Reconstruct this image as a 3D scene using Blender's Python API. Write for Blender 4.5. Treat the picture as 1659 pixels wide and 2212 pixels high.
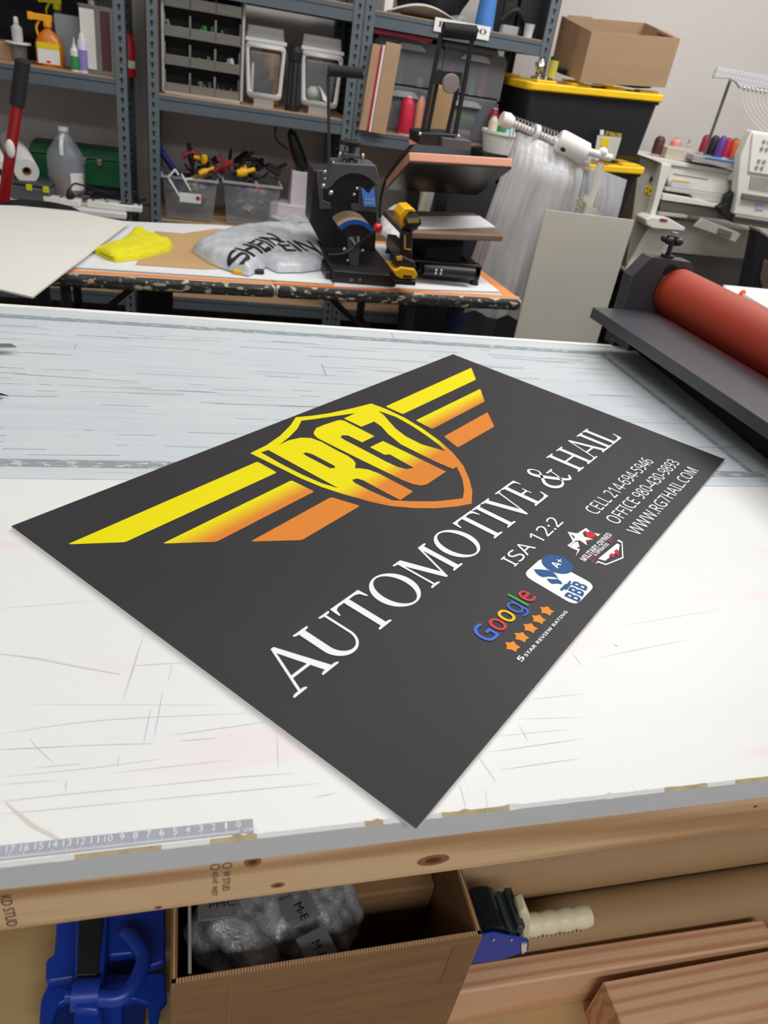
import bpy, bmesh, math, random
import numpy as np
from mathutils import Vector, Matrix, Euler
for o in list(bpy.data.objects): bpy.data.objects.remove(o)
scene = bpy.context.scene
COL = scene.collection
random.seed(7)
# ------------------------------------------------------------------ camera
F_PX = 1590.0; CX, CY = 829.5, 1106.0
CAM = np.array([0.0, 0.0, 1.4589])
RW = np.array([[0.9655097716651763, 9.312241011612252e-05, 0.2603668030822591],
               [-0.21734439070335296, -0.5503222689126223, 0.8061679825995645],
               [0.1433607221272529, -0.8349523289787748, -0.5313212885666001]])
cd = bpy.data.cameras.new('camera'); cam = bpy.data.objects.new('camera', cd); COL.objects.link(cam)
cd.sensor_fit = 'VERTICAL'; cd.sensor_height = 36.0; cd.lens = F_PX / 2212 * 36
cd.clip_start = 0.02; cd.clip_end = 50
cd.dof.use_dof = True; cd.dof.focus_distance = 1.05; cd.dof.aperture_fstop = 7.0
cx, cy, cz = RW @ [1, 0, 0], RW @ [0, -1, 0], RW @ [0, 0, -1]
cam.matrix_world = Matrix(((cx[0], cy[0], cz[0], CAM[0]), (cx[1], cy[1], cz[1], CAM[1]), (cx[2], cy[2], cz[2], CAM[2]), (0, 0, 0, 1)))
scene.camera = cam
# ------------------------------------------------------------------ world, light, exposure
scene.view_settings.view_transform = 'Standard'; scene.view_settings.look = 'None'
scene.view_settings.exposure = 0.0; scene.view_settings.gamma = 1.0; scene.view_settings.use_curve_mapping = False
w = bpy.data.worlds.new('world'); scene.world = w; w.use_nodes = True
w.node_tree.nodes['Background'].inputs[0].default_value = (0.9, 0.95, 1.0, 1)
w.node_tree.nodes['Background'].inputs[1].default_value = 0.32
ROOM_H = 3.3
def area(name, x, y, sx, sy, power, col=(1.0, 0.99, 0.975)):
    l = bpy.data.lights.new(name, 'AREA'); l.shape = 'RECTANGLE'; l.size = sx; l.size_y = sy; l.energy = power; l.color = col
    o = bpy.data.objects.new(name, l); COL.objects.link(o); o.location = (x, y, ROOM_H - 0.08); return o
for lx, ly, sx, sy, pw in ((-0.6, 0.6, 0.6, 1.4, 9), (0.9, 2.3, 1.8, 0.5, 34), (-1.3, 2.5, 1.2, 0.5, 12), (0.4, -1.9, 2.4, 0.6, 72), (2.7, 2.7, 1.6, 0.5, 60), (2.2, 0.3, 0.6, 1.2, 6)):
    area('unseen_ceiling_light', lx, ly, sx, sy, pw)  # unseen overhead lamps, some added to brighten the table front and back wall
# ------------------------------------------------------------------ helpers
def ray(px, py): return RW @ np.array([px - CX, py - CY, F_PX])
def PZ(px, py, z): d = ray(px, py); return Vector(CAM + d * (z - CAM[2]) / d[2])
def PY(px, py, y): d = ray(px, py); return Vector(CAM + d * (y - CAM[1]) / d[1])
def PPL(px, py, p, n):
    d = Vector(ray(px, py)); c = Vector(CAM); n = Vector(n); return c + d * ((Vector(p) - c).dot(n) / d.dot(n))
def lin(c):
    c = c / 255.0
    return c / 12.92 if c <= 0.04045 else ((c + 0.055) / 1.055) ** 2.4
MATS = {}
def mat(name, rgb, rough=0.55, metal=0.0, noise=None, bump=0.0, bscale=40, trans=0.0, alpha=1.0, spec=0.5, emit=0.0, coat=0.0, sss=0.0):
    """noise = (scale, strength, stretch xyz)"""
    if name in MATS: return MATS[name]
    m = bpy.data.materials.new(name); m.use_nodes = True; nt = m.node_tree; b = nt.nodes['Principled BSDF']
    c = [lin(v) for v in rgb] + [1]
    b.inputs['Base Color'].default_value = c; b.inputs['Roughness'].default_value = rough; b.inputs['Metallic'].default_value = metal
    b.inputs['Transmission Weight'].default_value = trans; b.inputs['Alpha'].default_value = alpha
    b.inputs['Specular IOR Level'].default_value = spec; b.inputs['Coat Weight'].default_value = coat
    if emit: b.inputs['Emission Color'].default_value = c; b.inputs['Emission Strength'].default_value = emit
    tc = nt.nodes.new('ShaderNodeTexCoord'); mp = nt.nodes.new('ShaderNodeMapping'); nt.links.new(tc.outputs['Object'], mp.inputs[0])
    sc, st, sx = noise or (12, 0.08, (1, 1, 1))
    mp.inputs['Scale'].default_value = sx
    n = nt.nodes.new('ShaderNodeTexNoise'); n.inputs['Scale'].default_value = sc; n.inputs['Detail'].default_value = 5
    nt.links.new(mp.outputs[0], n.inputs[0])
    mr = nt.nodes.new('ShaderNodeMapRange'); mr.inputs[1].default_value = 0.25; mr.inputs[2].default_value = 0.75
    mr.inputs[3].default_value = 1 - st; mr.inputs[4].default_value = 1 + st * 0.6; nt.links.new(n.outputs[0], mr.inputs[0])
    mx = nt.nodes.new('ShaderNodeVectorMath'); mx.operation = 'SCALE'; mx.inputs[0].default_value = c[:3]
    nt.links.new(mr.outputs[0], mx.inputs['Scale']); nt.links.new(mx.outputs[0], b.inputs['Base Color'])
    if bump:
        n2 = nt.nodes.new('ShaderNodeTexNoise'); n2.inputs['Scale'].default_value = bscale; nt.links.new(mp.outputs[0], n2.inputs[0])
        bp = nt.nodes.new('ShaderNodeBump'); bp.inputs['Strength'].default_value = bump; bp.inputs['Distance'].default_value = 0.01
        nt.links.new(n2.outputs[0], bp.inputs['Height']); nt.links.new(bp.outputs[0], b.inputs['Normal'])
    MATS[name] = m; return m
class NT:
    """small node helper for hand built materials"""
    def __init__(s, name, rough=0.6):
        s.m = bpy.data.materials.new(name); s.m.use_nodes = True; s.t = s.m.node_tree; s.b = s.t.nodes['Principled BSDF']
        s.b.inputs['Roughness'].default_value = rough; s.tc = s.t.nodes.new('ShaderNodeTexCoord')
    def L(s, a, b): s.t.links.new(a, b)
    def map(s, scale=(1, 1, 1), rot=(0, 0, 0), loc=(0, 0, 0)):
        n = s.t.nodes.new('ShaderNodeMapping'); n.inputs['Scale'].default_value = scale; n.inputs['Rotation'].default_value = rot; n.inputs['Location'].default_value = loc
        s.L(s.tc.outputs['Object'], n.inputs[0]); return n.outputs[0]
    def noise(s, v, scale, detail=4, rough=0.5):
        n = s.t.nodes.new('ShaderNodeTexNoise'); n.inputs['Scale'].default_value = scale; n.inputs['Detail'].default_value = detail; n.inputs['Roughness'].default_value = rough
        s.L(v, n.inputs[0]); return n.outputs[0]
    def wave(s, v, scale, dist, dscale=1.0, prof='SIN', direction='Y'):
        n = s.t.nodes.new('ShaderNodeTexWave'); n.inputs['Scale'].default_value = scale; n.inputs['Distortion'].default_value = dist
        n.inputs['Detail Scale'].default_value = dscale; n.bands_direction = direction; n.wave_profile = prof; s.L(v, n.inputs[0]); return n.outputs['Fac']
    def voro(s, v, scale):
        n = s.t.nodes.new('ShaderNodeTexVoronoi'); n.inputs['Scale'].default_value = scale; s.L(v, n.inputs[0]); return n.outputs['Distance']
    def ramp(s, f, stops):
        n = s.t.nodes.new('ShaderNodeValToRGB'); e = n.color_ramp.elements
        while len(e) < len(stops): e.new(0.5)
        for el, (p, c) in zip(e, stops): el.position = p; el.color = [lin(v) for v in c] + [1] if len(c) == 3 else c
        s.L(f, n.inputs[0]); return n.outputs[0]
    def rng(s, f, a, b, c=0, d=1):
        n = s.t.nodes.new('ShaderNodeMapRange'); n.inputs[1].default_value = a; n.inputs[2].default_value = b; n.inputs[3].default_value = c; n.inputs[4].default_value = d
        s.L(f, n.inputs[0]); return n.outputs[0]
    def mix(s, f, a, b, mode='MIX'):
        n = s.t.nodes.new('ShaderNodeMix'); n.data_type = 'RGBA'; n.blend_type = mode
        for i, v in ((0, f), (6, a), (7, b)):
            if hasattr(v, 'is_linked') or isinstance(v, bpy.types.NodeSocket): s.L(v, n.inputs[i])
            elif i == 0: n.inputs[0].default_value = v
            else: n.inputs[i].default_value = [lin(x) for x in v] + [1]
        return n.outputs[2]
    def math(s, op, a, b=0.0, c=0.0):
        n = s.t.nodes.new('ShaderNodeMath'); n.operation = op
        for i, v in enumerate((a, b, c)):
            if isinstance(v, bpy.types.NodeSocket): s.L(v, n.inputs[i])
            else: n.inputs[i].default_value = v
        return n.outputs[0]
    def xyz(s, v):
        n = s.t.nodes.new('ShaderNodeSeparateXYZ'); s.L(v, n.inputs[0]); return n.outputs
    def color(s, c): s.L(c, s.b.inputs['Base Color']); return s
    def bump(s, h, st=0.3, d=0.002):
        n = s.t.nodes.new('ShaderNodeBump'); n.inputs['Strength'].default_value = st; n.inputs['Distance'].default_value = d; s.L(h, n.inputs['Height']); s.L(n.outputs[0], s.b.inputs['Normal']); return s
MW = {}            # root name -> its world matrix
def thing(name, label, cat, loc=(0, 0, 0), rz=0.0, group=None, rot=None):
    o = bpy.data.objects.new(name, None); COL.objects.link(o); o.empty_display_size = 0.05
    o.location = loc; o.rotation_euler = rot or (0, 0, rz); o['label'] = label; o['category'] = cat
    if group: o['group'] = group
    MW[o.name] = Matrix.Translation(Vector(loc)) @ Euler(o.rotation_euler).to_matrix().to_4x4(); return o
def tag(o, label, cat, group=None):
    o['label'] = label; o['category'] = cat
    if group: o['group'] = group
    return o
def struct(o): o['kind'] = 'structure'; return o
def relabel(o, label, group=None):
    o['label'] = label
    if group: o['group'] = group
    return o
def kids(o): return [c for c in bpy.data.objects if c.parent == o]
def dup(root, loc, rz=None, label=None, rot=None):
    r = root.copy(); COL.objects.link(r); r.location = loc
    if rz is not None: r.rotation_euler = (0, 0, rz)
    if rot is not None: r.rotation_euler = rot
    if label: r['label'] = label
    for ch in kids(root):
        c = ch.copy(); COL.objects.link(c); c.parent = r
        for g in kids(ch):
            d = g.copy(); COL.objects.link(d); d.parent = c
    return r
def frame(o, x, y=None, z=None):
    """matrix with origin o, x axis x, z axis z (orthonormalised)"""
    x = Vector(x).normalized(); z = Vector(z if z is not None else (0, 0, 1)); z = (z - x * z.dot(x)).normalized(); y = z.cross(x)
    return Matrix(((x.x, y.x, z.x, o[0]), (x.y, y.y, z.y, o[1]), (x.z, y.z, z.z, o[2]), (0, 0, 0, 1)))
def along(a, b):
    a = Vector(a); b = Vector(b); d = (b - a).normalized(); up = Vector((0, 0, 1)) if abs(d.z) < 0.95 else Vector((1, 0, 0))
    x = up.cross(d).normalized(); y = d.cross(x)
    return Matrix(((x.x, y.x, d.x, a.x), (x.y, y.y, d.y, a.y), (x.z, y.z, d.z, a.z), (0, 0, 0, 1)))
class MB:
    def __init__(s, M=None): s.v = []; s.f = []; s.M = M
    def add(s, vs, fs, M=None):
        k = len(s.v)
        for p in vs:
            p = Vector(p)
            if M is not None: p = M @ p
            if s.M is not None: p = s.M @ p
            s.v.append(tuple(p))
        s.f += [tuple(i + k for i in f) for f in fs]; return s
    def box(s, x0, x1, y0, y1, z0, z1, M=None):
        vs = [(x, y, z) for z in (z0, z1) for y in (y0, y1) for x in (x0, x1)]
        return s.add(vs, [(0, 2, 3, 1), (4, 5, 7, 6), (0, 1, 5, 4), (2, 6, 7, 3), (0, 4, 6, 2), (1, 3, 7, 5)], M)
    def cbox(s, c, sz, M=None, rz=0.0, rot=None):
        R = Matrix.Translation(Vector(c)) @ (Euler(rot).to_matrix().to_4x4() if rot else Matrix.Rotation(rz, 4, 'Z'))
        if M is not None: R = M @ R
        a, b, c2 = sz[0] / 2, sz[1] / 2, sz[2] / 2
        return s.box(-a, a, -b, b, -c2, c2, R)
    def tbox(s, c, b0, b1, h, M=None):
        """frustum box: base half sizes b0=(hx,hy) at z=c.z, top b1 at z+h"""
        vs = []
        for (hx, hy), z in ((b0, 0), (b1, h)):
            for sy in (-1, 1):
                for sx in (-1, 1): vs.append((c[0] + sx * hx, c[1] + sy * hy, c[2] + z))
        return s.add(vs, [(0, 2, 3, 1), (4, 5, 7, 6), (0, 1, 5, 4), (2, 6, 7, 3), (0, 4, 6, 2), (1, 3, 7, 5)], M)
    def prism(s, pts, z0, z1, M=None):
        a = sum(pts[i][0] * pts[(i + 1) % len(pts)][1] - pts[(i + 1) % len(pts)][0] * pts[i][1] for i in range(len(pts)))
        if a < 0: pts = pts[::-1]
        n = len(pts); vs = [(p[0], p[1], z0) for p in pts] + [(p[0], p[1], z1) for p in pts]
        return s.add(vs, [tuple(range(n))[::-1], tuple(range(n, 2 * n))] + [(i, (i + 1) % n, n + (i + 1) % n, n + i) for i in range(n)], M)
    def lathe(s, prof, n=24, M=None, a0=0, a1=2 * math.pi, sx=1, sy=1):
        full = abs(a1 - a0 - 2 * math.pi) < 1e-6; cols = n if full else n + 1; vs = []; fs = []
        for r, z in prof:
            for i in range(cols):
                a = a0 + (a1 - a0) * i / n; vs.append((r * math.cos(a) * sx, r * math.sin(a) * sy, z))
        for j in range(len(prof) - 1):
            for i in range(n):
                a, b = j * cols + i, j * cols + (i + 1) % cols
                fs.append((a, b, b + cols, a + cols))
        loop_ = prof[0] == prof[-1]
        if full and not loop_ and prof[0][0] > 1e-6: fs.append(tuple(range(cols))[::-1])
        if full and not loop_ and prof[-1][0] > 1e-6: fs.append(tuple(range((len(prof) - 1) * cols, len(prof) * cols)))
        return s.add(vs, fs, M)
    def cyl(s, a, b, r, r1=None, n=20):
        L = (Vector(b) - Vector(a)).length
        return s.lathe([(r, 0), (r if r1 is None else r1, L)], n, along(a, b))
    def ring(s, a, b, r, ri, n=24):
        L = (Vector(b) - Vector(a)).length
        return s.lathe([(ri, 0), (r, 0), (r, L), (ri, L), (ri, 0)], n, along(a, b))
    def sphere(s, c, r, sc=(1, 1, 1), n=16, M=None):
        pr = [(r * math.sin(math.pi * i / n), -r * math.cos(math.pi * i / n)) for i in range(n + 1)]
        T = Matrix.Translation(Vector(c)) @ Matrix.Diagonal((*sc, 1))
        return s.lathe(pr, n + 4, (M @ T) if M is not None else T)
    def tube(s, pts, r, n=8, rf=None):
        pts = [Vector(p) for p in pts]; vs = []; fs = []; m = len(pts)
        t0 = (pts[1] - pts[0]).normalized(); u = t0.orthogonal().normalized()
        for i, p in enumerate(pts):
            t = (pts[min(i + 1, m - 1)] - pts[max(i - 1, 0)]).normalized(); u = (u - t * u.dot(t)).normalized(); v = t.cross(u)
            rr = rf(i / (m - 1)) if rf else r
            for k in range(n):
                a = 2 * math.pi * k / n; vs.append(p + (u * math.cos(a) + v * math.sin(a)) * rr)
        for i in range(m - 1):
            for k in range(n): fs.append((i * n + k, i * n + (k + 1) % n, (i + 1) * n + (k + 1) % n, (i + 1) * n + k))
        fs += [tuple(range(n))[::-1], tuple(range((m - 1) * n, m * n))]
        return s.add(vs, fs)
    def grid(s, fn, nu, nv, closeu=False):
        vs = [fn(i / nu, j / nv) for j in range(nv + 1) for i in range(nu + (0 if closeu else 1))]; c = nu + (0 if closeu else 1); fs = []
        for j in range(nv):
            for i in range(nu):
                a, b = j * c + i, j * c + (i + 1) % c; fs.append((a, b, b + c, a + c))
        return s.add(vs, fs)
    def build(s, name, m, parent=None, bevel=0.0, smooth=35, local=False, solid=0.0, subsurf=0, loc=None):
        me = bpy.data.meshes.new(name); vs = s.v
        if parent is not None and not local:
            inv = world_of(parent).inverted(); vs = [tuple(inv @ Vector(p)) for p in vs]
        me.from_pydata(vs, [], s.f); me.update()
        bm = bmesh.new(); bm.from_mesh(me); bmesh.ops.remove_doubles(bm, verts=bm.verts, dist=1e-6)
        if not getattr(s, 'open', False): bmesh.ops.recalc_face_normals(bm, faces=bm.faces)
        bm.to_mesh(me); bm.free()
        if smooth:
            me.shade_smooth(); me.set_sharp_from_angle(angle=math.radians(smooth))
        if m: me.materials.append(m)
        o = bpy.data.objects.new(name, me); COL.objects.link(o)
        if parent is not None: o.parent = parent
        if solid:
            md = o.modifiers.new('solid', 'SOLIDIFY'); md.thickness = solid; md.offset = 0
        if bevel:
            md = o.modifiers.new('bevel', 'BEVEL'); md.width = bevel; md.segments = 2; md.limit_method = 'ANGLE'; md.angle_limit = math.radians(40)
        if subsurf:
            md = o.modifiers.new('sub', 'SUBSURF'); md.levels = subsurf; md.render_levels = subsurf
        if loc is not None: o.location = loc
        return o
def world_of(o):
    M = MW.get(o.name)
    if M is not None: return M
    return world_of(o.parent) if o.parent else Matrix.Identity(4)
def bez(pts, n=10):
    """Catmull-Rom through pts"""
    P = [Vector(p) for p in pts]; out = []
    for i in range(len(P) - 1):
        a, b, c, d = P[max(i - 1, 0)], P[i], P[i + 1], P[min(i + 2, len(P) - 1)]
        for k in range(n):
            t = k / n; out.append(0.5 * ((2 * b) + (c - a) * t + (2 * a - 5 * b + 4 * c - d) * t * t + (3 * b - a - 3 * c + d) * t ** 3))
    out.append(P[-1]); return out
# flat printed shapes -------------------------------------------------
def curve_mesh(cu):
    o = bpy.data.objects.new('tmp', cu); COL.objects.link(o); dg = bpy.context.evaluated_depsgraph_get(); dg.update()
    me = bpy.data.meshes.new_from_object(o.evaluated_get(dg)); v = [tuple(p.co) for p in me.vertices]; f = [tuple(p.vertices) for p in me.polygons]
    bpy.data.objects.remove(o); bpy.data.meshes.remove(me); return v, f
def fill(loops):
    cu = bpy.data.curves.new('fill', 'CURVE'); cu.dimensions = '2D'; cu.fill_mode = 'BOTH'
    for lp in loops:
        sp = cu.splines.new('POLY'); sp.points.add(len(lp) - 1); sp.use_cyclic_u = True
        for q, p in zip(sp.points, lp): q.co = (p[0], p[1], 0, 1)
    return curve_mesh(cu)
def text_raw(body, offset=0.0, space=1.0):
    cu = bpy.data.curves.new('text', 'FONT'); cu.body = body; cu.size = 1.0; cu.offset = offset; cu.space_character = space; cu.resolution_u = 4
    return curve_mesh(cu)
def sans(b): return ''.join(chr(0x1D5A0 + ord(c) - 65) if 'A' <= c <= 'Z' else chr(0x1D5BA + ord(c) - 97) if 'a' <= c <= 'z' else chr(0x1D7E2 + ord(c) - 48) if '0' <= c <= '9' else c for c in b)
def sansb(b): return ''.join(chr(0x1D5D4 + ord(c) - 65) if 'A' <= c <= 'Z' else chr(0x1D7EC + ord(c) - 48) if '0' <= c <= '9' else c for c in b)
def serb(b): return ''.join(chr(0x1D400 + ord(c) - 65) if 'A' <= c <= 'Z' else c for c in b)
def flat(v): return [(p[0], p[1]) for p in v]
_cap = {}
def text_to(mb, body, M, x0, x1, y0, cap, offset=0.0, capref='H', lift=0.0, space=1.0):
    """text laid on the xy plane of M: ink from x0 to x1, baseline y0, capital height cap"""
    v, f = text_raw(body, offset, space)
    if not v: return
    key = (capref, offset)
    if key not in _cap: cv, _ = text_raw(capref, offset); _cap[key] = (min(p[1] for p in cv), max(p[1] for p in cv))
    b0, b1 = _cap[key]; a0 = min(p[0] for p in v); a1 = max(p[0] for p in v)
    mb.add([(x0 + (p[0] - a0) / (a1 - a0) * (x1 - x0), y0 + (p[1] - b0) / (b1 - b0) * cap, lift) for p in v], f, M)
def dense(v, f, cuts=5):
    bm = bmesh.new(); bv = [bm.verts.new((p[0], p[1], 0)) for p in v]
    for q in f:
        try: bm.faces.new([bv[i] for i in q])
        except ValueError: pass
    bmesh.ops.triangulate(bm, faces=bm.faces)
    for _ in range(2):
        le = [e for e in bm.edges if e.calc_length() > 0.12]
        if le: bmesh.ops.subdivide_edges(bm, edges=le, cuts=2)
        bmesh.ops.triangulate(bm, faces=bm.faces)
    bm.verts.index_update(); vo = [tuple(x.co) for x in bm.verts]; fo = [tuple(x.index for x in q.verts) for q in bm.faces]; bm.free(); return vo, fo
def smoothloop(pts, r=0.0, n=4):
    """round corners of a polygon by radius r"""
    out = []; m = len(pts)
    for i in range(m):
        p, a, b = Vector(pts[i]), Vector(pts[i - 1]), Vector(pts[(i + 1) % m])
        ra = min(r, (a - p).length * 0.45); rb = min(r, (b - p).length * 0.45)
        s, e = p + (a - p).normalized() * ra, p + (b - p).normalized() * rb
        for k in range(n + 1):
            t = k / n; out.append(tuple((1 - t) ** 2 * s + 2 * t * (1 - t) * p + t * t * e))
    return out
def rrect(x0, x1, y0, y1, r, n=5): return smoothloop([(x0, y0), (x1, y0), (x1, y1), (x0, y1)], r, n)
# ------------------------------------------------------------------ materials
def wood_mat(name, light, dark, scale=6.0, stretch=(0.6, 9, 9), dist=3.0, rough=0.65, knots=True):
    n = NT(name, rough); v = n.map(stretch); v2 = n.map((1.2, 14, 14)); v3 = n.map((3, 120, 120))
    g = n.wave(v, scale * 0.12, dist, 1.2, 'SIN', 'Y'); g = n.rng(g, 0.45, 1.0)
    fine = n.noise(v3, 3, 3); big = n.noise(v2, 1.3, 3)
    c = n.mix(g, light, dark); c = n.mix(n.rng(fine, 0.35, 0.75, 0, 0.22), c, dark); c = n.mix(n.rng(big, 0.4, 0.75, 0, 0.35), c, [min(255, x * 1.06) for x in light])
    if knots:
        k = n.voro(n.map((2.2, 9, 9)), 1.2); c = n.mix(n.rng(k, 0.0, 0.10, 0.8, 0.0), c, [x * 0.55 for x in dark])
    n.color(c).bump(g, 0.15, 0.001); return n.m
STUD = wood_mat('planed stud pine', (222, 188, 146), (172, 126, 84), 22, (0.5, 9, 9), 5.0)
PINK = wood_mat('pinkish fir lumber', (214, 172, 136), (190, 134, 100), 17, (0.5, 9, 9), 7.0)
PLY = wood_mat('plywood sheet', (196, 168, 118), (170, 136, 88), 2.5, (1, 4, 4), 4.0, knots=False)
DECK = mat('particle board', (176, 142, 106), 0.8, noise=(90, 0.18, (1, 1, 1)))
n = NT('scuffed white tabletop', 0.42)
s1 = n.noise(n.map((1.5, 160, 1), rot=(0, 0, 0.03)), 1.6, 6, 0.7); s2 = n.noise(n.map((120, 1.2, 1), rot=(0, 0, -0.12)), 1.2, 4, 0.6)
b1 = n.noise(n.map((1.2, 4, 1)), 2.2, 3); pk = n.noise(n.map((2.5, 9, 1)), 1.7, 2)
c = n.mix(n.rng(s1, 0.64, 0.74, 0, 0.40), (231, 231, 228), (190, 192, 200)); c = n.mix(n.rng(s2, 0.69, 0.75, 0, 0.35), c, (150, 152, 150))
c = n.mix(n.rng(b1, 0.5, 0.75, 0, 0.35), c, (226, 224, 228)); c = n.mix(n.rng(pk, 0.64, 0.74, 0, 0.28), c, (234, 200, 214))
sc3 = n.noise(n.map((1, 1, 1)), 2.0, 2); v4 = n.voro(n.map((1.3, 30, 1), rot=(0, 0, -0.09)), 2.4)
c = n.mix(n.math('MULTIPLY', n.rng(v4, 0.0, 0.035, 0.5, 0), n.rng(sc3, 0.45, 0.6)), c, (140, 150, 170))
n.color(c); WHITE_TOP = n.m
n = NT('worn grey blue mat', 0.38)
s1 = n.noise(n.map((1.2, 60, 1)), 1.8, 6, 0.65); s2 = n.noise(n.map((3, 3, 1)), 1.5, 3); s3 = n.noise(n.map((2.0, 130, 1)), 2.2, 3)
c = n.mix(n.rng(s1, 0.3, 0.75, 0, 1), (210, 217, 221), (194, 203, 209)); c = n.mix(n.rng(s2, 0.45, 0.7, 0, 0.5), c, (214, 217, 217))
c = n.mix(n.rng(s3, 0.66, 0.72, 0, 0.6), c, (130, 140, 146)); n.color(c); MAT_TOP = n.m
n = NT('flaking grey tape', 0.5); fl = n.noise(n.map((14, 40, 30)), 3.0, 5, 0.7)
n.color(n.mix(n.rng(fl, 0.52, 0.62), (146, 154, 158), (202, 208, 210))); TAPE_GREY = n.m
EDGE_GREY = mat('grey painted board edge', (212, 213, 216), 0.5, noise=(8, 0.04, (1, 6, 6)))
CHIP = mat('chipped board core', (196, 178, 140), 0.9, noise=(60, 0.3, (1, 1, 1)))
CARD = mat('corrugated cardboard', (158, 122, 84), 0.85, noise=(5, 0.06, (1, 1, 8)))
CARD_D = mat('kraft carton', (174, 143, 112), 0.85, noise=(4, 0.06, (1, 1, 6)))
KRAFT = mat('kraft paper tube', (164, 132, 94), 0.6, noise=(3, 0.08, (1, 4, 4)))
BLUE = mat('blue powder coat', (22, 62, 168), 0.35, noise=(10, 0.12, (1, 1, 1)))
BLACK = mat('black plastic', (24, 24, 26), 0.45)
BLACKM = mat('matte black', (18, 18, 20), 0.8)
STEEL = mat('bright steel', (200, 200, 200), 0.25, 0.9)
WHITE = mat('white plastic', (228, 227, 222), 0.45)
CHAR = mat('charcoal coated steel', (62, 63, 68), 0.5, noise=(120, 0.08, (1, 1, 1)))
# ------------------------------------------------------------------ room shell
FL = mat('sealed concrete floor', (96, 92, 88), 0.45, noise=(3, 0.2, (1, 1, 1)))
WALLM = mat('pale grey wall paint', (204, 199, 195), 0.9, noise=(1.5, 0.03, (1, 1, 1)))
YW = 4.42
X0, X1, Y0 = -3.2, 4.2, -3.0
struct(MB().box(X0, X1, Y0, YW, -0.1, 0).build('floor', FL, smooth=0))
struct(MB().box(X0, X1, Y0, YW, ROOM_H, ROOM_H + 0.1).build('ceiling', mat('white ceiling', (225, 224, 220), 0.95), smooth=0))
struct(MB().box(X0, X1, YW, YW + 0.1, 0, ROOM_H).build('wall_back', WALLM, smooth=0))
struct(MB().box(X0 - 0.1, X0, Y0, YW, 0, ROOM_H).build('wall_left', WALLM, smooth=0))
struct(MB().box(X1, X1 + 0.1, Y0, YW, 0, ROOM_H).build('wall_right', WALLM, smooth=0))
# ------------------------------------------------------------------ work table
TZ = 0.90; YF, YB, YJ = 0.364, 1.622, 0.930; TX0, TX1 = -0.95, 1.85
wt = thing('work_table', 'long white topped work table with a wooden stud frame under the black sign', 'table', (0.45, 1.0, 0))
# front slab, with a chipped edge
mb = MB()
N = 520; rr = random.Random(3); prof = []
for i in range(N + 1):
    x = TX0 + (TX1 - TX0) * i / N; prof.append((x, max(0, rr.gauss(-0.0006, 0.0012))))
vs = []; fs = []
for x, d in prof: vs += [(x, YJ - 0.0015, TZ), (x, YF + 0.002 + d, TZ), (x, YF - 0.0005, TZ - 0.003 - d * 0.8), (x, YF, 0.879 - 0.026 + 0.0), (x, YJ - 0.0015, 0.853)]
for i in range(N):
    for k in range(5): a = i * 5 + k; b = i * 5 + (k + 1) % 5; fs.append((a, b, b + 5, a + 5))
fs += [tuple(range(5))[::-1], tuple(range(N * 5, N * 5 + 5))]
SLABB = 0.868
vs = [(v[0], v[1], max(v[2], SLABB)) for v in vs]
mb.add(vs, fs); top = mb.build('tabletop', WHITE_TOP, wt, smooth=20)
top.data.materials.append(EDGE_GREY); top.data.materials.append(CHIP)
for p in top.data.polygons:
    nn = p.normal
    if nn.y < -0.8: p.material_index = 1
    elif nn.z > 0.1 and nn.y < -0.05 and p.center.y < YF + 0.004 and math.sin(p.center.x * 23) + math.sin(p.center.x * 61 + 1) > 0.35: p.material_index = 2
mt = MB().box(TX0, TX1, YJ, YB, SLABB, TZ).build('cutting_mat', MAT_TOP, wt, bevel=0.0015)
mt['label'] = 'worn blue-grey rear half of the tabletop'
MB().box(TX0, TX1, YB - 0.016, YB + 0.0005, SLABB + 0.001, TZ + 0.0012).build('white_rear_lip', mat('white lip', (238, 238, 234), 0.5), wt, smooth=0)
mb = MB()
def strip(mb, a, b, wd, z0=TZ, z1=TZ + 0.0006):
    a = Vector(a); b = Vector(b); d = (b - a).normalized(); q = Vector((-d.y, d.x)) * wd / 2
    mb.prism([(a - q)[:], (b - q)[:], (b + q)[:], (a + q)[:]], z0, z1)
p = lambda x, y: PZ(x, y, TZ).to_2d()
fy = p(400, 706).y; ly = p(100, 1003).y
strip(mb, (TX0, 1.555), (1.0, 1.555), 0.020); strip(mb, (TX0, 0.972), (1.02, 0.972), 0.020); strip(mb, (1.0, 0.983), (0.985, 1.544), 0.013)
mb.build('border_tape', TAPE_GREY, wt, smooth=0)
# ruler tape printed along the front edge
RT = mat('grey ruler tape', (160, 163, 174), 0.5, noise=(30, 0.12, (1, 1, 1)))
rx1 = PZ(548, 1795, TZ).x; ra = PZ(0, 1848, TZ); rb = PZ(548, 1789, TZ); ry = YF + 0.0035
mb = MB().box(TX0, rx1, ry, ry + 0.0125, TZ, TZ + 0.0005); rt = mb.build('ruler_tape', RT, wt, smooth=0)
mb = MB(); d0 = PZ(516, 1798, TZ).x; d10 = PZ(233, 1829, TZ).x; st = (d10 - d0) / 10
Mi = Matrix.Identity(4); zt = TZ + 0.0009
for k in range(0, 30):
    x = d0 + st * k
    if x < TX0 + 0.02: break
    s_ = str(k); wd = 0.0036 * len(s_) * (0.45 if s_ == '1' else 0.85 if s_[0] == '1' and len(s_) > 1 else 1)
    text_to(mb, s_, Mi, x - wd / 2, x + wd / 2, ry + 0.0056, 0.0058, lift=zt)
    for q in range(10):
        xx = x + st * q / 10; h = 0.0042 if q == 0 else 0.0022
        if xx > TX0: mb.box(xx - 0.00022, xx + 0.00022, ry + 0.0005, ry + 0.0005 + h, zt - 0.0002, zt)
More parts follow.
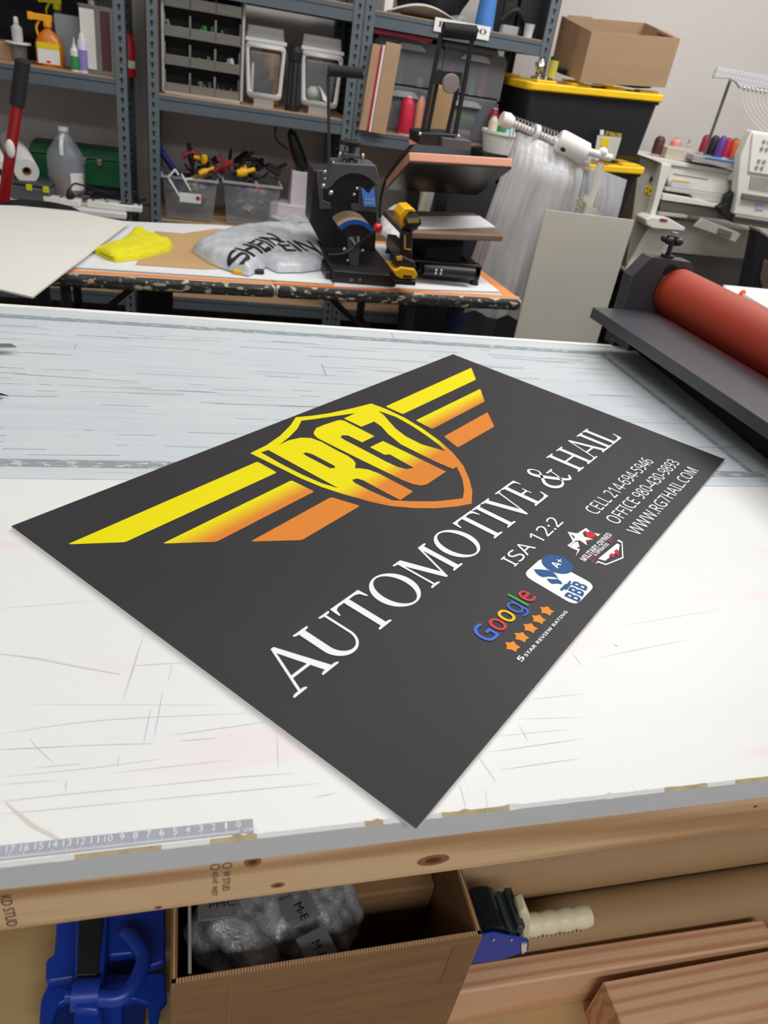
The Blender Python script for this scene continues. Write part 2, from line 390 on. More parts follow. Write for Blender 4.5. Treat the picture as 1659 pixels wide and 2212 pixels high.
text_to(mb, 'x10cm', Mi, d0 + 0.004, d0 + 0.016, ry + 0.001, 0.0035, lift=zt)
mb.build('ruler_numbers', mat('white ink', (232, 232, 234), 0.6), rt, smooth=0)
# frame: front stud, rear stud, cross joists, legs, shelf
mb = MB().box(TX0, TX1, YF + 0.006, YF + 0.044, 0.796, 0.866); ap = mb.build('front_stud', STUD, wt, bevel=0.003)
DKW = mat('stained end grain', (110, 66, 46), 0.8)
MB().box(TX0, TX1, YF + 0.0075, YF + 0.043, 0.8655, 0.8682).build('shim_strip', DKW, wt, smooth=0)
MB().box(TX0, TX1, YB - 0.06, YB - 0.022, 0.779, 0.868).build('rear_stud', STUD, wt, bevel=0.003)
for x in (TX0 + 0.02, 0.25, TX1 - 0.06): MB().box(x, x + 0.038, YF + 0.044, YB - 0.06, 0.779, 0.868).build('joist', STUD, wt, bevel=0.003)
for x in (TX0 + 0.06, TX1 - 0.15):
    for y in (YF + 0.06, YB - 0.15): MB().box(x, x + 0.089, y, y + 0.038, 0, 0.779).build('leg', STUD, wt, bevel=0.003)
# stamps on the stud
INK = mat('faded stamp ink', (92, 72, 56), 0.8)
mb = MB()
def on_front(px, py): return PY(px, py, YF + 0.006)
a = on_front(484, 1818 + 25); Ms = Matrix(((0, 0, -0, 0), (0, 0, 1, 0), (0, 0, 0, 0), (0, 0, 0, 1)))
# text runs downward on the face: local x -> -z, local y -> +x
def down_text(mb, body, x, ztop, length, cap):
    M = Matrix(((0, 1, 0, x), (0, 0, -1, YF + 0.0052), (-1, 0, 0, ztop), (0, 0, 0, 1)))
    text_to(mb, body, M, 0, length, 0, cap)
tx = on_front(480, 1880).x
down_text(mb, 'W STUD', tx + 0.001, 0.846, 0.030, 0.006); down_text(mb, 'KD-HT  WEST', tx - 0.008, 0.846, 0.036, 0.0045)
for dx_ in (-0.006, 0.004):
    Mr = Matrix.Translation((tx + dx_, YF + 0.0058, 0.8535)) @ Matrix.Rotation(math.pi / 2, 4, 'X')
    m2 = MB(); m2.lathe([(0.0034, 0), (0.0042, 0), (0.0042, 0.0004), (0.0034, 0.0004), (0.0034, 0)], 20, Mr); m2.build('stamp_ring', INK, ap, smooth=0)
tx2 = on_front(6, 1960).x; down_text(mb, 'KD STUD', tx2, 0.850, 0.045, 0.008)
mb.build('grade_stamp', INK, ap, smooth=0)
# lower shelf: plywood and lumber
SZ = 0.385
sh = MB().box(TX0, TX1, 0.12, YB - 0.1, SZ - 0.02, SZ).build('shelf_board', PLY, wt, smooth=0)
for x in (TX0 + 0.06, TX1 - 0.1): MB().box(x, x + 0.038, YF + 0.1, YB - 0.1, SZ - 0.109, SZ - 0.02).build('shelf_joist', STUD, wt)
# loose lumber on the shelf
def beam(name, a, b, wd, h, m, label):
    a = Vector(a); b = Vector(b); d = (b - a); L = d.length; o = thing(name, label, 'lumber', a, math.atan2(d.y, d.x))
    ob = MB().box(0, L, -wd, 0, 0, h).build('plank', m, o, local=True, bevel=0.003)
    return o
beam('lumber_offcut', (0.30, 0.428, SZ), (0.815, 0.420, SZ), 0.033, 0.085, PINK, 'long pinkish two by four lying on the shelf in front of the kraft tubes')
def pt(px, py, z): return PZ(px, py, z)
q0 = pt(1302, 2120, 0.47); q1 = pt(1659, 2055, 0.47)
o = thing('lumber_offcut', 'wide pinkish plank in the bottom right corner with a white dot on it', 'lumber', (q0.x, q0.y, SZ), 0)
pl = MB().box(0, 0.45, -0.18, 0, 0.0, 0.085).build('plank', PINK, o, local=True, bevel=0.002)
MB().cyl((0.075, -0.040, 0.0845), (0.075, -0.040, 0.0856), 0.0042).build('white_dot', WHITE, pl)
MB().cyl((0.150, -0.105, 0.0845), (0.150, -0.105, 0.0860), 0.0042).build('screw', STEEL, pl)
mb = MB()
for x, y, r in ((0.105, -0.052, 0.002), (0.13, -0.075, 0.0012), (0.2, -0.02, 0.0014)): mb.cyl((x, y, 0.0845), (x, y, 0.0853), r, n=10)
mb.build('nail_holes', DKW, pl)
# kraft tubes
def tube(name, a, b, r, label):
    o = thing(name, label, 'cardboard tube', a, group=None); mb = MB().ring(a, b, r, r - 0.006, 48); mb.build('tube_wall', KRAFT, o, smooth=60); return o
tube('cardboard_tube', (0.32, 0.470, SZ + 0.046), (1.35, 0.470, SZ + 0.046), 0.045, 'thick brown cardboard tube lying right behind the pinkish two by four')
tube('cardboard_tube', (0.30, 0.532, SZ + 0.122), (1.35, 0.532, SZ + 0.122), 0.046, 'upper rear brown cardboard tube lying higher under the table')
tube('cardboard_tube', (0.30, 0.567, SZ + 0.046), (1.35, 0.567, SZ + 0.046), 0.045, 'rearmost brown cardboard tube, hidden low behind the front tube')
wr = thing('plastic_tube', 'thin pale plastic roll tucked between the two brown cardboard tubes', 'tube', (0.4, 0.49, SZ + 0.13))
MB().cyl((0.36, 0.462, SZ + 0.098), (0.475, 0.462, SZ + 0.098), 0.006).build('roll', mat('pale film', (190, 184, 186), 0.35), wr)

# scratches and knife marks seen on the white top
def zz(sx_, ox, oy, pts): return [(ox + x / sx_, oy + y / sx_) for x, y in pts]
SCR = [(zz(2.37, 0, 1400, q), w_, c_) for q, w_, c_ in (
    ([(5, 520), (355, 502)], .0009, 1), ([(355, 502), (560, 494), (790, 488)], .0006, 1), ([(0, 787), (300, 752), (720, 712)], .0008, 2), ([(720, 712), (1100, 672), (1500, 640)], .0008, 2), ([(5, 850), (690, 785)], .0006, 0), ([(690, 785), (1650, 690)], .0006, 0),
    ([(180, 612), (420, 592)], .0005, 0), ([(625, 283), (710, 0)], .0006, 0), ([(735, 487), (772, 308)], .0008, 1), ([(788, 467), (835, 210)], .0008, 1), ([(335, 735), (340, 675)], .0007, 0), ([(603, 600), (608, 548)], .0006, 0), ([(140, 288), (1140, 292)], .0004, 0),
    ([(0, 440), (530, 368), (1300, 332)], .0005, 0), ([(690, 90), (950, 72)], .0006, 0), ([(860, 180), (882, 75)], .0006, 0), ([(880, 445), (1360, 378)], .0006, 1), ([(920, 475), (1110, 460)], .0006, 1), ([(150, 460), (200, 520), (275, 585)], .0005, 0), ([(1418, 450), (1425, 620)], .0005, 0), ([(0, 660), (500, 610), (860, 560)], .0004, 0), ([(0, 700), (300, 675)], .0004, 0), ([(560, 640), (1200, 570)], .0004, 0))]
SCR += [(zz(2.37, 0, 1400, [(30, 790), (120, 870), (180, 915), (250, 950), (350, 1008)]), .0032, 3), (zz(2.37, 0, 950, [(0, 1095), (200, 1120), (400, 1160), (620, 1200)]), .0022, 4), (zz(2.37, 0, 950, [(640, 1304), (690, 1150), (740, 980)]), .0006, 0), (zz(2.37, 0, 950, [(0, 862), (200, 848), (500, 822)]), .0004, 0)]
SCR += [(zz(2.37, 560, 1300, q), w_, c_) for q, w_, c_ in (([(1120, 790), (1170, 860), (1215, 925)], .0006, 0), ([(1330, 630), (1375, 710)], .0006, 0), ([(1025, 930), (1060, 1060)], .0006, 0), ([(1230, 860), (1650, 800)], .0005, 0), ([(1170, 770), (1659, 700)], .0005, 0), ([(1320, 600), (1659, 590)], .0004, 0), ([(280, 1000), (390, 980)], .0005, 0), ([(1170, 1100), (1160, 960)], .0004, 0), ([(1200, 690), (1600, 650)], .0004, 2), ([(1380, 500), (1659, 470)], .0004, 0))]
SCR += [(zz(2.765, 980, 900, q), w_, c_) for q, w_, c_ in (([(700, 1400), (770, 1490)], .0005, 0), ([(960, 1360), (980, 1372)], .0012, 0), ([(860, 1440), (1400, 1330)], .0004, 0), ([(1000, 1250), (1600, 1150)], .0003, 0))]
inks = [mat('scratch grey', (196, 197, 198), 0.6), mat('scratch blue', (176, 190, 214), 0.6), mat('scratch lilac', (204, 202, 226), 0.6), mat('old tan mark', (214, 206, 196), 0.6), mat('faint grey mark', (216, 215, 210), 0.6)]
for ci in range(5):
    mb = MB(); mb.open = True
    for j, (q, w_, c_) in enumerate(SCR):
        if c_ != ci: continue
        P3 = [PZ(x, y, TZ + 0.0002 + j * 0.000004) for x, y in q]; P3 = bez(P3, 4); vs = []; mm = len(P3)
        for i, p_ in enumerate(P3):
            t = (P3[min(i + 1, mm - 1)] - P3[max(i - 1, 0)]).normalized(); k = Vector((-t.y, t.x, 0)) * w_ / 2 * min(1, 0.25 + 3 * min(i, mm - 1 - i) / mm); vs += [p_ + k, p_ - k]
        mb.add(vs, [(2 * i, 2 * i + 1, 2 * i + 3, 2 * i + 2) for i in range(mm - 1)])
    so = mb.build('scratch_marks', inks[ci], wt, smooth=0); so['kind'] = 'stuff'

KN0, KN1 = mat('knot rim', (150, 100, 62), 0.7), mat('knot core', (92, 52, 34), 0.7)
for px, py, r, sx_ in ((546, 1862, 0.0075, 1.0), (600, 1912, 0.004, 1.6), (936, 1858, 0.0085, 1.9), (342, 1960, 0.0022, 1.6), (1632, 1742, 0.002, 1.5)):
    q = PY(px, py, YF + 0.006); Mk = Matrix.Translation((q.x, YF + 0.0062, q.z)) @ Matrix.Rotation(math.pi / 2, 4, 'X') @ Matrix.Diagonal((sx_, 1, 1, 1))
    kn = MB().lathe([(r * 0.5, 0), (r, 0), (r, 0.0004), (r * 0.5, 0.0004), (r * 0.5, 0)], 24, Mk).build('knot', KN0, ap, smooth=0); MB().lathe([(0.0001, 0), (r * 0.5, 0), (r * 0.5, 0.0005), (0, 0.0005)], 20, Mk).build('knot_core', KN1, kn, smooth=0)

# cut lines running along the mat
rg = random.Random(11); CUT = mat('mat cut grey', (178, 187, 192), 0.6, noise=(30, 0.3, (1, 1, 1))); CUT2 = mat('mat cut dark', (148, 157, 164), 0.6, noise=(30, 0.3, (1, 1, 1)))
for mm_, nn, wlo, whi in ((CUT, 150, .0005, .0016), (CUT2, 55, .0006, .0013)):
    mb = MB(); mb.open = True
    for j in range(nn):
        row = rg.choice([1.03, 1.075, 1.13, 1.19, 1.235, 1.30, 1.37, 1.43, 1.50]) if rg.random() < 0.6 else rg.uniform(0.99, 1.54)
        y = row + rg.gauss(0, .002); x = rg.uniform(-0.6, 1.0); L_ = rg.uniform(0.01, 0.09 if mm_ == CUT2 else 0.22); L_ = min(L_, 1.04 - x); wd = rg.uniform(wlo, whi); z = TZ + 0.0002 + j * 0.000002; sl_ = rg.gauss(0, 0.006)
        mb.add([(x, y, z), (x + L_, y + sl_ * L_ * 4, z), (x + L_ * 0.97, y + sl_ * L_ * 4 + wd, z), (x + L_ * 0.05, y + wd, z)], [(0, 1, 2, 3)])
    if mm_ == CUT2:
        for x, y0, y1 in ((0.265, 1.33, 1.39), (0.5, 1.05, 1.08), (-0.2, 1.4, 1.43), (0.46, 1.56, 1.60)): mb.add([(x, y0, TZ + 0.0007), (x + 0.001, y0, TZ + 0.0007), (x + 0.001, y1, TZ + 0.0007), (x, y1, TZ + 0.0007)], [(0, 1, 2, 3)])
    so = mb.build('cut_lines', mm_, mt, smooth=0); so['kind'] = 'stuff'
# ------------------------------------------------------------------ the printed sign
ST = TZ + 0.005
TL, TR, BR, BL = [PZ(*q, ST) for q in ((25, 1136), (979, 765), (1566, 992), (899, 1790))]
ctr = (TL + TR + BR + BL) / 4; ux = ((TR - TL) + (BR - BL)).normalized(); ang = math.atan2(ux.y, ux.x)
SW = ((TR - TL).length + (BR - BL).length) / 2; SH = ((TL - BL).length + (TR - BR).length) / 2
sg = thing('printed_sign', 'large matt black printed sign board with yellow and orange winged shield logo', 'sign', (BL.x, BL.y, TZ), ang)
SM = MW[sg.name]; SI = SM.inverted()
def S(px, py): v = SI @ PZ(px, py, ST); return (v.x, v.y)
n = NT('matt black print', 0.5); a1 = n.noise(n.map((1, 1, 1)), 5, 3)
n.color(n.mix(n.rng(a1, 0.4, 0.7, 0, 0.5), (46, 45, 48), (53, 50, 55))); n.b.inputs['Specular IOR Level'].default_value = 0.22; SIGN_BLK = n.m
SIGN_EDGE = mat('white foam board core', (225, 228, 222), 0.6)
FOAM = MB().box(0, SW, 0, SH, 0.0002, 0.0046).build('foam_board', SIGN_EDGE, sg, local=True)
MB().box(0, SW, 0, SH, 0.0046, 0.0050).build('black_face', SIGN_BLK, sg, local=True)
YEL, ORG = (236, 222, 2), (222, 132, 48)
n = NT('yellow to orange ink', 0.45); yy = n.xyz(n.tc.outputs['Object'])[1]
LOGO_Y = None
def z6(pts): return [S(500 + x / 2.6758, 740 + y / 2.675) for x, y in pts]
def z4(pts): return [S(x / 2.37, 950 + y / 2.37) for x, y in pts]
def z7(pts): return [S(980 + x / 2.765, 900 + y / 2.765) for x, y in pts]
ys0 = z6([(620, 850)])[0][1]; ys1 = z6([(560, 700)])[0][1]
ya = z6([(1160, 640)])[0][1]; yb = z6([(1100, 560)])[0][1]
yo, yt = min(ys0, ya) , max(ys1, yb)
n.color(n.ramp(n.rng(yy, z6([(1162, 500)])[0][1], z6([(1068, 452)])[0][1]), [(0.0, ORG), (0.12, ORG), (0.9, YEL)])); INK_G = n.m; n.b.inputs['Specular IOR Level'].default_value = 0.15
n = NT('shield gradient ink', 0.45); yy = n.xyz(n.tc.outputs['Object'])[1]
n.color(n.ramp(n.rng(yy, z6([(1010, 800)])[0][1], z6([(900, 690)])[0][1]), [(0.0, ORG), (0.30, ORG), (0.9, YEL)])); INK_S = n.m; n.b.inputs['Specular IOR Level'].default_value = 0.15
INK_Y = mat('yellow ink', YEL, 0.45, noise=(3, 0.01, (1, 1, 1))); INK_O = mat('orange ink', (236, 146, 40), 0.5, spec=0.15, noise=(3, 0.01, (1, 1, 1)))
INK_W = mat('bright white ink', (238, 240, 240), 0.45, noise=(3, 0.01, (1, 1, 1))); INK_B = mat('blue ink', (36, 86, 144), 0.5, spec=0.15); INK_R = mat('red ink', (200, 40, 48), 0.5, spec=0.15)
def layer(name, loops, m, z=1, parent=sg):
    v, f = fill(loops); mb = MB(); mb.open = True; mb.add([(p[0], p[1], 0.0050 + 0.00025 * z) for p in v], f); return mb.build(name, m, parent, local=True, smooth=0)
def sl(pts, r=0.004): return smoothloop(pts, r)
ring_o = z6([(108,640),(200,595),(280,540),(340,480),(372,432),(470,423),(560,410),(700,380),(808,353),(900,387),(1000,435),(1100,495),(1200,567),(1280,637),(1340,712),(1375,790),(1392,860),(1388,932),(1300,948),(1180,958),(1050,957),(920,945),(800,920),(650,878),(520,835),(400,785),(300,735),(200,685)])
ring_i = z6([(170,635),(280,698),(400,760),(520,813),(615,842),(780,888),(925,912),(1050,918),(1180,918),(1290,907),(1338,900),(1345,850),(1335,790),(1316,745),(1300,718),(1285,690),(1240,632),(1200,592),(1130,540),(1040,480),(950,430),(870,402),(810,384),(765,398),(725,407),(600,425),(500,440),(405,452),(380,500),(330,550),(270,596),(212,622)])
shield = layer('shield_outline', [ring_o, ring_i], INK_S, 1)
layer('shield_letters', [
    z6([(196,612),(236,606),(270,595),(330,567),(400,551),(460,553),(520,575),(600,620),(670,655),(705,680),(718,700),(713,728),(740,728),(790,735),(850,757),(1050,862),(975,912),(860,852),(760,797),(725,787),(697,795),(712,812),(800,857),(925,912),(925,935),(750,905),(600,860),(615,842),(212,622)]),
    z6([(413,640),(435,637),(470,648),(598,715),(597,726),(570,728),(430,655)]),
    z6([(475,520),(490,495),(540,475),(620,449),(650,452),(827,543),(755,578),(672,538),(640,537),(630,548),(650,562),(800,640),(900,693),(960,720),(1010,733),(1053,725),(915,648),(885,650),(800,606),(875,570),(1240,747),(1130,820),(1095,828),(1050,820),(990,797),(700,655),(500,555),(478,535)]),
    z6([(650,440),(725,405),(770,375),(808,366),(880,420),(905,450),(950,500),(1010,545),(1100,590),(1240,630),(1290,660),(1318,716),(1300,720),(1280,732),(1180,690),(1070,635),(980,590),(905,530),(865,485),(825,458),(750,488)])], INK_S, 2)
layer('wing_bar', [sl(z6([(890,370),(1386,146),(1413,215),(990,414)]))], INK_G)
layer('wing_bar', [sl(z6([(1065,450),(1438,268),(1464,341),(1160,500)]))], None or INK_G)
layer('wing_bar', [sl(z6([(1228,543),(1480,403),(1519,486),(1308,607)]))], INK_G)
layer('wing_bar', [sl(z4([(345,536),(1318,112),(1418,168),(640,525)]))], INK_G)
layer('wing_bar', [sl(z4([(832,532),(1492,208),(1610,265),(1108,523)]))], INK_G)
layer('wing_bar', [sl([S(541,1170), S(715,1074), S(778,1093), S(652,1167)])], INK_G)
# lettering --------------------------------------------------------------
def sign_text(name, body, base0, base1, cap_pt, m, capref=sans('H'), offset=0.0, z=2, space=1.0, parent=sg):
    """base0/base1: ends of the baseline; cap_pt: a point at cap height"""
    x0, y0 = base0; x1, y1 = base1; mb = MB(); mb.open = True
    a = math.atan2(y1 - y0, x1 - x0); M = Matrix.Translation((x0, y0, 0.005 + 0.00025 * z)) @ Matrix.Rotation(a, 4, 'Z')
    c = Vector(cap_pt) - Vector(base0); cap = -math.sin(a) * c.x + math.cos(a) * c.y
    text_to(mb, body, M, 0, math.hypot(x1 - x0, y1 - y0), 0, cap, offset, capref, space=space); return mb.build(name, m, parent, local=True, smooth=0)
# the serif line is drawn letter by letter
def serif_word():
    def sf(x0, x1, y, up, t=0.035):  # slab serif with small brackets
        d = 1 if up else -1; m = 0.06
        return [(x0, y), (x1, y), (x1, y + d * t), (x1 - m, y + d * t * 1.6), (x0 + m, y + d * t * 1.6), (x0, y + d * t)]
    th, tn = 0.15, 0.055; L = {}
    def st(x, w_=None, y0=0, y1=1): w_ = w_ or th; return [(x, y0), (x + w_, y0), (x + w_, y1), (x, y1)]
    def arc(cx_, cy_, rx, ry, a0, a1, n=28): return [(cx_ + rx * math.cos(math.radians(a0 + (a1 - a0) * i / n)), cy_ + ry * math.sin(math.radians(a0 + (a1 - a0) * i / n))) for i in range(n + 1)]
    L['A'] = (0.98, [[(0.10, 0.0), (0.155, 0.0), (0.49, 0.90), (0.79, 0.0), (0.95, 0.0), (0.56, 1.04), (0.49, 1.04)], [(0.24, 0.31), (0.72, 0.31), (0.72, 0.37), (0.24, 0.37)], sf(-0.02, 0.28, 0, 1), sf(0.66, 1.06, 0, 1)])
    u_ = [(0.10, 1.0), (0.10, 0.36)] + arc(0.46, 0.36, 0.36, 0.38, 180, 360) + [(0.82, 1.0), (0.765, 1.0), (0.765, 0.36)] + arc(0.51, 0.36, 0.255, 0.31, 0, -180) + [(0.255, 1.0)]
    L['U'] = (0.95, [u_, sf(0.0, 0.36, 1, 0), sf(0.66, 0.93, 1, 0)])
    L['T'] = (0.86, [st(0.36), sf(0.26, 0.62, 0, 1), [(0.02, 0.76), (0.055, 0.76), (0.11, 0.90), (0.20, 0.94), (0.68, 0.94), (0.77, 0.90), (0.825, 0.76), (0.86, 0.76), (0.845, 1.0), (0.035, 1.0)]])
    L['O'] = (1.06, [arc(0.52, 0.5, 0.49, 0.52, 0, 360, 48)[:-1], arc(0.52, 0.5, 0.335, 0.475, 0, 360, 48)[:-1]])
    L['M'] = (1.20, [st(0.14, 0.055), [(0.12, 1.0), (0.30, 1.0), (0.62, 0.18), (0.575, 0.0), (0.545, 0.0)], [(0.545, 0.0), (0.60, 0.0), (0.985, 1.0), (0.93, 1.0)], st(0.93), sf(0.03, 0.31, 0, 1), sf(0.84, 1.18, 0, 1), sf(0.03, 0.28, 1, 0), sf(0.95, 1.18, 1, 0)])
    L['I'] = (0.42, [st(0.13), sf(0.02, 0.39, 0, 1), sf(0.02, 0.39, 1, 0)])
    L['V'] = (0.96, [[(0.10, 1.0), (0.27, 1.0), (0.55, 0.20), (0.80, 1.0), (0.855, 1.0), (0.52, -0.03), (0.46, -0.03)], sf(0.0, 0.37, 1, 0), sf(0.69, 0.95, 1, 0)])
    L['E'] = (0.80, [st(0.12), sf(0.02, 0.30, 0, 1), sf(0.02, 0.30, 1, 0), [(0.20, 0.94), (0.52, 0.94), (0.62, 0.90), (0.66, 0.78), (0.695, 0.78), (0.685, 1.0), (0.20, 1.0)], [(0.20, 0.0), (0.72, 0.0), (0.77, 0.25), (0.73, 0.25), (0.66, 0.10), (0.54, 0.06), (0.20, 0.06)], [(0.2, 0.48), (0.50, 0.48), (0.50, 0.54), (0.2, 0.54)], [(0.48, 0.38), (0.52, 0.38), (0.52, 0.64), (0.48, 0.64)]])
    L['H'] = (1.04, [st(0.13), st(0.76), [(0.2, 0.48), (0.8, 0.48), (0.8, 0.54), (0.2, 0.54)]] + [sf(a, a + 0.37, b, b == 0) for a in (0.02, 0.65) for b in (0, 1)])
    L['L'] = (0.78, [st(0.12), sf(0.02, 0.38, 1, 0), sf(0.02, 0.30, 0, 1), [(0.20, 0.0), (0.70, 0.0), (0.76, 0.30), (0.72, 0.30), (0.64, 0.12), (0.52, 0.06), (0.20, 0.06)]])
    # ampersand: a swelling stroke
    P = bez([(0.98, 0.58, 0), (0.86, 0.56, 0), (0.76, 0.30, 0), (0.58, 0.06, 0), (0.34, -0.0, 0), (0.13, 0.12, 0), (0.12, 0.34, 0), (0.36, 0.56, 0), (0.56, 0.74, 0), (0.54, 0.92, 0), (0.42, 0.99, 0), (0.30, 0.90, 0), (0.30, 0.74, 0), (0.44, 0.50, 0), (0.72, 0.12, 0), (0.90, 0.0, 0), (1.06, 0.12, 0)], 8)
    wd = lambda t: 0.022 + 0.045 * math.exp(-((t - 0.33) / 0.10) ** 2) + 0.055 * math.exp(-((t - 0.80) / 0.13) ** 2)
    L['&'] = (1.14, [('stroke', P, wd), sf(0.66, 0.98, 0.60, 0)]); L[' '] = (0.30, [])
    return L
SER = serif_word()
def serif_text(name, body, base0, base1, cap_pt, m, z=2):
    x0, y0 = base0; x1, y1 = base1; a = math.atan2(y1 - y0, x1 - x0); c = Vector(cap_pt) - Vector(base0); cap = -math.sin(a) * c.x + math.cos(a) * c.y
    tot = sum(SER[ch][0] for ch in body) - 0.02; k = math.hypot(x1 - x0, y1 - y0) / tot
    M = Matrix.Translation((x0, y0, 0.005 + 0.00025 * z)) @ Matrix.Rotation(a, 4, 'Z'); mb = MB(); mb.open = True; cx_ = 0.0; q_ = 0
    for ch in body:
        adv, shapes = SER[ch]
        if ch == 'O': v, f = fill(shapes); mb.add([((cx_ + p[0]) * k, p[1] * cap, 0) for p in v], f, M)
        else:
            for sh_ in shapes:
                q_ = (q_ + 1) % 12; zz = q_ * 0.00003
                if sh_ and sh_[0] == 'stroke':
                    _, P, wd = sh_; vs = []; fs = []; mm = len(P)
                    for i, p in enumerate(P):
                        t = (P[min(i + 1, mm - 1)] - P[max(i - 1, 0)]).normalized(); q = Vector((-t.y, t.x, 0)) * wd(i / (mm - 1))
                        vs += [((cx_ + (p + q).x) * k, (p + q).y * cap, zz), ((cx_ + (p - q).x) * k, (p - q).y * cap, zz)]
                    fs = [(2 * i, 2 * i + 1, 2 * i + 3, 2 * i + 2) for i in range(mm - 1)]; mb.add(vs, fs, M)
                else:
                    v, f = fill([sh_]); mb.add([((cx_ + p[0]) * k, p[1] * cap, zz) for p in v], f, M)
        cx_ += adv
    return mb.build(name, m, sg, local=True, smooth=0)
serif_text('company_name', 'AUTOMOTIVE & HAIL', S(638, 1507), S(1344, 945), S(590, 1404), INK_W)
sign_text('verse_text', sans('ISA 12:2'), S(1112, 1225), S(1218, 1129), S(1083, 1207), INK_W)
sign_text('contact_text', sans('CELL 214-694-5946'), S(1289, 1113), S(1413, 998), S(1263, 1098), INK_W)
sign_text('contact_text', sans('OFFICE 980-430-9893'), S(1334, 1134), S(1469, 1001), S(1308, 1119), INK_W)
sign_text('contact_text', sans('WWW.RG7HAIL.COM'), S(1380, 1158), S(1509, 1018), S(1353, 1144), INK_W)
# review mark: coloured word, stars, small line
cols = [(66, 112, 220), (214, 60, 66), (244, 196, 10), (66, 112, 220), (70, 170, 80), (214, 60, 66)]
gb0, gb1 = S(1096.9, 1353), S(1155.7, 1294.2)
g0 = S(1043.6, 1382.5); g1 = S(1149.7, 1285.1)
a = math.atan2(gb1[1] - gb0[1], gb1[0] - gb0[0]); gd = Vector((math.cos(a), math.sin(a)))
o0 = Vector(gb0); xs = (Vector(g0) - o0).dot(gd); xe = (Vector(g1) - o0).dot(gd)
capv = S(1097.7, 1282.2); gcap = (Vector(capv) - o0).dot(Vector((-gd.y, gd.x))) * 0.92
Mg = Matrix.Translation((o0.x, o0.y, 0.0060)) @ Matrix.Rotation(a, 4, 'Z')
full, _ = text_raw(sans('Google'), 0.012); fx0 = min(p[0] for p in full); fx1 = max(p[0] for p in full)
for i in range(6):
    pv = text_raw(sans('Google'[:i + 1]), 0.012)[0]; v2, f2 = text_raw(sans('Google'[i]), 0.0 if 'Google'[i] == 'g' else 0.012); dx_ = max(p[0] for p in pv) - max(p[0] for p in v2); v2 = [(p[0] + dx_, p[1]) for p in v2]
    hv, _ = text_raw(sans('H'), 0.012); hc = max(p[1] for p in hv)
    mb = MB(); mb.open = True; mb.add([(xs + (p[0] - fx0) / (fx1 - fx0) * (xe - xs), (p[1] if p[1] > 0 else p[1] * 0.8) / hc * gcap, 0) for p in v2], f2, Mg)
    mb.build('coloured_letter', mat('letter ink %d' % sum(cols[i]), cols[i], 0.5, spec=0.15), sg, local=True, smooth=0)
ua = z7([(350, 1373)])[0]; ub = z7([(555, 1160)])[0]; sa = math.atan2(ub[1] - ua[1], ub[0] - ua[0])
mb = MB(); mb.open = True
for i in range(5):
    c0 = Vector(ua).lerp(Vector(ub), i / 4); R_ = 0.0104
    pts = [(c0.x + (R_ if k % 2 == 0 else R_ * 0.55) * math.cos(sa + math.pi / 2 + k * math.pi / 5), c0.y + (R_ if k % 2 == 0 else R_ * 0.55) * math.sin(sa + math.pi / 2 + k * math.pi / 5)) for k in range(10)]
    v, f = fill([smoothloop(pts, 0.003)]); mb2 = MB(); mb2.open = True; mb2.add([(p[0], p[1], 0.0054) for p in v], f); mb2.build('rating_star', INK_O, sg, local=True, smooth=0)
sign_text('rating_text', sansb('5'), *z7([(405, 1467), (427, 1443), (380, 1440)]), INK_W)
sign_text('rating_text', sansb('STAR REVIEW RATING'), *z7([(436, 1437), (682, 1168), (418, 1424)]), INK_W)
# badge
c4 = z7([(728, 1132), (848, 1008), (532, 838), (412, 945)])
badge = layer('badge_plate', [smoothloop(c4, 0.014, 5)], INK_W, 1)
cc = Vector(z7([(618, 882)])[0]); layer('badge_disc', [[(cc.x + 0.0215 * math.cos(t * math.pi / 20), cc.y + 0.0215 * math.sin(t * math.pi / 20)) for t in range(40)]], INK_B, 2)
sign_text('badge_grade', sansb('A') + '+', S(1204, 1229), S(1219, 1213), S(1188, 1221), INK_W, z=3, offset=0.004)
layer('torch_flame', [[S(980 + x / 5.184, 1180 + y / 5.184) for x, y in ((895, 260), (960, 262), (1050, 268), (1110, 290), (1145, 325), (1172, 368), (1125, 348), (1060, 342), (1000, 350), (955, 332), (920, 300))]], INK_B, 2)
layer('torch_flame', [[S(980 + x / 5.184, 1180 + y / 5.184) for x, y in ((1040, 365), (1100, 372), (1165, 372), (1200, 395), (1218, 430), (1150, 420), (1105, 426), (1070, 405))]], INK_B, 3)
layer('torch_base', [[S(980 + x / 5.184, 1180 + y / 5.184) for x, y in ((1188, 488), (1250, 425), (1262, 432), (1298, 390), (1318, 402), (1300, 425), (1318, 432), (1262, 495), (1240, 482), (1208, 505))]], INK_B, 4)
sign_text('badge_letters', sansb('BBB'), S(1250.5, 1302), S(1271, 1267.5), S(1218.5, 1288), INK_B, z=2, offset=0.008)
# military badge
layer('emblem_outline', [z7([(728, 835), (740, 800), (712, 790), (678, 770), (712, 745), (680, 688), (738, 698), (790, 665), (818, 690), (875, 703), (890, 690), (862, 715), (812, 703), (788, 682), (740, 712), (700, 703), (728, 748), (696, 768), (716, 780), (755, 793)])], INK_W, 1)
layer('emblem_block', [z7([(700, 768), (740, 745), (752, 778), (722, 790)])], INK_W, 1.5); layer('emblem_flag', [z7([(783, 697), (822, 683), (858, 712), (806, 735)])], INK_R, 1.5); layer('emblem_flag', [z7([(783, 755), (800, 738), (812, 745)])], INK_R, 1.5)
sc_ = Vector(z7([(757, 725)])[0]); sR = 0.019
layer('emblem_star', [[(sc_.x + (sR if k % 2 == 0 else sR * 0.42) * math.cos(sa + math.pi / 2 + k * math.pi / 5), sc_.y + (sR if k % 2 == 0 else sR * 0.42) * math.sin(sa + math.pi / 2 + k * math.pi / 5)) for k in range(10)]], INK_W, 2)
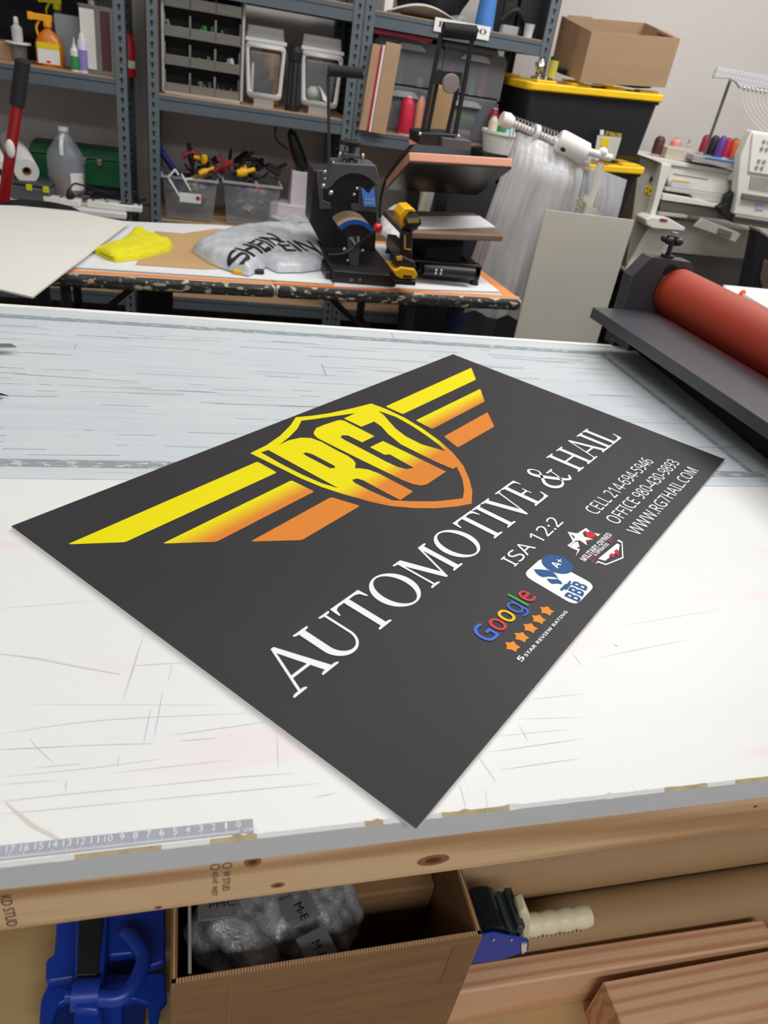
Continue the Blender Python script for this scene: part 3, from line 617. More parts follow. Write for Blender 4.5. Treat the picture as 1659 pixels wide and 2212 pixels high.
sign_text('emblem_text', sansb('MILITARY-OWNED'), *z7([(785, 867), (948, 708), (750, 850)]), INK_W, offset=0.004)
sign_text('emblem_text', sansb('& OPERATED'), *z7([(850, 835), (930, 765), (832, 822)]), INK_W, offset=0.004)
layer('emblem_stripes', [z7([(806, 858), (838, 828), (842, 831), (811, 862)]), z7([(822, 870), (844, 845), (848, 848), (827, 874)]), z7([(920, 745), (955, 722), (957, 726), (925, 749)]), z7([(930, 752), (952, 737), (954, 741), (935, 756)])], INK_R, 2)
layer('emblem_shield', [z7([(843, 878), (862, 862), (908, 880), (1006, 840), (1002, 755), (975, 742), (985, 735), (1008, 748), (1014, 846), (908, 888), (864, 872)]), z7([(862, 850), (975, 758), (992, 766), (985, 800), (925, 845), (905, 862)])], INK_W, 1)
layer('emblem_shield_stripes', [z7([(925, 832), (945, 815), (962, 835), (945, 845)]), z7([(957, 805), (975, 792), (988, 825), (975, 832)])], INK_R, 3)
# ------------------------------------------------------------------ shelving units on the back wall
n = NT('punched grey steel', 0.5); n.b.inputs['Metallic'].default_value = 0.2
X_, Y_, Z_ = n.xyz(n.tc.outputs['Object'])
zf = n.math('MULTIPLY', n.math('SUBTRACT', n.math('FRACT', n.math('DIVIDE', Z_, 0.0381)), 0.5), 0.0381)
ax = n.math('MINIMUM', n.math('ABSOLUTE', n.math('SUBTRACT', X_, 0.0)), n.math('ABSOLUTE', n.math('SUBTRACT', Y_, 0.026)))
def disc(dz, r):
    q = n.math('ADD', n.math('MULTIPLY', ax, ax), n.math('POWER', n.math('SUBTRACT', zf, dz), 2.0)); return n.math('LESS_THAN', n.math('SQRT', q), r)
hole = n.math('MAXIMUM', disc(0.004, 0.0072), disc(-0.0075, 0.0042))
c = n.mix(hole, n.mix(n.rng(n.noise(n.map(), 12, 3), 0.4, 0.7, 0, 0.4), (100, 110, 116), (90, 98, 106)), (22, 22, 26)); n.color(c); POSTM = n.m
BEAM = mat('grey shelf steel', (92, 102, 110), 0.5, 0.2, noise=(6, 0.06, (1, 1, 1)))
YS = 3.85; DEP = 0.48; PWD = 0.050
def shelf_unit(label, x0, x1, levels, h=2.35):
    t = thing('shelving_unit', label, 'shelving', ((x0 + x1) / 2, YS + DEP / 2, 0), group='grey boltless shelving units against the back wall')
    for x, sx in ((x0, 1), (x1, -1)):
        for y, sy in ((YS, 1), (YS + DEP, -1)):
            mb = MB().box(-PWD / 2, PWD / 2, 0, 0.003 * sy, 0, h).box(-sx * PWD / 2, -sx * (PWD / 2 - 0.003), 0, 0.052 * sy, 0, h)
            o = mb.build('post', POSTM, t, local=True, smooth=0); o.location = (x + sx * PWD / 2 - (x0 + x1) / 2, y - YS - DEP / 2, 0)
    for z in levels:
        for y in (YS + 0.004, YS + DEP - 0.006): MB().box(x0 + 0.01, x1 - 0.01, y, y + 0.002, z - 0.060, z).box(x0 + 0.01, x1 - 0.01, y, y + (0.02 if y < YS + 0.1 else -0.02), z - 0.020, z - 0.017).build('beam', BEAM, t, smooth=0)
        for x in (x0 + 0.004, x1 - 0.007): MB().box(x, x + 0.003, YS + 0.01, YS + DEP - 0.01, z - 0.060, z).build('side_beam', BEAM, t, smooth=0)
        MB().box(x0 + 0.012, x1 - 0.012, YS + 0.0065, YS + DEP - 0.01, z - 0.016, z + 0.004).build('deck', DECK, t, smooth=0)
    return t
ZM, ZB, ZT, ZLOW = 1.118, 0.60, 1.578, 0.23
xm0 = PY(317, 170, YS).x; xm1 = PY(773, 170, YS).x; xr0 = PY(779, 100, YS).x; xr1 = PY(1203, 50, YS).x; xl1 = PY(276, 170, YS).x
shelf_unit('grey shelving unit at the left with the jug and green box', xl1 - 0.92, xl1, (ZM + 0.045, ZB + 0.0, ZLOW, 1.62))
shelf_unit('middle grey shelving unit with the parts drawers and tool bins', xm0, xm1, (ZM + 0.01, ZB - 0.005, ZLOW, 1.58))
shelf_unit('right grey shelving unit with the lettered sign on its beam', xr0, xr1, (ZM - 0.02, ZB - 0.02, ZLOW, 1.575))
zl, zm, zr = ZM + 0.049, ZM + 0.014, ZM - 0.016; zt = 1.579; zb = ZB + 0.004
# lettered paper sign on the upper beam
sp = PY(1000, 60, YS - 0.002); x0 = PY(937, 60, YS).x; x1 = PY(1058, 70, YS).x; z1 = PY(937, 36, YS).z; z0 = PY(1055, 88, YS).z
o = thing('paper_sign', 'white paper sign with bold black letters hung on the right upper shelf beam', 'sign', (x0, YS - 0.004, z0))
MB().box(x0, x1, YS - 0.0035, YS - 0.002, z0, z1).build('paper', mat('white paper', (236, 236, 234), 0.7), o, smooth=0)
M = Matrix(((1, 0, 0, x0), (0, 0, -1, YS - 0.0039), (0, 1, 0, z0), (0, 0, 0, 1)))
mb = MB(); mb.open = True; text_to(mb, serb('BORDADO'), M, 0.018, x1 - x0 - 0.018, (z1 - z0) * 0.36, (z1 - z0) * 0.42, offset=0.01, capref=serb('H')); mb.build('lettering', BLACKM, o, smooth=0)
# ---- generic makers -------------------------------------------------
def cone_spool(x, y, z, rgb, label, h=0.17, r=0.036, group='thread cones', cap=None, name='thread_cone'):
    o = thing(name, label, 'thread', (x, y, z), group=group)
    m = mat('thread %d %d %d' % rgb, rgb, 0.5, noise=(60, 0.15, (1, 1, 8)))
    MB().lathe([(r * 0.97, 0.008), (r, 0.02), (r * 0.93, h * 0.80), (r * 0.72, h * 0.90), (r * 0.42, h * 0.97)], 20).build('thread_winding', m, o, local=True)
    MB().lathe([(r * 0.85, 0), (r * 0.9, 0.008), (r * 0.5, 0.009), (r * 0.4, h * 0.95), (r * 0.45, h), (r * 0.2, h)], 18).build('cone_core', mat('core %s' % str(cap or (225, 225, 225)), cap or (225, 225, 225), 0.5), o, local=True)
    return o
def openbox(mb, x0, x1, y0, y1, z0, z1, t=0.004, M=None):
    mb.box(x0, x1, y0, y1, z0, z0 + t, M).box(x0, x1, y0, y0 + t, z0 + t, z1, M).box(x0, x1, y1 - t, y1, z0 + t, z1, M).box(x0, x0 + t, y0 + t, y1 - t, z0 + t, z1, M).box(x1 - t, x1, y0 + t, y1 - t, z0 + t, z1, M); return mb
def lump(name, label, cat, c, sz, m, seed=0, amp=0.25, parent=None, group=None, sub=3, freq=3.0):
    rng_ = random.Random(seed); ph = [rng_.uniform(0, 6.28) for _ in range(9)]
    bm = bmesh.new(); bmesh.ops.create_icosphere(bm, subdivisions=sub + 1, radius=1)
    vs = []
    for v in bm.verts:
        p = v.co; d = 1 + amp * (math.sin(p.x * freq + ph[0]) * math.sin(p.y * freq * 1.3 + ph[1]) + 0.6 * math.sin(p.z * freq * 2 + ph[2] + p.x * 4) + 0.4 * math.sin(p.y * freq * 3 + ph[3]) * math.sin(p.x * freq * 2.7 + ph[4]))
        z = max(p.z * d, -0.82); vs.append((p.x * d * sz[0] / 2, p.y * d * sz[1] / 2, (z + 0.82) / 1.82 * sz[2]))
    fs = [tuple(v.index for v in f.verts) for f in bm.faces]; bm.free()
    M = Matrix.Translation(Vector(c)); mb = MB(); mb.add(vs, fs, M)
    o = mb.build(name, m, parent, smooth=60)
    if parent is None: tag(o, label, cat, group)
    return o
FROST = mat('frosted clear plastic', (205, 208, 212), 0.25, alpha=0.42, spec=0.6)
CLEAR = mat('thin clear plastic', (200, 204, 208), 0.12, alpha=0.22, spec=0.8)
FROSTW = mat('frosted white edge', (214, 214, 214), 0.35, alpha=0.85)
# ---- left shelf, upper deck ----------------------------------------
YI = 3.98
def U(px, py, y=YI): return PY(px, py, y)
o = thing('cardboard_carton', 'small brown carton cut off by the left edge on the left shelf', 'box', U(0, 165))
a = U(22, 92); MB().box(a.x - 0.22, a.x, YI, YI + 0.2, zl, a.z).build('carton_body', CARD_D, o, bevel=0.003)
bag = mat('black cloth', (20, 20, 24), 0.85, noise=(9, 0.4, (1, 1, 1)))
lump('black_bag', 'black cloth bag slumped at the back of the left shelf', 'bag', (U(55, 160).x, 4.18, zl), (0.62, 0.20, 0.38), bag, 4, 0.16)
# label disc bottle
o = thing('squeeze_bottle', 'small white capped bottle standing on a white disc beside the small carton', 'bottle', (U(45, 150).x, YI, zl))
MB().lathe([(0.020, 0), (0.022, 0.01), (0.022, 0.05), (0.011, 0.062), (0.011, 0.07)], 20).build('bottle_body', FROSTW, o, local=True); MB().lathe([(0.010, 0.068), (0.0095, 0.085), (0.006, 0.09), (0, 0.09)], 16).build('cap', WHITE, o, local=True)
for ch in kids(o): ch.location.z = 0.075
MB().lathe([(0.05, 0.066), (0.052, 0.07), (0.05, 0.074), (0, 0.074)], 28).build('white_disc', WHITE, o, local=True)
MB().lathe([(0.030, 0), (0.036, 0.066), (0, 0.066)], 24).build('cup', CLEAR, o, local=True)
def spray(x, y, z, label, body_mat, head_mat, h=0.15, w=0.05, lab=None, dirx=-1, s=1.0):
    o = thing('spray_bottle', label, 'bottle', (x, y, z))
    MB().lathe([(w * .92, 0), (w, 0.01), (w, h * 0.55), (w * 0.75, h * 0.78), (0.014, h * 0.95), (0.014, h)], 24, sx=1, sy=0.6).build('bottle_body', body_mat, o, local=True)
    mb = MB().cyl((0, 0, h), (0, 0, h + 0.022), 0.017).box(dirx * 0.06 if dirx < 0 else -0.02, 0.02 if dirx < 0 else 0.06, -0.011, 0.011, h + 0.02, h + 0.045).box(dirx * 0.075, dirx * 0.055, -0.013, 0.013, h + 0.018, h + 0.047)
    mb.build('spray_head', head_mat, o, local=True, bevel=0.003)
    MB().tube(bez([(dirx * 0.03, 0, h + 0.02), (dirx * 0.045, 0, h - 0.005), (dirx * 0.04, 0, h - 0.035)], 4), 0.005, 6).build('trigger', head_mat, o, local=True)
    if lab:
        lb = MB().box(-w * 0.78, w * 0.78, -w * 0.6 - 0.0015, -w * 0.55, 0.012, h * 0.62).build('paper_label', mat('label white', (232, 230, 226), 0.6), o, local=True)
        MB().box(-w * 0.78, w * 0.78, -w * 0.6 - 0.0022, -w * 0.6 - 0.001, h * 0.46, h * 0.62).build('label_band', mat('label yellow', (232, 206, 20), 0.6), o, local=True)
        MB().box(-w * 0.2, w * 0.1, -w * 0.6 - 0.0022, -w * 0.6 - 0.001, 0.016, 0.024).build('label_mark', INK_R, o, local=True)
    return o
ORB = mat('orange translucent plastic', (238, 136, 14), 0.3, trans=0.2)
spray(U(113, 160).x, YI - 0.02, zl, 'orange spray bottle with a white label and yellow band', ORB, mat('amber plastic', (244, 170, 20), 0.35), 0.145, 0.056, True)
spray(U(123, 120).x, YI + 0.12, zl, 'clear spray bottle with a bright yellow head behind the orange one', CLEAR, mat('bright yellow plastic', (240, 224, 16), 0.4), 0.21, 0.036)
o = thing('plastic_tub', 'frosted grey plastic tub standing behind the small glue bottles', 'tub', (U(158, 150).x, YI + 0.1, zl))
MB().tbox((0, 0, 0), (0.062, 0.05), (0.072, 0.055), 0.20).build('tub_body', mat('frosted grey', (168, 172, 178), 0.4, alpha=0.92), o, local=True, bevel=0.008)
def glue(px, label, h, r, bcol, wcol, tip):
    o = thing('glue_bottle', label, 'bottle', (U(px, 185).x, YI - 0.07, zl)); m = mat('plastic %s' % str(bcol), bcol, 0.4); wm = mat('plastic %s' % str(wcol), wcol, 0.4)
    MB().lathe([(r, 0), (r, h * 0.62), (r * 0.6, h * 0.7)], 18).build('bottle_body', wm, o, local=True)
    MB().lathe([(r * 1.02, h * 0.05), (r * 1.03, h * 0.06), (r * 1.03, h * 0.45), (r * 1.02, h * 0.46)], 18).build('label_band', m, o, local=True)
    MB().lathe([(r * 0.6, h * 0.68), (r * 0.55, h * 0.76), (r * 0.25, h * 0.80), (0.0015, h)], 14).build('nozzle', tip, o, local=True)
glue(170, 'short glue bottle with a green bottom and black tip', 0.125, 0.018, (40, 150, 70), (225, 230, 226), WHITE)
glue(187, 'taller glue bottle with a lilac label and white nozzle', 0.185, 0.020, (140, 132, 196), (214, 214, 232), WHITE)
# metal can with paper label
o = thing('solvent_can', 'rectangular metal solvent can with a tall white label at the shelf end', 'can', (U(222, 200).x, YI - 0.03, zl))
TIN = mat('tin plate', (150, 146, 142), 0.25, 0.85)
MB().prism(rrect(-0.075, 0.075, -0.045, 0.045, 0.014), 0, 0.250).build('can_body', TIN, o, local=True, smooth=30)
MB().prism(rrect(-0.078, 0.078, -0.048, 0.048, 0.015), 0.244, 0.252).build('rim', TIN, o, local=True); MB().prism(rrect(-0.078, 0.078, -0.048, 0.048, 0.015), 0, 0.008).build('rim', TIN, o, local=True)
MB().cyl((-0.02, 0, 0.25), (-0.02, 0, 0.268), 0.02).build('screw_cap', STEEL, o, local=True)
MB().box(-0.070, -0.012, -0.0465, -0.0452, 0.018, 0.236).build('paper_label', WHITE, o, local=True)
MB().box(0.01, 0.05, -0.0465, -0.0452, 0.018, 0.236).build('dark_label', mat('dark red label', (88, 46, 48), 0.5), o, local=True)
o = thing('aerosol_can', 'red can half hidden behind the left unit shelf post', 'can', (U(279, 185, 4.05).x + 0.004, 4.05, zl))
MB().lathe([(0.026, 0), (0.027, 0.004), (0.027, 0.13), (0.018, 0.145), (0.018, 0.165), (0, 0.167)], 20).build('can_body', mat('red can', (190, 26, 40), 0.4), o, local=True)
MB().lathe([(0.0275, 0.035), (0.0275, 0.065)], 20).build('label_band', WHITE, o, local=True)
# ---- left shelf, lower deck ----------------------------------------
wb = thing('white_board', 'white paper covered board sticking out along the lower left shelf', 'board', (U(150, 460, 3.8).x, 3.82, zb))
bx1 = PY(272, 455, 3.76).x
MB().box(bx1 - 0.85, bx1, 3.76, 4.25, zb, zb + 0.026).build('board', mat('pinkish stained white', (226, 220, 220), 0.6, noise=(5, 0.06, (1, 4, 1))), wb, bevel=0.004)
zw = zb + 0.027
# jug
o = thing('plastic_jug', 'translucent gallon jug half full of brownish liquid', 'jug', (U(146, 400, 3.97).x, 3.97, zw))
JR = 0.081
MB().lathe([(JR * .93, 0), (JR, 0.012), (JR, 0.175), (JR * 0.93, 0.20), (JR * 0.6, 0.24), (0.024, 0.275), (0.021, 0.29), (0.021, 0.295)], 32).build('jug_body', mat('milky jug plastic', (210, 212, 226), 0.3, alpha=0.28), o, local=True)
MB().lathe([(JR * .9, 0.004), (JR * .965, 0.014), (JR * .965, 0.095), (0, 0.0951)], 32).build('liquid', mat('brownish liquid', (132, 98, 90), 0.2), o, local=True)
MB().lathe([(0.023, 0.288), (0.023, 0.305), (0, 0.306)], 20).build('cap', WHITE, o, local=True)
MB().tube(bez([(0, -0.022, 0.27), (-0.004, -0.045, 0.262), (-0.006, -0.066, 0.23), (-0.006, -0.072, 0.195)], 5), 0.010, 10).build('handle', mat('jug handle', (222, 222, 230), 0.35), o, local=True)
mb = MB().grid(lambda u, v: (JR * 1.012 * math.cos(-1.25 + u * 0.85), JR * 1.012 * math.sin(-1.25 + u * 0.85), 0.05 + v * 0.075), 10, 1); mb.open = True; mb.build('paper_label', mat('label white', (232, 230, 226), 0.6), o, local=True)
# green toolbox
o = thing('toolbox', 'long green metal toolbox behind the plastic jug', 'toolbox', (U(165, 385, 4.15).x, 4.15, zw))
GRN = mat('dark green plastic', (16, 92, 52), 0.45, noise=(10, 0.1, (1, 1, 1)))
gx0, gx1 = PY(66, 330, 4.1).x - o.location.x, PY(275, 345, 4.1).x - o.location.x
MB().tbox(((gx0 + gx1) / 2, 0, 0.05), ((gx1 - gx0) / 2, 0.09), ((gx1 - gx0) / 2, 0.09), 0.115).build('box_body', GRN, o, local=True, bevel=0.006)
MB().tbox(((gx0 + gx1) / 2, 0, 0.167), ((gx1 - gx0) / 2 + 0.004, 0.094), ((gx1 - gx0) / 2 - 0.01, 0.065), 0.045).build('lid', GRN, o, local=True, bevel=0.006)
for x in (0.04, 0.11): MB().box(x, x + 0.022, -0.102, -0.094, 0.145, 0.172).build('latch', STEEL, o, local=True, bevel=0.002)
MB().box(gx0 + 0.01, gx1 - 0.01, -0.08, 0.08, 0, 0.05).build('dark_base', BLACKM, o, local=True)
# paper rolls
for k, (pa, pb, r, lab) in enumerate((((58, 370), (24, 300), 0.052, 'white paper roll with its open end facing out beside the red handle'), ((-4, 372), (-30, 300), 0.05, 'white paper roll at the far left edge of the lower shelf'))):
    A = PY(pa[0], pa[1], 3.86); B = PY(pb[0], pb[1], 4.20); A.z = max(A.z, zw + r); B.z = A.z + 0.06
    o = thing('paper_roll', lab, 'roll', A); MB().ring(A, B, r, 0.02, 28).build('rolled_paper', mat('white paper', (236, 236, 234), 0.7), o); MB().ring(A, B, 0.0195, 0.016, 20).build('core', CARD, o)
# grey case with yellow latches
a = PY(22, 412, 3.84); b = PY(112, 412, 3.84)
o = thing('tool_case', 'flat dark grey tool case with yellow latches lying at the left', 'case', ((a.x + b.x) / 2, 3.86, zw), -0.14)
L_ = (b.x - a.x) / 2
CASEG = mat('case grey', (84, 86, 90), 0.5)
MB().box(-L_, L_, -0.035, 0.14, 0, 0.058).build('case_body', CASEG, o, local=True, bevel=0.008); MB().box(-L_ * .97, L_ * .97, -0.03, 0.135, 0.060, 0.078).build('lid', mat('case lid', (66, 70, 70), 0.5), o, local=True, bevel=0.008)
for x in (-0.085, 0.0, 0.072): MB().box(x - 0.012, x + 0.012, -0.040, -0.028, 0.045, 0.07).build('latch', mat('lime yellow plastic', (214, 220, 30), 0.4), o, local=True, bevel=0.002)
# power strips and cords
for k, (px, py, L_, rz, lab) in enumerate(((136, 435, 0.16, -0.12, 'white power strip with a black plug in its right end'), (238, 438, 0.20, -0.04, 'white power strip behind the left unit post'), (283, 441, 0.1, -0.05, 'white adapter block poking out right of the left shelf post'))):
    c = PY(px, py, 3.83); o = thing('power_strip', lab, 'power strip', (c.x, 3.83, zw), rz)
    MB().box(-L_ / 2, L_ / 2, -0.026, 0.026, 0, 0.030).build('housing', WHITE, o, local=True, bevel=0.006)
    mb = MB()
    for q in range(3): mb.box(-L_ / 2 + 0.02 + q * L_ * 0.3, -L_ / 2 + 0.032 + q * L_ * 0.3, -0.012, 0.012, 0.0295, 0.031)
    mb.build('socket_marks', BLACKM, o, local=True)
c = PY(152, 438, 3.81)
o = thing('power_plug', 'black plug and cable lying on the first white power strip', 'plug', (c.x, 3.815, zw + 0.03))
MB().lathe([(0.016, 0), (0.018, 0.01), (0.012, 0.03), (0.006, 0.045)], 14).build('plug_body', BLACK, o, local=True)
MB().tube(bez([(0, 0, 0.04), (0.02, 0.02, 0.062), (0.06, 0.06, 0.05), (0.13, 0.1, 0.03), (0.2, 0.08, 0.035), (0.24, 0.03, 0.03)], 6), 0.0045, 6).build('cable', BLACK, o, local=True)
for k in range(3):
    pts = [(c.x + 0.05 + 0.09 * math.cos(t * 0.9 + k) + 0.03 * t, 3.93 + 0.04 * math.sin(t * 1.7 + k * 2), zw + 0.008 + 0.02 * k * abs(math.sin(t * 1.3)) + 0.012) for t in range(9)]
    ob = MB().tube(bez(pts, 5), 0.005, 6).build('cable_coil', mat('black white cable', (40, 40, 44), 0.4), smooth=60)
    tag(ob, 'tangled black cable loop lying right of the jug', 'cable', 'tangled cables right of the jug')
# red pole with black grip
A = PY(2, 480, 3.42); B = PY(50, 128, 3.36)
o = thing('red_handle_tool', 'red metal pole with a ribbed black grip leaning at the left', 'tool', A)
d = B - A; G0 = A + d * 0.74
MB().cyl(A - d * 0.62, G0, 0.021).build('pole', mat('red enamel', (158, 18, 30), 0.3), o)
mb = MB().lathe([(0.0255 + 0.0012 * (i % 2), (B - G0).length * i / 24) for i in range(24)] + [(0.012, (B - G0).length)], 18, along(G0, B)); mb.build('grip', mat('black rubber', (30, 30, 32), 0.7), o)
q = PY(24, 320, 3.385) + Vector((0, -0.016, 0)); MB().sphere(q, 0.021, (0.8, 0.5, 1.6)).build('sticker_badge', WHITE, o)
q = PZ(90, 430, 0.715); o = thing('round_stool', 'black round stool seat showing behind the large ivory board', 'stool', (q.x, q.y - 0.19, 0))
MB().lathe([(0.0, 0.655), (0.17, 0.657), (0.19, 0.67), (0.19, 0.695), (0.17, 0.713), (0, 0.715)], 40).build('seat', BLACK, o, local=True); MB().cyl((0, 0, 0.03), (0, 0, 0.657), 0.03).build('stem', BLACK, o, local=True); MB().lathe([(0.0, 0.0), (0.22, 0.0), (0.21, 0.02), (0.04, 0.04), (0, 0.04)], 30).build('base', BLACK, o, local=True)
# ---- middle shelf: drawer cabinet ----------------------------------
yd = 3.90; x0 = PY(349, 150, yd).x; x1 = PY(526, 150, yd).x; zz0 = zm; 
o = thing('drawer_cabinet', 'grey parts organiser with rows of small clear compartments', 'cabinet', ((x0 + x1) / 2, yd, zm))
W_ = x1 - x0; rowh = 0.107; rows = 5
GREYP = mat('grey organiser plastic', (176, 174, 170), 0.45, noise=(20, 0.06, (1, 1, 1))); DARKIN = mat('dark drawer interior', (52, 50, 50), 0.6)
mb = MB().box(-W_ / 2, -W_ / 2 + 0.012, 0, 0.17, 0.0, rows * rowh).box(W_ / 2 - 0.012, W_ / 2, 0, 0.17, 0.0, rows * rowh).box(-W_ / 2, W_ / 2, 0.165, 0.17, 0, rows * rowh).box(-W_ / 2, W_ / 2, 0, 0.17, 0, 0.012)
mb.build('cabinet_shell', GREYP, o, local=True, bevel=0.002)
for r in range(rows):
    z = 0.012 + r * rowh
    if r: MB().box(-W_ / 2 + 0.012, W_ / 2 - 0.012, 0.01, 0.165, z - 0.004, z).build('shelf_plate', GREYP, o, local=True)
    for cI in range(3):
        xa = -W_ / 2 + 0.014 + cI * (W_ - 0.028) / 3; xb = xa + (W_ - 0.028) / 3 - 0.003
        dr = MB(); dr.prism([(xa, 0.01), (xb, 0.01), (xb, 0.16), (xa, 0.16)], z, z + 0.003); dr.box(xa, xa + 0.002, 0.012, 0.16, z, z + 0.08).box(xb - 0.002, xb, 0.012, 0.16, z, z + 0.08)
        dr.add([(xa, -0.018, z + 0.032), (xb, -0.018, z + 0.032), (xb, 0.008, z + 0.002), (xa, 0.008, z + 0.002), (xa, -0.020, z + 0.036), (xb, -0.020, z + 0.036), (xb, 0.004, z), (xa, 0.004, z)], [(0, 1, 2, 3), (4, 7, 6, 5), (0, 4, 5, 1), (3, 2, 6, 7), (0, 3, 7, 4), (1, 5, 6, 2)])
        d_ = dr.build('drawer', GREYP, o, local=True)
        rg = random.Random(r * 7 + cI)
        if not (r == 0 and cI == 0):
            cc_ = rg.choice([(60, 60, 62), (120, 120, 118), (40, 40, 44), (200, 200, 196)]) if (r, cI) not in ((3, 0), (2, 1), (2, 0)) else {(3, 0): (222, 214, 30), (2, 1): (46, 150, 70), (2, 0): (120, 150, 142)}[(r, cI)]
            g = MB()
            for q in range(5):
                px_ = rg.uniform(xa + 0.018, xb - 0.018); g.cyl((px_, rg.uniform(0.03, 0.08), z + 0.005), (px_ + rg.uniform(-.02, .02), rg.uniform(0.02, 0.07), z + rg.uniform(0.02, 0.055)), rg.uniform(0.005, 0.011), n=8)
            g.build('small_hardware', mat('parts %s' % str(cc_), cc_, 0.35), d_, local=True)
            kids(d_)[0]['kind'] = 'stuff'
MB().box(-W_ / 2 + 0.013, W_ / 2 - 0.013, 0.158, 0.163, 0.013, rows * rowh).build('back_panel', DARKIN, o, local=True)
lb = MB().box(PY(324 + 2, 200, YS + 0.03).x + 0.03, x0 - 0.004, YS + 0.04, YS + 0.2, zm, zm + 0.45).build('brown_board', mat('dark brown board', (78, 52, 40), 0.7), smooth=0); tag(lb, 'dark brown board standing left of the parts organiser', 'board')
# clear front-opening bins
def clearbin(pxa, pxb, zh, label, content, seed):
    xa = PY(pxa, 190, YS).x; xb = PY(pxb, 190, YS).x; w2 = (xb - xa) / 2
    o = thing('clear_bin', label, 'bin', ((xa + xb) / 2, YS + 0.06, zm), rot=(math.radians(0), 0, 0))
    h = zh
    F = Matrix.Translation((0, -0.01, 0.035)) @ Matrix.Rotation(math.radians(-6), 4, 'X')
    lo = [smoothloop([(-w2 * .86, 0), (w2 * .86, 0), (w2, h * .76), (-w2, h * .76)], 0.022, 5), smoothloop([(-w2 * .68, 0.022), (w2 * .68, 0.022), (w2 * .82, h * .76 - 0.02), (-w2 * .82, h * .76 - 0.02)], 0.014, 5)]
    v, f = fill(lo); mb = MB(); P2 = F @ Matrix.Rotation(math.pi / 2, 4, 'X')
    nV = len(v); mb.add([(p[0], p[1], 0) for p in v], f, P2); mb.build('front_rim', FROSTW, o, local=True, solid=0.006)
    mb = MB(); mb.tbox((0, 0, 0), (w2 * .66, 0.09), (w2 * .8, 0.11), h * .7, Matrix.Translation((0, 0.125, 0.02))); mb.build('bin_body', CLEAR, o, local=True, bevel=0.01)
    MB().box(-w2 * 1.02, w2 * 1.02, -0.004, 0.012, h * .76, h * .82, F).prism([(-w2 * .95, h * .81), (w2 * .95, h * .81), (w2 * .88, h), (-w2 * .88, h)], -0.045, -0.035, F @ Matrix.Rotation(math.pi / 2, 4, 'X')).build('lid', FROSTW, o, local=True, bevel=0.004)
    MB().box(-w2 * .5, w2 * .5, -0.012, 0.0, 0.001, 0.035).build('label_lip', FROST, o, local=True)
    return o, w2, h
o, w2, h = clearbin(529, 617, 0.285, 'clear plastic bin with black hooks inside beside the parts organiser', None, 1)
mb = MB().tube(bez([(-0.03, 0.09, 0.03), (-0.02, 0.08, 0.1), (0.005, 0.07, 0.14), (0.02, 0.09, 0.12)], 5), 0.014, 8).tube(bez([(0.0, 0.1, 0.03), (0.02, 0.08, 0.07), (0.05, 0.08, 0.11)], 5), 0.012, 8).box(-0.02, 0.05, 0.08, 0.12, 0.03, 0.09)
q = mb.build('black_parts', BLACK); q.location = o.location; tag(q, 'black plastic hooks piled inside the left clear bin', 'hardware')
q = MB().box(-w2 * .62, -w2 * .5, 0.06, 0.075, 0.03, 0.17).build('white_stick', WHITE); q.location = o.location; tag(q, 'white strip standing inside the left clear bin', 'strip')
o, w2, h = clearbin(650, 742, 0.285, 'clear plastic bin with white cable ties inside beside the shelf post', None, 2)
mb = MB()
for k in range(12): mb.tube(bez([(-0.03 + 0.004 * k, 0.08, 0.05), (0.0 + 0.003 * k, 0.04 + 0.003 * k, 0.10 - 0.003 * k), (0.02 + 0.004 * k, 0.0, 0.05 - 0.002 * k)], 4), 0.0032, 5)
mb.sphere((-0.02, 0.07, 0.07), 0.03, (1.1, 0.8, 0.9)); q = mb.build('cable_ties', WHITE); q.location = o.location; q.location.z += 0.015; tag(q, 'bunch of white cable ties spilling from the right clear bin', 'cable ties')
q = lump('green_scrap', 'small green scrap under the white cable ties', 'scrap', (o.location.x - 0.01, o.location.y + 0.04, zm + 0.03), (0.06, 0.04, 0.03), mat('green scrap', (60, 140, 70), 0.6), 5)
ob = MB().box(0, 0.12, 0, 0.1, 0, 0.04).build('pink_lid', mat('pale pink plastic', (196, 180, 182), 0.5), bevel=0.006); p_ = PY(646, 118, 4.02); ob.location = (p_.x, 4.02, p_.z - 0.02); tag(ob, 'pale blurred pink lid behind the right clear bin top', 'lid')
# black canister between, jar on top behind
x_ = PY(633, 200, 3.93).x
o = thing('black_canister', 'black ribbed canister between the two clear bins', 'canister', (x_, 3.93, zm)); MB().lathe([(0.034, 0), (0.034, 0.022), (0.026, 0.024), (0.026, 0.20), (0.032, 0.202), (0.034, 0.24), (0.02, 0.26), (0, 0.262)], 22).build('canister_body', BLACK, o, local=True)
mb = MB()
for k in range(8): a = k * math.pi / 4; mb.cyl((0.028 * math.cos(a), 0.028 * math.sin(a), 0.025), (0.028 * math.cos(a), 0.028 * math.sin(a), 0.2), 0.003, n=6)
mb.build('ribs', mat('grey rib', (70, 70, 74), 0.4), o, local=True); kids(o)[-1]['kind'] = 'stuff'
p_ = PY(588, 110, 4.05); o = thing('jar', 'amber jar with a black lid behind the left clear bin', 'jar', (p_.x, 4.05, zm))
zt_ = p_.z - zm + 0.02; MB().lathe([(0.035, 0), (0.045, 0.01), (0.045, zt_ - 0.012), (0.04, zt_)], 24).build('jar_body', mat('amber glass', (176, 122, 40), 0.3), o, local=True); MB().lathe([(0.044, zt_), (0.044, zt_ + 0.02), (0, zt_ + 0.021)], 24).build('lid', BLACK, o, local=True)
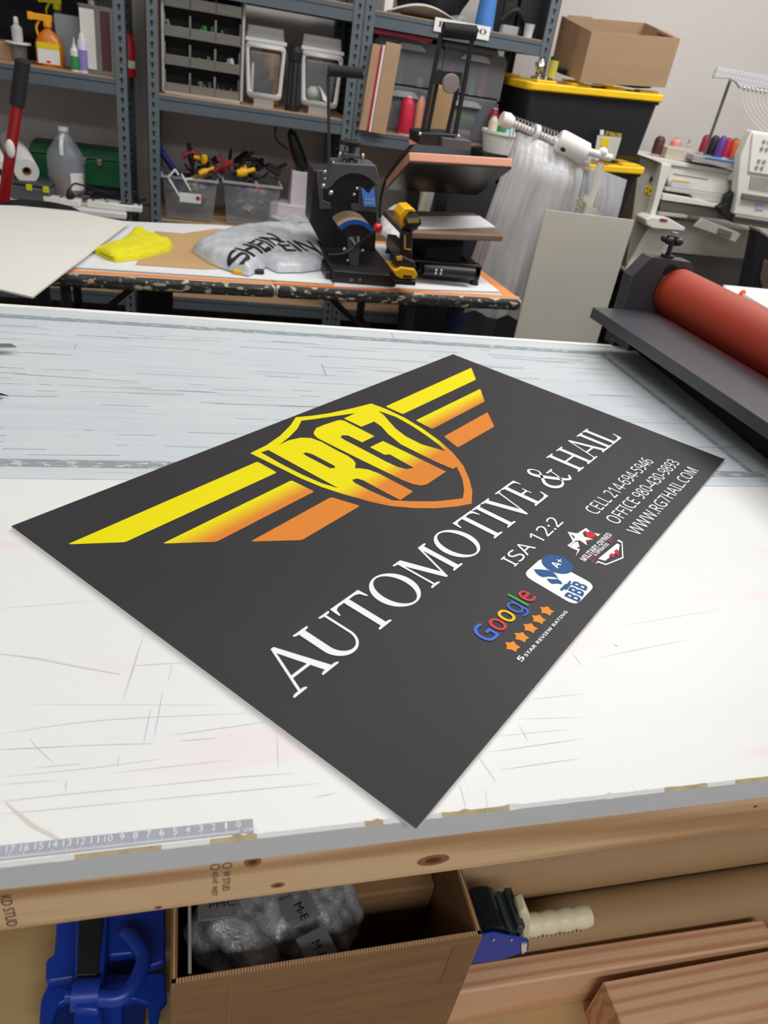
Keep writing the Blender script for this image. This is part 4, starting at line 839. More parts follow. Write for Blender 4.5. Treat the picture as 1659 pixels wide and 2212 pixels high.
# ---- middle shelf: tool bins ----------------------------------------
def toolbin(pxa, pxb, y, pz, label):
    xa = PY(pxa, 430, y).x; xb = PY(pxb, 430, y).x; w2 = (xb - xa) / 2; h = PY((pxa + pxb) / 2, pz, y).z - zb
    o = thing('storage_bin', label, 'bin', ((xa + xb) / 2, y + 0.13, zb))
    mb = MB(); b, t_ = (w2 * .86, 0.11), (w2, 0.13)
    vs = [(sx * b[0], sy * b[1], 0.002) for sx, sy in ((-1, -1), (1, -1), (1, 1), (-1, 1))] + [(sx * t_[0], sy * t_[1], h) for sx, sy in ((-1, -1), (1, -1), (1, 1), (-1, 1))]
    mb.add(vs, [(0, 1, 2, 3), (0, 1, 5, 4), (1, 2, 6, 5), (2, 3, 7, 6), (3, 0, 4, 7)]); mb.build('bin_body', mat('clear bin wall', (176, 178, 184), 0.2, alpha=0.22, spec=0.8), o, local=True, solid=0.003)
    mb = MB(); e = 0.008
    mb.box(-t_[0] - e, t_[0] + e, -t_[1] - e, -t_[1], h - 0.006, h + 0.004).box(-t_[0] - e, t_[0] + e, t_[1], t_[1] + e, h - 0.006, h + 0.004).box(-t_[0] - e, -t_[0], -t_[1], t_[1], h - 0.006, h + 0.004).box(t_[0], t_[0] + e, -t_[1], t_[1], h - 0.006, h + 0.004)
    mb.build('rim', mat('clear rim', (190, 192, 198), 0.3, alpha=0.7), o, local=True); return o, w2, h
bA, wA, hA = toolbin(352, 468, 3.87, 386, 'left clear bin of tools with a white bracket hanging over its rim')
bB, wB, hB = toolbin(483, 605, 3.88, 398, 'right clear bin of tools beside the white box')
def bar(mb, a, b, r, n=8): return mb.cyl(a, b, r, n=n)
YTL = mat('tool yellow', (240, 184, 20), 0.45); REDT = mat('tool red', (176, 30, 40), 0.45)
def tool(name, label, pa, pb, y, m1, m2, r=0.012, cat='tool'):
    A = PY(*pa, y); B = PY(*pb, y + 0.02); o = thing(name, label, cat, A); d = B - A
    MB().tube([A, A + d * 0.33, A + d * 0.55], r, 10, rf=lambda t: r * (0.8 + 0.4 * math.sin(t * 3))).build('handle', m1, o); MB().cyl(A + d * 0.5, B, r * 0.55, n=10).build('shaft', m2, o); return o
tool('hammer', 'black handled hammer standing upright in the left tool bin', (408, 310), (422, 398), 3.95, BLACK, BLACK, 0.013)
tool('screwdriver', 'black screwdriver sticking up between the two tool bins', (499, 322), (494, 365), 3.97, BLACK, BLACK, 0.008)
tool('pliers', 'yellow and black pliers curled above the left tool bin', (418, 338), (452, 345), 3.95, YTL, BLACK, 0.013)
tool('pliers', 'yellow handled pliers crossing right of the upright hammer', (442, 336), (440, 368), 3.93, YTL, BLACK, 0.015)
tool('pliers', 'lower yellow handled pliers resting on the left bin rim', (430, 375), (462, 362), 3.90, YTL, YTL, 0.012)
tool('wrench', 'red handled tool lying across between the tool bins', (500, 350), (462, 370), 3.93, REDT, REDT, 0.013)
tool('tape_measure', 'yellow tool lying flat on the right tool bin', (512, 375), (550, 366), 3.93, YTL, YTL, 0.020)
tool('screwdriver', 'yellow striped tool lying behind the yellow flat tool', (522, 366), (548, 360), 3.99, YTL, BLACK, 0.016)
p_ = PY(352, 345, 3.98); A = PY(347, 325, 3.95); B = PY(398, 398, 3.99); o = thing('hand_saw', 'blue strapped tool leaning behind the left tool bin', 'tool', A)
MB().box(-0.035, 0.035, -0.01, 0.01, 0, (B - A).length, along(A, B)).build('blue_strap', mat('dark blue', (28, 42, 112), 0.5), o); MB().box(0.036, 0.046, -0.008, 0.008, 0, (B - A).length, along(A, B)).build('grey_edge', mat('grey edge', (150, 152, 160), 0.5), o)
# bracket hanging over left bin
o = thing('white_bracket', 'white plastic bracket with a paper tag hanging over the left bin', 'bracket', PY(372, 372, 3.85))
mb = MB(); 
for a, b, r in (((362, 384), (378, 366), 0.012), ((378, 366), (386, 378), 0.010), ((365, 386), (388, 424), 0.010), ((392, 376), (412, 412), 0.009), ((400, 388), (416, 386), 0.006)): mb.box(-r, r, -0.004, 0.004, 0, (PY(*b, 3.845) - PY(*a, 3.845)).length, along(PY(*a, 3.845), PY(*b, 3.845)))
mb.build('bracket_arms', WHITE, o, bevel=0.002)
A, B = PY(388, 418, 3.84), PY(434, 440, 3.84); tg = MB().box(A.x, B.x, 3.838, 3.840, B.z - 0.005, A.z + 0.006).build('paper_tag', mat('label white', (232, 230, 226), 0.6), o)
MB().box(A.x + 0.002, B.x, 3.8365, 3.838, B.z - 0.005, B.z + 0.0).build('green_stripe', mat('teal print', (40, 130, 100), 0.6), tg); MB().cyl((B.x - 0.014, 3.838, (A.z + B.z) / 2 + 0.005), (B.x - 0.014, 3.8365, (A.z + B.z) / 2 + 0.005), 0.010).build('red_seal', INK_R, tg)
# contents
def heap(cx_, cy_, z0, w, d, h, n_, seed, cols, label, cat='tool'):
    rg = random.Random(seed)
    for k in range(n_):
        x, y = cx_ + rg.uniform(-w, w) / 2, cy_ + rg.uniform(-d, d) / 2; z = z0 + rg.uniform(0.1, 1) * h; cl = rg.choice(cols); a = rg.uniform(0, 3.14); L_ = rg.uniform(0.04, 0.12); e = rg.uniform(-0.3, 0.4) * L_
        mb = MB(); kd = rg.randrange(3)
        if kd == 0: mb.tube(bez([(x - L_ / 2 * math.cos(a), y - L_ / 2 * math.sin(a) * .5, z), (x, y, z + e), (x + L_ / 2 * math.cos(a), y + L_ / 2 * math.sin(a) * .5, z)], 4), rg.uniform(0.006, 0.014), 8)
        elif kd == 1: mb.cbox((x, y, z), (L_ * 0.8, 0.03, 0.03), rot=(rg.uniform(-.5, .5), rg.uniform(-.5, .5), a)); mb.cyl((x, y, z), (x + L_ * math.cos(a) * .7, y, z + e), 0.008)
        else: mb.tube(bez([(x + 0.045 * math.cos(t), y + 0.02 * math.sin(t), z + 0.02 * math.sin(t * 1.7 + a)) for t in range(6)], 4), 0.005, 6)
        ob = mb.build(cat.replace(' ', '_'), mat('heap %s' % str(cl), cl, 0.45), smooth=50); tag(ob, label, cat, label)
DK = [(30, 30, 34), (44, 44, 50), (24, 26, 34), (70, 70, 74)]
heap(bA.location.x, bA.location.y, zb + 0.02, wA * 1.3, 0.14, hA * 0.85, 14, 3, DK + [(150, 120, 60), (180, 180, 184)], 'dark hand tool jumbled inside the left clear tool bin', 'hand tool')
heap(bB.location.x, bB.location.y, zb + 0.02, wB * 1.3, 0.14, hB * 0.85, 14, 5, DK + [(190, 30, 60), (190, 190, 180)], 'dark or red hand tool jumbled inside the right clear tool bin', 'hand tool')
heap((bA.location.x + bB.location.x) / 2 - 0.02, bA.location.y - 0.01, zb + hA + 0.0, 0.26, 0.10, 0.09, 12, 9, DK + [(120, 24, 36), (38, 38, 42)], 'dark coiled tool heaped above the rims between the two tool bins', 'coiled tool')
heap(bB.location.x + 0.05, bB.location.y, zb + hB - 0.01, 0.20, 0.10, 0.10, 12, 12, DK[:3], 'black cord or tool piled above the right tool bin', 'black tool')
# white box and rotary tool
x0, x1 = PY(629, 410, 3.95).x, PY(672, 410, 3.95).x; z1 = PY(650, 372, 3.95).z
o = thing('white_box', 'upright white box with the dark rotary tool standing on it', 'box', ((x0 + x1) / 2, 4.0, zb))
MB().box(x0, x1, 3.95, 4.07, zb, z1).build('box_body', mat('white carton', (216, 206, 210), 0.6), o, bevel=0.003); MB().box(x0 - 0.10, x1 + 0.03, 3.93, 4.08, zb, PY(650, 446, 3.93).z).build('lower_carton', mat('white carton', (216, 206, 210), 0.6), o, bevel=0.003)
A, B = PY(655, 366, 3.99), PY(628, 284, 3.99)
o = thing('angle_grinder', 'dark green rotary power tool leaning with its cable on the white box', 'power tool', A)
MB().lathe([(0.030, 0), (0.032, 0.02), (0.030, 0.10), (0.022, 0.17), (0.014, (B - A).length), (0.006, (B - A).length + 0.01)], 18, along(A, B)).build('tool_body', mat('green black casing', (22, 34, 32), 0.4), o)
M_ = along(A, B); MB().box(-0.012, 0.012, -0.034, -0.030, 0.04, 0.12, M_).build('red_lettering_strip', mat('dull red print', (140, 30, 34), 0.5), o)
MB().tube(bez([B, B + Vector((-0.01, 0, 0.03)), PY(602, 262, 3.97), PY(594, 285, 3.95), PY(600, 305, 3.95), PY(622, 322, 3.96)], 6), 0.0045, 6).build('cable', BLACK, o)
lump('plastic_wrap', 'crumpled clear wrap in front of the white box', 'wrap', (PY(628, 458, 3.86).x, 3.88, zb), (0.18, 0.08, 0.07), mat('crumpled film', (196, 196, 200), 0.3, alpha=0.75), 8, 0.3)
# ---- right shelf -----------------------------------------------------
x0 = PY(786, 180, 3.84).x; x1 = PY(846, 180, 3.84).x
o = thing('cardboard_mailer', 'folded brown cardboard mailer with a red and white packet inside', 'cardboard', (x0, 3.88, zr), rot=(0, math.radians(3), 0))
w_ = x1 - x0; hM = 0.37
MB().box(w_ * 0.45, w_, -0.055, -0.05, 0, hM).box(0, w_ * 0.28, -0.05, -0.045, 0, hM * 0.95).box(w_ * .3, w_, 0.05, 0.055, 0, hM).box(0, 0.005, -0.05, 0.05, 0, hM * .95).build('cardboard_sheet', CARD_D, o, local=True, bevel=0.002)
MB().box(w_ * 0.28, w_ * 0.36, -0.05, 0.05, 0.005, hM * 0.93).build('red_packet', mat('red print', (176, 26, 44), 0.5), o, local=True); MB().box(w_ * 0.37, w_ * 0.44, -0.052, 0.05, 0.0, hM * 0.96).build('white_packet', WHITE, o, local=True)
# clear drawer tower
x0 = PY(801, 180, 3.93).x; x1 = PY(1082, 200, 3.93).x; zt1 = PY(930, 95, 3.93).z
o = thing('drawer_tower', 'translucent grey drawer unit full of thread behind the press lever', 'drawers', ((x0 + x1) / 2, 3.93, zr)); W_ = x1 - x0; H_ = min(zt1 - zr, zt - zr - 0.09)
SMOKE = mat('smoky clear plastic', (128, 130, 136), 0.25, alpha=0.42, spec=0.7); SMK2 = mat('grey drawer frame', (112, 112, 116), 0.4)
MB().box(-W_ / 2, W_ / 2, 0.0, 0.36, H_ - 0.012, H_).box(-W_ / 2, W_ / 2, 0.0, 0.36, 0, 0.012).box(-W_ / 2, -W_ / 2 + 0.01, 0, 0.36, 0, H_).box(W_ / 2 - 0.01, W_ / 2, 0, 0.36, 0, H_).box(-0.006, 0.006, 0.0, 0.36, 0, H_).box(-W_ / 2, W_ / 2, 0.0, 0.36, H_ / 2 - 0.006, H_ / 2 + 0.006).box(-W_ / 2, W_ / 2, 0.35, 0.36, 0, H_).build('drawer_frame', SMK2, o, local=True)
for ix in (0, 1):
    for iz in (0, 1):
        a = -W_ / 2 + 0.012 + ix * (W_ / 2 - 0.004); b = a + W_ / 2 - 0.02; c0 = 0.015 + iz * H_ / 2; c1 = c0 + H_ / 2 - 0.022
        d_ = MB().box(a, b, -0.006, -0.002, c0, c1).build('drawer', SMOKE, o, local=True, bevel=0.004)
        MB().prism(smoothloop([((a + b) / 2 - 0.08, c1 - 0.03), ((a + b) / 2 + 0.08, c1 - 0.03), ((a + b) / 2 + 0.05, c1 - 0.005), ((a + b) / 2 - 0.05, c1 - 0.005)], 0.015), 0.006, 0.020, Matrix.Rotation(math.pi / 2, 4, 'X')).build('handle', mat('pale handle', (168, 170, 174), 0.4, alpha=0.8), d_, local=True)
tb = H_ / 2 + 0.012
for px, py, cl, hh, lab in ((857, 200, (120, 190, 180), 0.14, 'teal spool in the upper left clear drawer'), (907, 180, (226, 220, 60), 0.04, 'small yellow spool in the upper left clear drawer'), (973, 165, (240, 80, 130), 0.12, 'pink spool in the upper right clear drawer behind the lever'), (1018, 190, (120, 200, 160), 0.11, 'mint green spool in the upper right clear drawer'), (1041, 185, (220, 70, 80), 0.17, 'coral red spool in the upper right clear drawer')):
    q = PY(px, py, 4.0); cone_spool(q.x, 4.0, zr + tb, cl, lab, hh, 0.018, group='spools inside the translucent drawer unit', name='thread_spool')
for px, cl, hh, rr_, lab in ((838, (140, 190, 200), 0.10, 0.018, 'pale blue spool in the lower left clear drawer'), (860, (190, 194, 200), 0.13, 0.028, 'grey white spool in the lower left clear drawer'), (1033, (90, 110, 190), 0.13, 0.02, 'blue spool standing in the lower right clear drawer'), (975, (214, 80, 150), 0.12, 0.016, 'magenta spool in the lower right clear drawer')):
    q = PY(px, 270, 4.0); cone_spool(q.x, 4.0, zr + 0.014, cl, lab, hh, rr_, group='spools inside the translucent drawer unit', name='thread_spool')
q = PY(1000, 262, 4.0); o = thing('thread_spool', 'lime green spool lying on its side in the lower right clear drawer', 'thread', (q.x, 4.0, zr + 0.09)); MB().cyl((q.x - 0.06, 4.0, zr + 0.10), (q.x + 0.05, 4.0, zr + 0.09), 0.028).build('thread_winding', mat('lime', (130, 210, 60), 0.5), o)
q = PY(1000, 290, 4.0); o = thing('thread_spool', 'cream spool at the bottom of the lower right clear drawer', 'thread', (q.x, 4.0, zr + 0.03)); MB().cyl((q.x - 0.03, 4.0, zr + 0.034), (q.x + 0.03, 3.99, zr + 0.032), 0.018).build('thread_winding', mat('cream', (220, 210, 190), 0.5), o)
q = PY(877, 270, 3.87); cone_spool(q.x, 3.89, zr, (196, 20, 60), 'glossy crimson thread cone in front of the clear drawers', 0.165, 0.036)
q = PY(901, 270, 3.9); cone_spool(q.x + 0.01, 3.92, zr, (214, 150, 120), 'peach thread cone right of the crimson one', 0.17, 0.026)
# kraft sheet behind the lever
x0 = PY(925, 250, 3.86).x; o = thing('kraft_paper', 'folded kraft paper standing between the clear drawers and the press lever', 'paper', (x0, 3.88, zr))
mb = MB(); mb.tube
P_ = [(0.0, 0.02), (0.01, -0.02), (0.07, -0.03), (0.105, -0.02), (0.10, 0.02), (0.075, 0.0), (0.085, 0.03)]
P3 = bez([(a, b, 0) for a, b in P_], 5); mb.grid(lambda u, v: (P3[int(round(u * (len(P3) - 1)))].x * 1.1 * (1 - 0.1 * v), P3[int(round(u * (len(P3) - 1)))].y, v * (0.27 - u * 0.07)), len(P3) - 1, 6); mb.build('folded_sheet', KRAFT, o, local=True, solid=0.002, smooth=50)
# red and black book under the top beam
x0, x1 = PY(802, 60, 3.87).x, PY(937, 70, 3.87).x
o = thing('flat_case', 'flat black case with a red lower edge on top of the clear drawers', 'case', (x0, 3.89, zr + H_))
MB().box(0, x1 - x0, -0.02, 0.3, 0.022, 0.062).build('black_half', BLACK, o, local=True, bevel=0.004); MB().box(0, x1 - x0, -0.02, 0.3, 0.003, 0.022).build('red_half', mat('dark red', (140, 20, 36), 0.5), o, local=True, bevel=0.003)
x0, x1 = PY(960, 90, 3.87).x, PY(1083, 105, 3.87).x
o = thing('grey_tray', 'flat grey tray lying on the clear drawers below the lettered sign', 'tray', (x0, 3.89, zr + H_)); MB().tbox(((x1 - x0) / 2, 0.13, 0), ((x1 - x0) / 2, 0.14), ((x1 - x0) / 2 - 0.01, 0.13), 0.022).build('tray_body', mat('dark grey tray', (92, 90, 88), 0.6), o, local=True, bevel=0.003)
# spools and bucket at the end of the right shelf
q = PY(1068, 275, 3.87); cone_spool(q.x, 3.90, zr + 0.02, (150, 20, 40), 'dark red thread cone above the white bucket', 0.15, 0.028, cap=(236, 236, 236))
q = PY(1080, 270, 3.82)
o = thing('white_bucket', 'white plastic bucket at the right end of the shelf', 'bucket', (PY(1080, 310, 3.74).x, 3.76, 0))
za = PY(1080, 330, 3.76).z; zb_ = PY(1080, 283, 3.76).z
MB().lathe([(0.07, za), (0.088, zb_), (0.092, zb_), (0.092, zb_ - 0.01)], 28).build('bucket_wall', WHITE, o, local=True, solid=0.003)
MB().cyl((0, 0, za), (0, 0, zb_ - 0.02), 0.068).build('bucket_inside', WHITE, o, local=True)
MB().box(-0.1, 0.1, -0.09, 0.1, za - 0.03, za).box(-0.09, -0.06, -0.08, -0.05, 0, za - 0.03).box(0.06, 0.09, -0.08, -0.05, 0, za - 0.03).box(-0.09, -0.06, 0.06, 0.09, 0, za - 0.03).box(0.06, 0.09, 0.06, 0.09, 0, za - 0.03).build('stand', BLACKM, o, local=True)
for px, cl, dx, lab in ((1063, (200, 190, 170), -0.05, 'cream spool in the white bucket'), (1078, (20, 120, 60), -0.008, 'green spool in the middle of the white bucket'), (1094, (150, 210, 220), 0.035, 'pale blue spool in the white bucket'), (1110, (225, 215, 200), 0.055, 'off white spool at the right side of the white bucket')):
    cone_spool(o.location.x + dx, 3.75 + (0.03 if cl[0] > 210 else 0), zb_ - 0.06, cl, lab, 0.12, 0.024, group='spools in the white bucket', name='thread_spool', cap=(90, 130, 210) if cl[0] < 100 else None)
# ---- top deck of the right shelf ------------------------------------
o = thing('blue_cone', 'tall blue thread cone on the top shelf above the lettered sign', 'thread', (PY(1048, 40, 3.92).x, 3.92, zt)); MB().lathe([(0.045, 0), (0.044, 0.02), (0.036, 0.2), (0.02, 0.21)], 20).build('thread_winding', mat('blue thread', (70, 130, 205), 0.6, noise=(200, 0.3, (1, 1, 1))), o, local=True)
lump('black_bag', 'big black bag on the top shelf at the left of the blue cone', 'bag', (PY(930, 20, 4.1).x, 4.12, zt), (0.36, 0.22, 0.34), bag, 21, 0.1)
mb = MB(); xq = PY(895, 22, 3.94).x
mb.grid(lambda u, v: (xq - 0.13 + 0.34 * u, 3.9 + 0.1 * v, zt + 0.006 + 0.05 * math.sin(u * 3.1) * math.sin(1 + v * 2)), 14, 6); ob = mb.build('plastic_sleeve', mat('white film', (210, 210, 208), 0.4), solid=0.003, smooth=60); tag(ob, 'curved white plastic sheet lying on the top shelf', 'sheet')
x_ = PY(838, 6, 3.95).x; ob = MB().box(x_ - 0.02, x_ + 0.02, 3.93, 3.98, zt, zt + 0.12).build('white_packet', WHITE, bevel=0.003); tag(ob, 'small upright white packet on the top shelf near the post', 'packet')
ob = MB().tube(bez([(PY(975, 35, 3.93).x, 3.93, zt + 0.02), (PY(1000, 30, 3.93).x, 3.93, zt + 0.03), (PY(1008, 36, 3.93).x, 3.95, zt + 0.02)], 5), 0.012, 10).build('film_roll', CLEAR); tag(ob, 'clear film twist lying left of the blue cone', 'film')
for k, (px, w_, h_, lab) in enumerate(((1085, 0.035, 0.30, 'tall black stand with a silver knob right of the blue cone'), (1125, 0.05, 0.26, 'dark blue black case in the middle of the top shelf end'), (1160, 0.05, 0.36, 'tall dark case beside the right upper post'))):
    x_ = PY(px, 40, 4.02).x; o = thing('dark_case', lab, 'case', (x_, 4.02, zt)); MB().tbox((0, 0, 0), (w_, 0.09), (w_ * 0.9, 0.08), h_).build('case_body', mat('near black', (22, 22, 26), 0.5), o, local=True, bevel=0.006)
    if k == 0: MB().sphere((-0.0, -0.1, 0.16), 0.014).build('knob', STEEL, o, local=True)
x_ = PY(1107, 45, 3.93).x; ob = MB().tube(bez([(x_ - 0.06, 3.92, zt + 0.05), (x_, 3.9, zt + 0.1), (x_ + 0.08, 3.92, zt + 0.04)], 5), 0.014, 8).build('black_clamp', BLACK); tag(ob, 'black curved clamp at the front of the top shelf', 'clamp')
x_ = PY(1107, 58, 3.90).x; ob = MB().box(x_ - 0.05, x_ + 0.03, 3.89, 3.93, zt, zt + 0.035).build('clear_packet', FROST, bevel=0.004); tag(ob, 'small clear packet with an orange edge on the top shelf', 'packet')
x_ = PY(1143, 62, 3.90).x; o = thing('small_cup', 'small frosted cup at the right end of the top shelf', 'cup', (x_, 3.90, zt)); MB().lathe([(0.02, 0), (0.024, 0.05), (0.026, 0.055), (0, 0.055)], 18).build('cup_body', FROSTW, o, local=True)
# foil hanging on the right post
o = thing('foil_streamer', 'crumpled silver foil strip hanging on the right shelf post', 'foil', PY(1172, 130, 3.82))
FOIL = mat('crumpled foil', (200, 200, 200), 0.18, 0.95, bump=0.9, bscale=60)
for pa, pb, pc in (((1170, 128), (1165, 175), (1170, 215)), ((1182, 165), (1178, 195), (1172, 220))):
    P3 = bez([PY(*pa, 3.82), PY(*pb, 3.815), PY(*pc, 3.82)], 10); rg = random.Random(pa[0]); mb = MB(); mb.tube([p + Vector((rg.uniform(-.006, .006), rg.uniform(-.006, .006), 0)) for p in P3], 0.014, 7, rf=lambda t: 0.010 + 0.017 * abs(math.sin(t * 9))); mb.build('foil_strip', FOIL, o, smooth=0)
# ------------------------------------------------------------------ helpers for shapes read at a known depth
def yprism(mb, pts, y0, y1):
    """outline read on the upright plane y0, extruded back to y1"""
    P = [PY(x, y, y0) for x, y in pts]; a = sum(P[i].x * P[(i + 1) % len(P)].z - P[(i + 1) % len(P)].x * P[i].z for i in range(len(P)))
    if a < 0: P = P[::-1]
    n_ = len(P); vs = [(p.x, y0, p.z) for p in P] + [(p.x, y1, p.z) for p in P]
    return mb.add(vs, [tuple(range(n_)), tuple(range(n_, 2 * n_))[::-1]] + [(i, n_ + i, n_ + (i + 1) % n_, (i + 1) % n_) for i in range(n_)])
def zprism(mb, pts, z0, z1):
    P = [PZ(x, y, z1) for x, y in pts]; return mb.prism([(p.x, p.y) for p in P], z0, z1)
def hexa(mb, top, down):
    """slab from four top corners and a thickness vector"""
    top = [Vector(p) for p in top]; d = Vector(down); vs = top + [p + d for p in top]
    return mb.add(vs, [(0, 1, 2, 3), (7, 6, 5, 4)] + [(i, 4 + i, 4 + (i + 1) % 4, (i + 1) % 4) for i in range(4)])
# ------------------------------------------------------------------ folding table
FTZ = 0.74; YAW = math.radians(4.3); Cn = PZ(1128, 652, 0.735)
ft = thing('folding_table', 'folding table with camouflage tape edge and orange trim in front of the shelves', 'table', (Cn.x, Cn.y, 0), YAW)
LT, DT = 1.83, 0.74
n = NT('camouflage tape', 0.7); v = n.voro(n.map((14, 14, 30)), 3.0); v2 = n.noise(n.map((20, 20, 40)), 1.6, 3)
n.color(n.mix(n.rng(v2, 0.57, 0.63), n.mix(n.rng(v, 0.2, 0.5), (66, 66, 62), (40, 44, 44)), (198, 180, 150))); CAMO = n.m
ORANGE = mat('orange tape', (232, 146, 82), 0.6, noise=(8, 0.1, (1, 1, 1)))
for a, b, nm in ((-LT, -LT / 2 - 0.002, 'left'), (-LT / 2 + 0.002, 0, 'right')):
    tp = MB().box(a, b, 0, DT, FTZ - 0.032, FTZ - 0.002).build('table_half', mat('folding table plastic', (208, 204, 196), 0.6), ft, local=True, bevel=0.006)
    MB().box(a + 0.002, b - 0.002, -0.006, 0.026, FTZ - 0.040, FTZ - 0.0005).build('camouflage_edge', CAMO, tp, local=True, bevel=0.012)
MB().box(-LT, 0.004, 0.026, 0.052, FTZ - 0.004, FTZ).build('orange_trim', ORANGE, ft, local=True); MB().box(-0.05, -0.002, 0.052, DT, FTZ - 0.004, FTZ).build('orange_trim', ORANGE, ft, local=True); MB().box(-LT, -0.05, DT - 0.04, DT, FTZ - 0.004, FTZ).build('orange_trim', ORANGE, ft, local=True)
MB().box(-0.92, -0.42, 0.022, 0.034, FTZ, FTZ + 0.001).build('bright_tape', mat('bright orange tape', (244, 120, 50), 0.5), ft, local=True)
for x in (-LT + 0.25, -0.42):
    lg = MB().box(x, x + 0.03, 0.06, 0.09, 0, FTZ - 0.034).box(x, x + 0.03, DT - 0.09, DT - 0.06, 0, FTZ - 0.034).box(x, x + 0.03, 0.06, DT - 0.06, 0.10, 0.13).build('leg_frame', BLACK, ft, local=True, bevel=0.004)
    s_ = 1 if x < -1 else -1
    MB().cyl((x + 0.015, DT / 2, 0.42), (x + s_ * 0.34, DT / 2, FTZ - 0.04), 0.011).build('brace', BLACK, ft, local=True); MB().box(x, x + 0.03, 0.06, DT - 0.06, 0.405, 0.43).build('cross_bar', BLACK, ft, local=True)
WS = mat('white sheet', (228, 229, 231), 0.55, noise=(3, 0.02, (1, 1, 1)))
o = MB(); zprism(o, [(150, 576), (718, 613), (690, 540), (600, 497), (475, 486), (270, 478), (200, 520)], FTZ, FTZ + 0.003); tag(o.build('white_sheet', WS), 'large white sheet covering the left half of the folding table', 'sheet')
o = MB(); zprism(o, [(722, 618), (1080, 630), (1002, 568), (940, 535), (812, 526), (722, 530)], FTZ, FTZ + 0.003); tag(o.build('white_sheet', WS), 'white sheet under the presses on the right half of the folding table', 'sheet')
o = MB(); zprism(o, [(293, 571), (335, 499), (396, 504), (465, 494), (510, 496), (560, 577), (440, 581)], FTZ + 0.0035, FTZ + 0.0055); tag(o.build('kraft_paper', mat('kraft sheet', (196, 160, 112), 0.75, noise=(6, 0.05, (1, 1, 1)))), 'brown kraft paper sheet lying under the yellow cloth and grey bags', 'paper')
# foam boards at the left
FB = mat('ivory foam board', (232, 230, 222), 0.6, noise=(2, 0.02, (1, 1, 1)))
o = MB(); zprism(o, [(70, 641), (279, 480), (162, 458), (-160, 430), (-230, 570)], 0.7555, 0.7605); tag(o.build('foam_board', FB), 'large ivory board overhanging the left front of the folding table', 'board')
o = MB(); zprism(o, [(38, 444), (165, 456), (240, 476), (20, 560), (-200, 540), (-140, 440)], 0.7465, 0.7515); tag(o.build('foam_board', mat('white foam board', (226, 226, 228), 0.6)), 'white board lying under the large ivory board at the left', 'board')
# pillows: cloth and mailers
def pdist(p, poly):
    d = 1e9; n_ = len(poly)
    for i in range(n_):
        a, b = Vector(poly[i]), Vector(poly[(i + 1) % n_]); t = max(0, min(1, (p - a).dot(b - a) / max((b - a).length_squared, 1e-9))); d = min(d, (a + (b - a) * t - p).length)
    return d
def pillow(px, zb_, h, wdt, m, name, rows_=12, sub=6, ripple=0.0, seed=1, zread=None, parent=None):
    P = [PZ(x, y, zread or (zb_ + h * 0.4)).to_2d() for x, y in px]; P = [Vector(p) for p in P]; c = sum(P, Vector((0, 0))) / len(P); bd = []
    for i in range(len(P)):
        for k in range(sub): bd.append(P[i].lerp(P[(i + 1) % len(P)], k / sub))
    ph = [random.Random(seed).uniform(0, 6) for _ in range(6)]
    def hh(p):
        d = pdist(p, [q[:] for q in P]); e = min(1, d / wdt); s_ = math.sqrt(max(0, 1 - (1 - e) ** 2))
        r = ripple * s_ * (math.sin(p.x * 38 + ph[0]) * math.sin(p.y * 50 + ph[1]) + 0.6 * math.sin(p.x * 90 + p.y * 70 + ph[2])); return zb_ + h * s_ + r
    vs = []; n_ = len(bd)
    ts = [0, 0.03, 0.07, 0.12, 0.18, 0.26, 0.35, 0.45, 0.56, 0.68, 0.8, 0.92]
    for t in ts:
        for b in bd: q = b.lerp(c, t); vs.append((q.x, q.y, hh(q) if t > 0 else zb_))
    vs.append((c.x, c.y, hh(c))); mb = MB(); fs = []
    for j in range(len(ts) - 1):
        for i in range(n_): fs.append((j * n_ + i, j * n_ + (i + 1) % n_, (j + 1) * n_ + (i + 1) % n_, (j + 1) * n_ + i))
    k = (len(ts) - 1) * n_
    for i in range(n_): fs.append((k + i, k + (i + 1) % n_, len(vs) - 1))
    fs.append(tuple(range(n_))[::-1]); mb.add(vs, fs); o = mb.build(name, m, parent, smooth=60); return o, hh
YC = mat('bright yellow microfibre', (236, 226, 34), 0.9, noise=(70, 0.1, (1, 1, 1)), bump=0.5, bscale=260)
o = thing('yellow_cloth', 'folded bright yellow cloth lying left of the kraft paper', 'cloth', PZ(285, 535, FTZ))
pillow([(200, 540), (240, 526), (280, 520), (303, 508), (340, 512), (366, 518), (373, 527), (366, 540), (300, 556), (250, 562), (235, 556)], FTZ + 0.004, 0.020, 0.02, YC, 'lower_folds', ripple=0.0015, parent=o)
pillow([(212, 537), (272, 512), (286, 494), (307, 487), (318, 500), (345, 510), (360, 520), (300, 540), (240, 550)], FTZ + 0.020, 0.016, 0.03, YC, 'top_fold', ripple=0.003, seed=3, parent=o)
n = NT('grey mailer film', 0.28); a = n.noise(n.map((9, 9, 9)), 3, 4, 0.6); n.color(n.mix(n.rng(a, 0.35, 0.65), (216, 218, 222), (186, 190, 198))); n.bump(n.noise(n.map((9, 9, 9)), 2.0, 4), 0.6, 0.006); MAIL = n.m
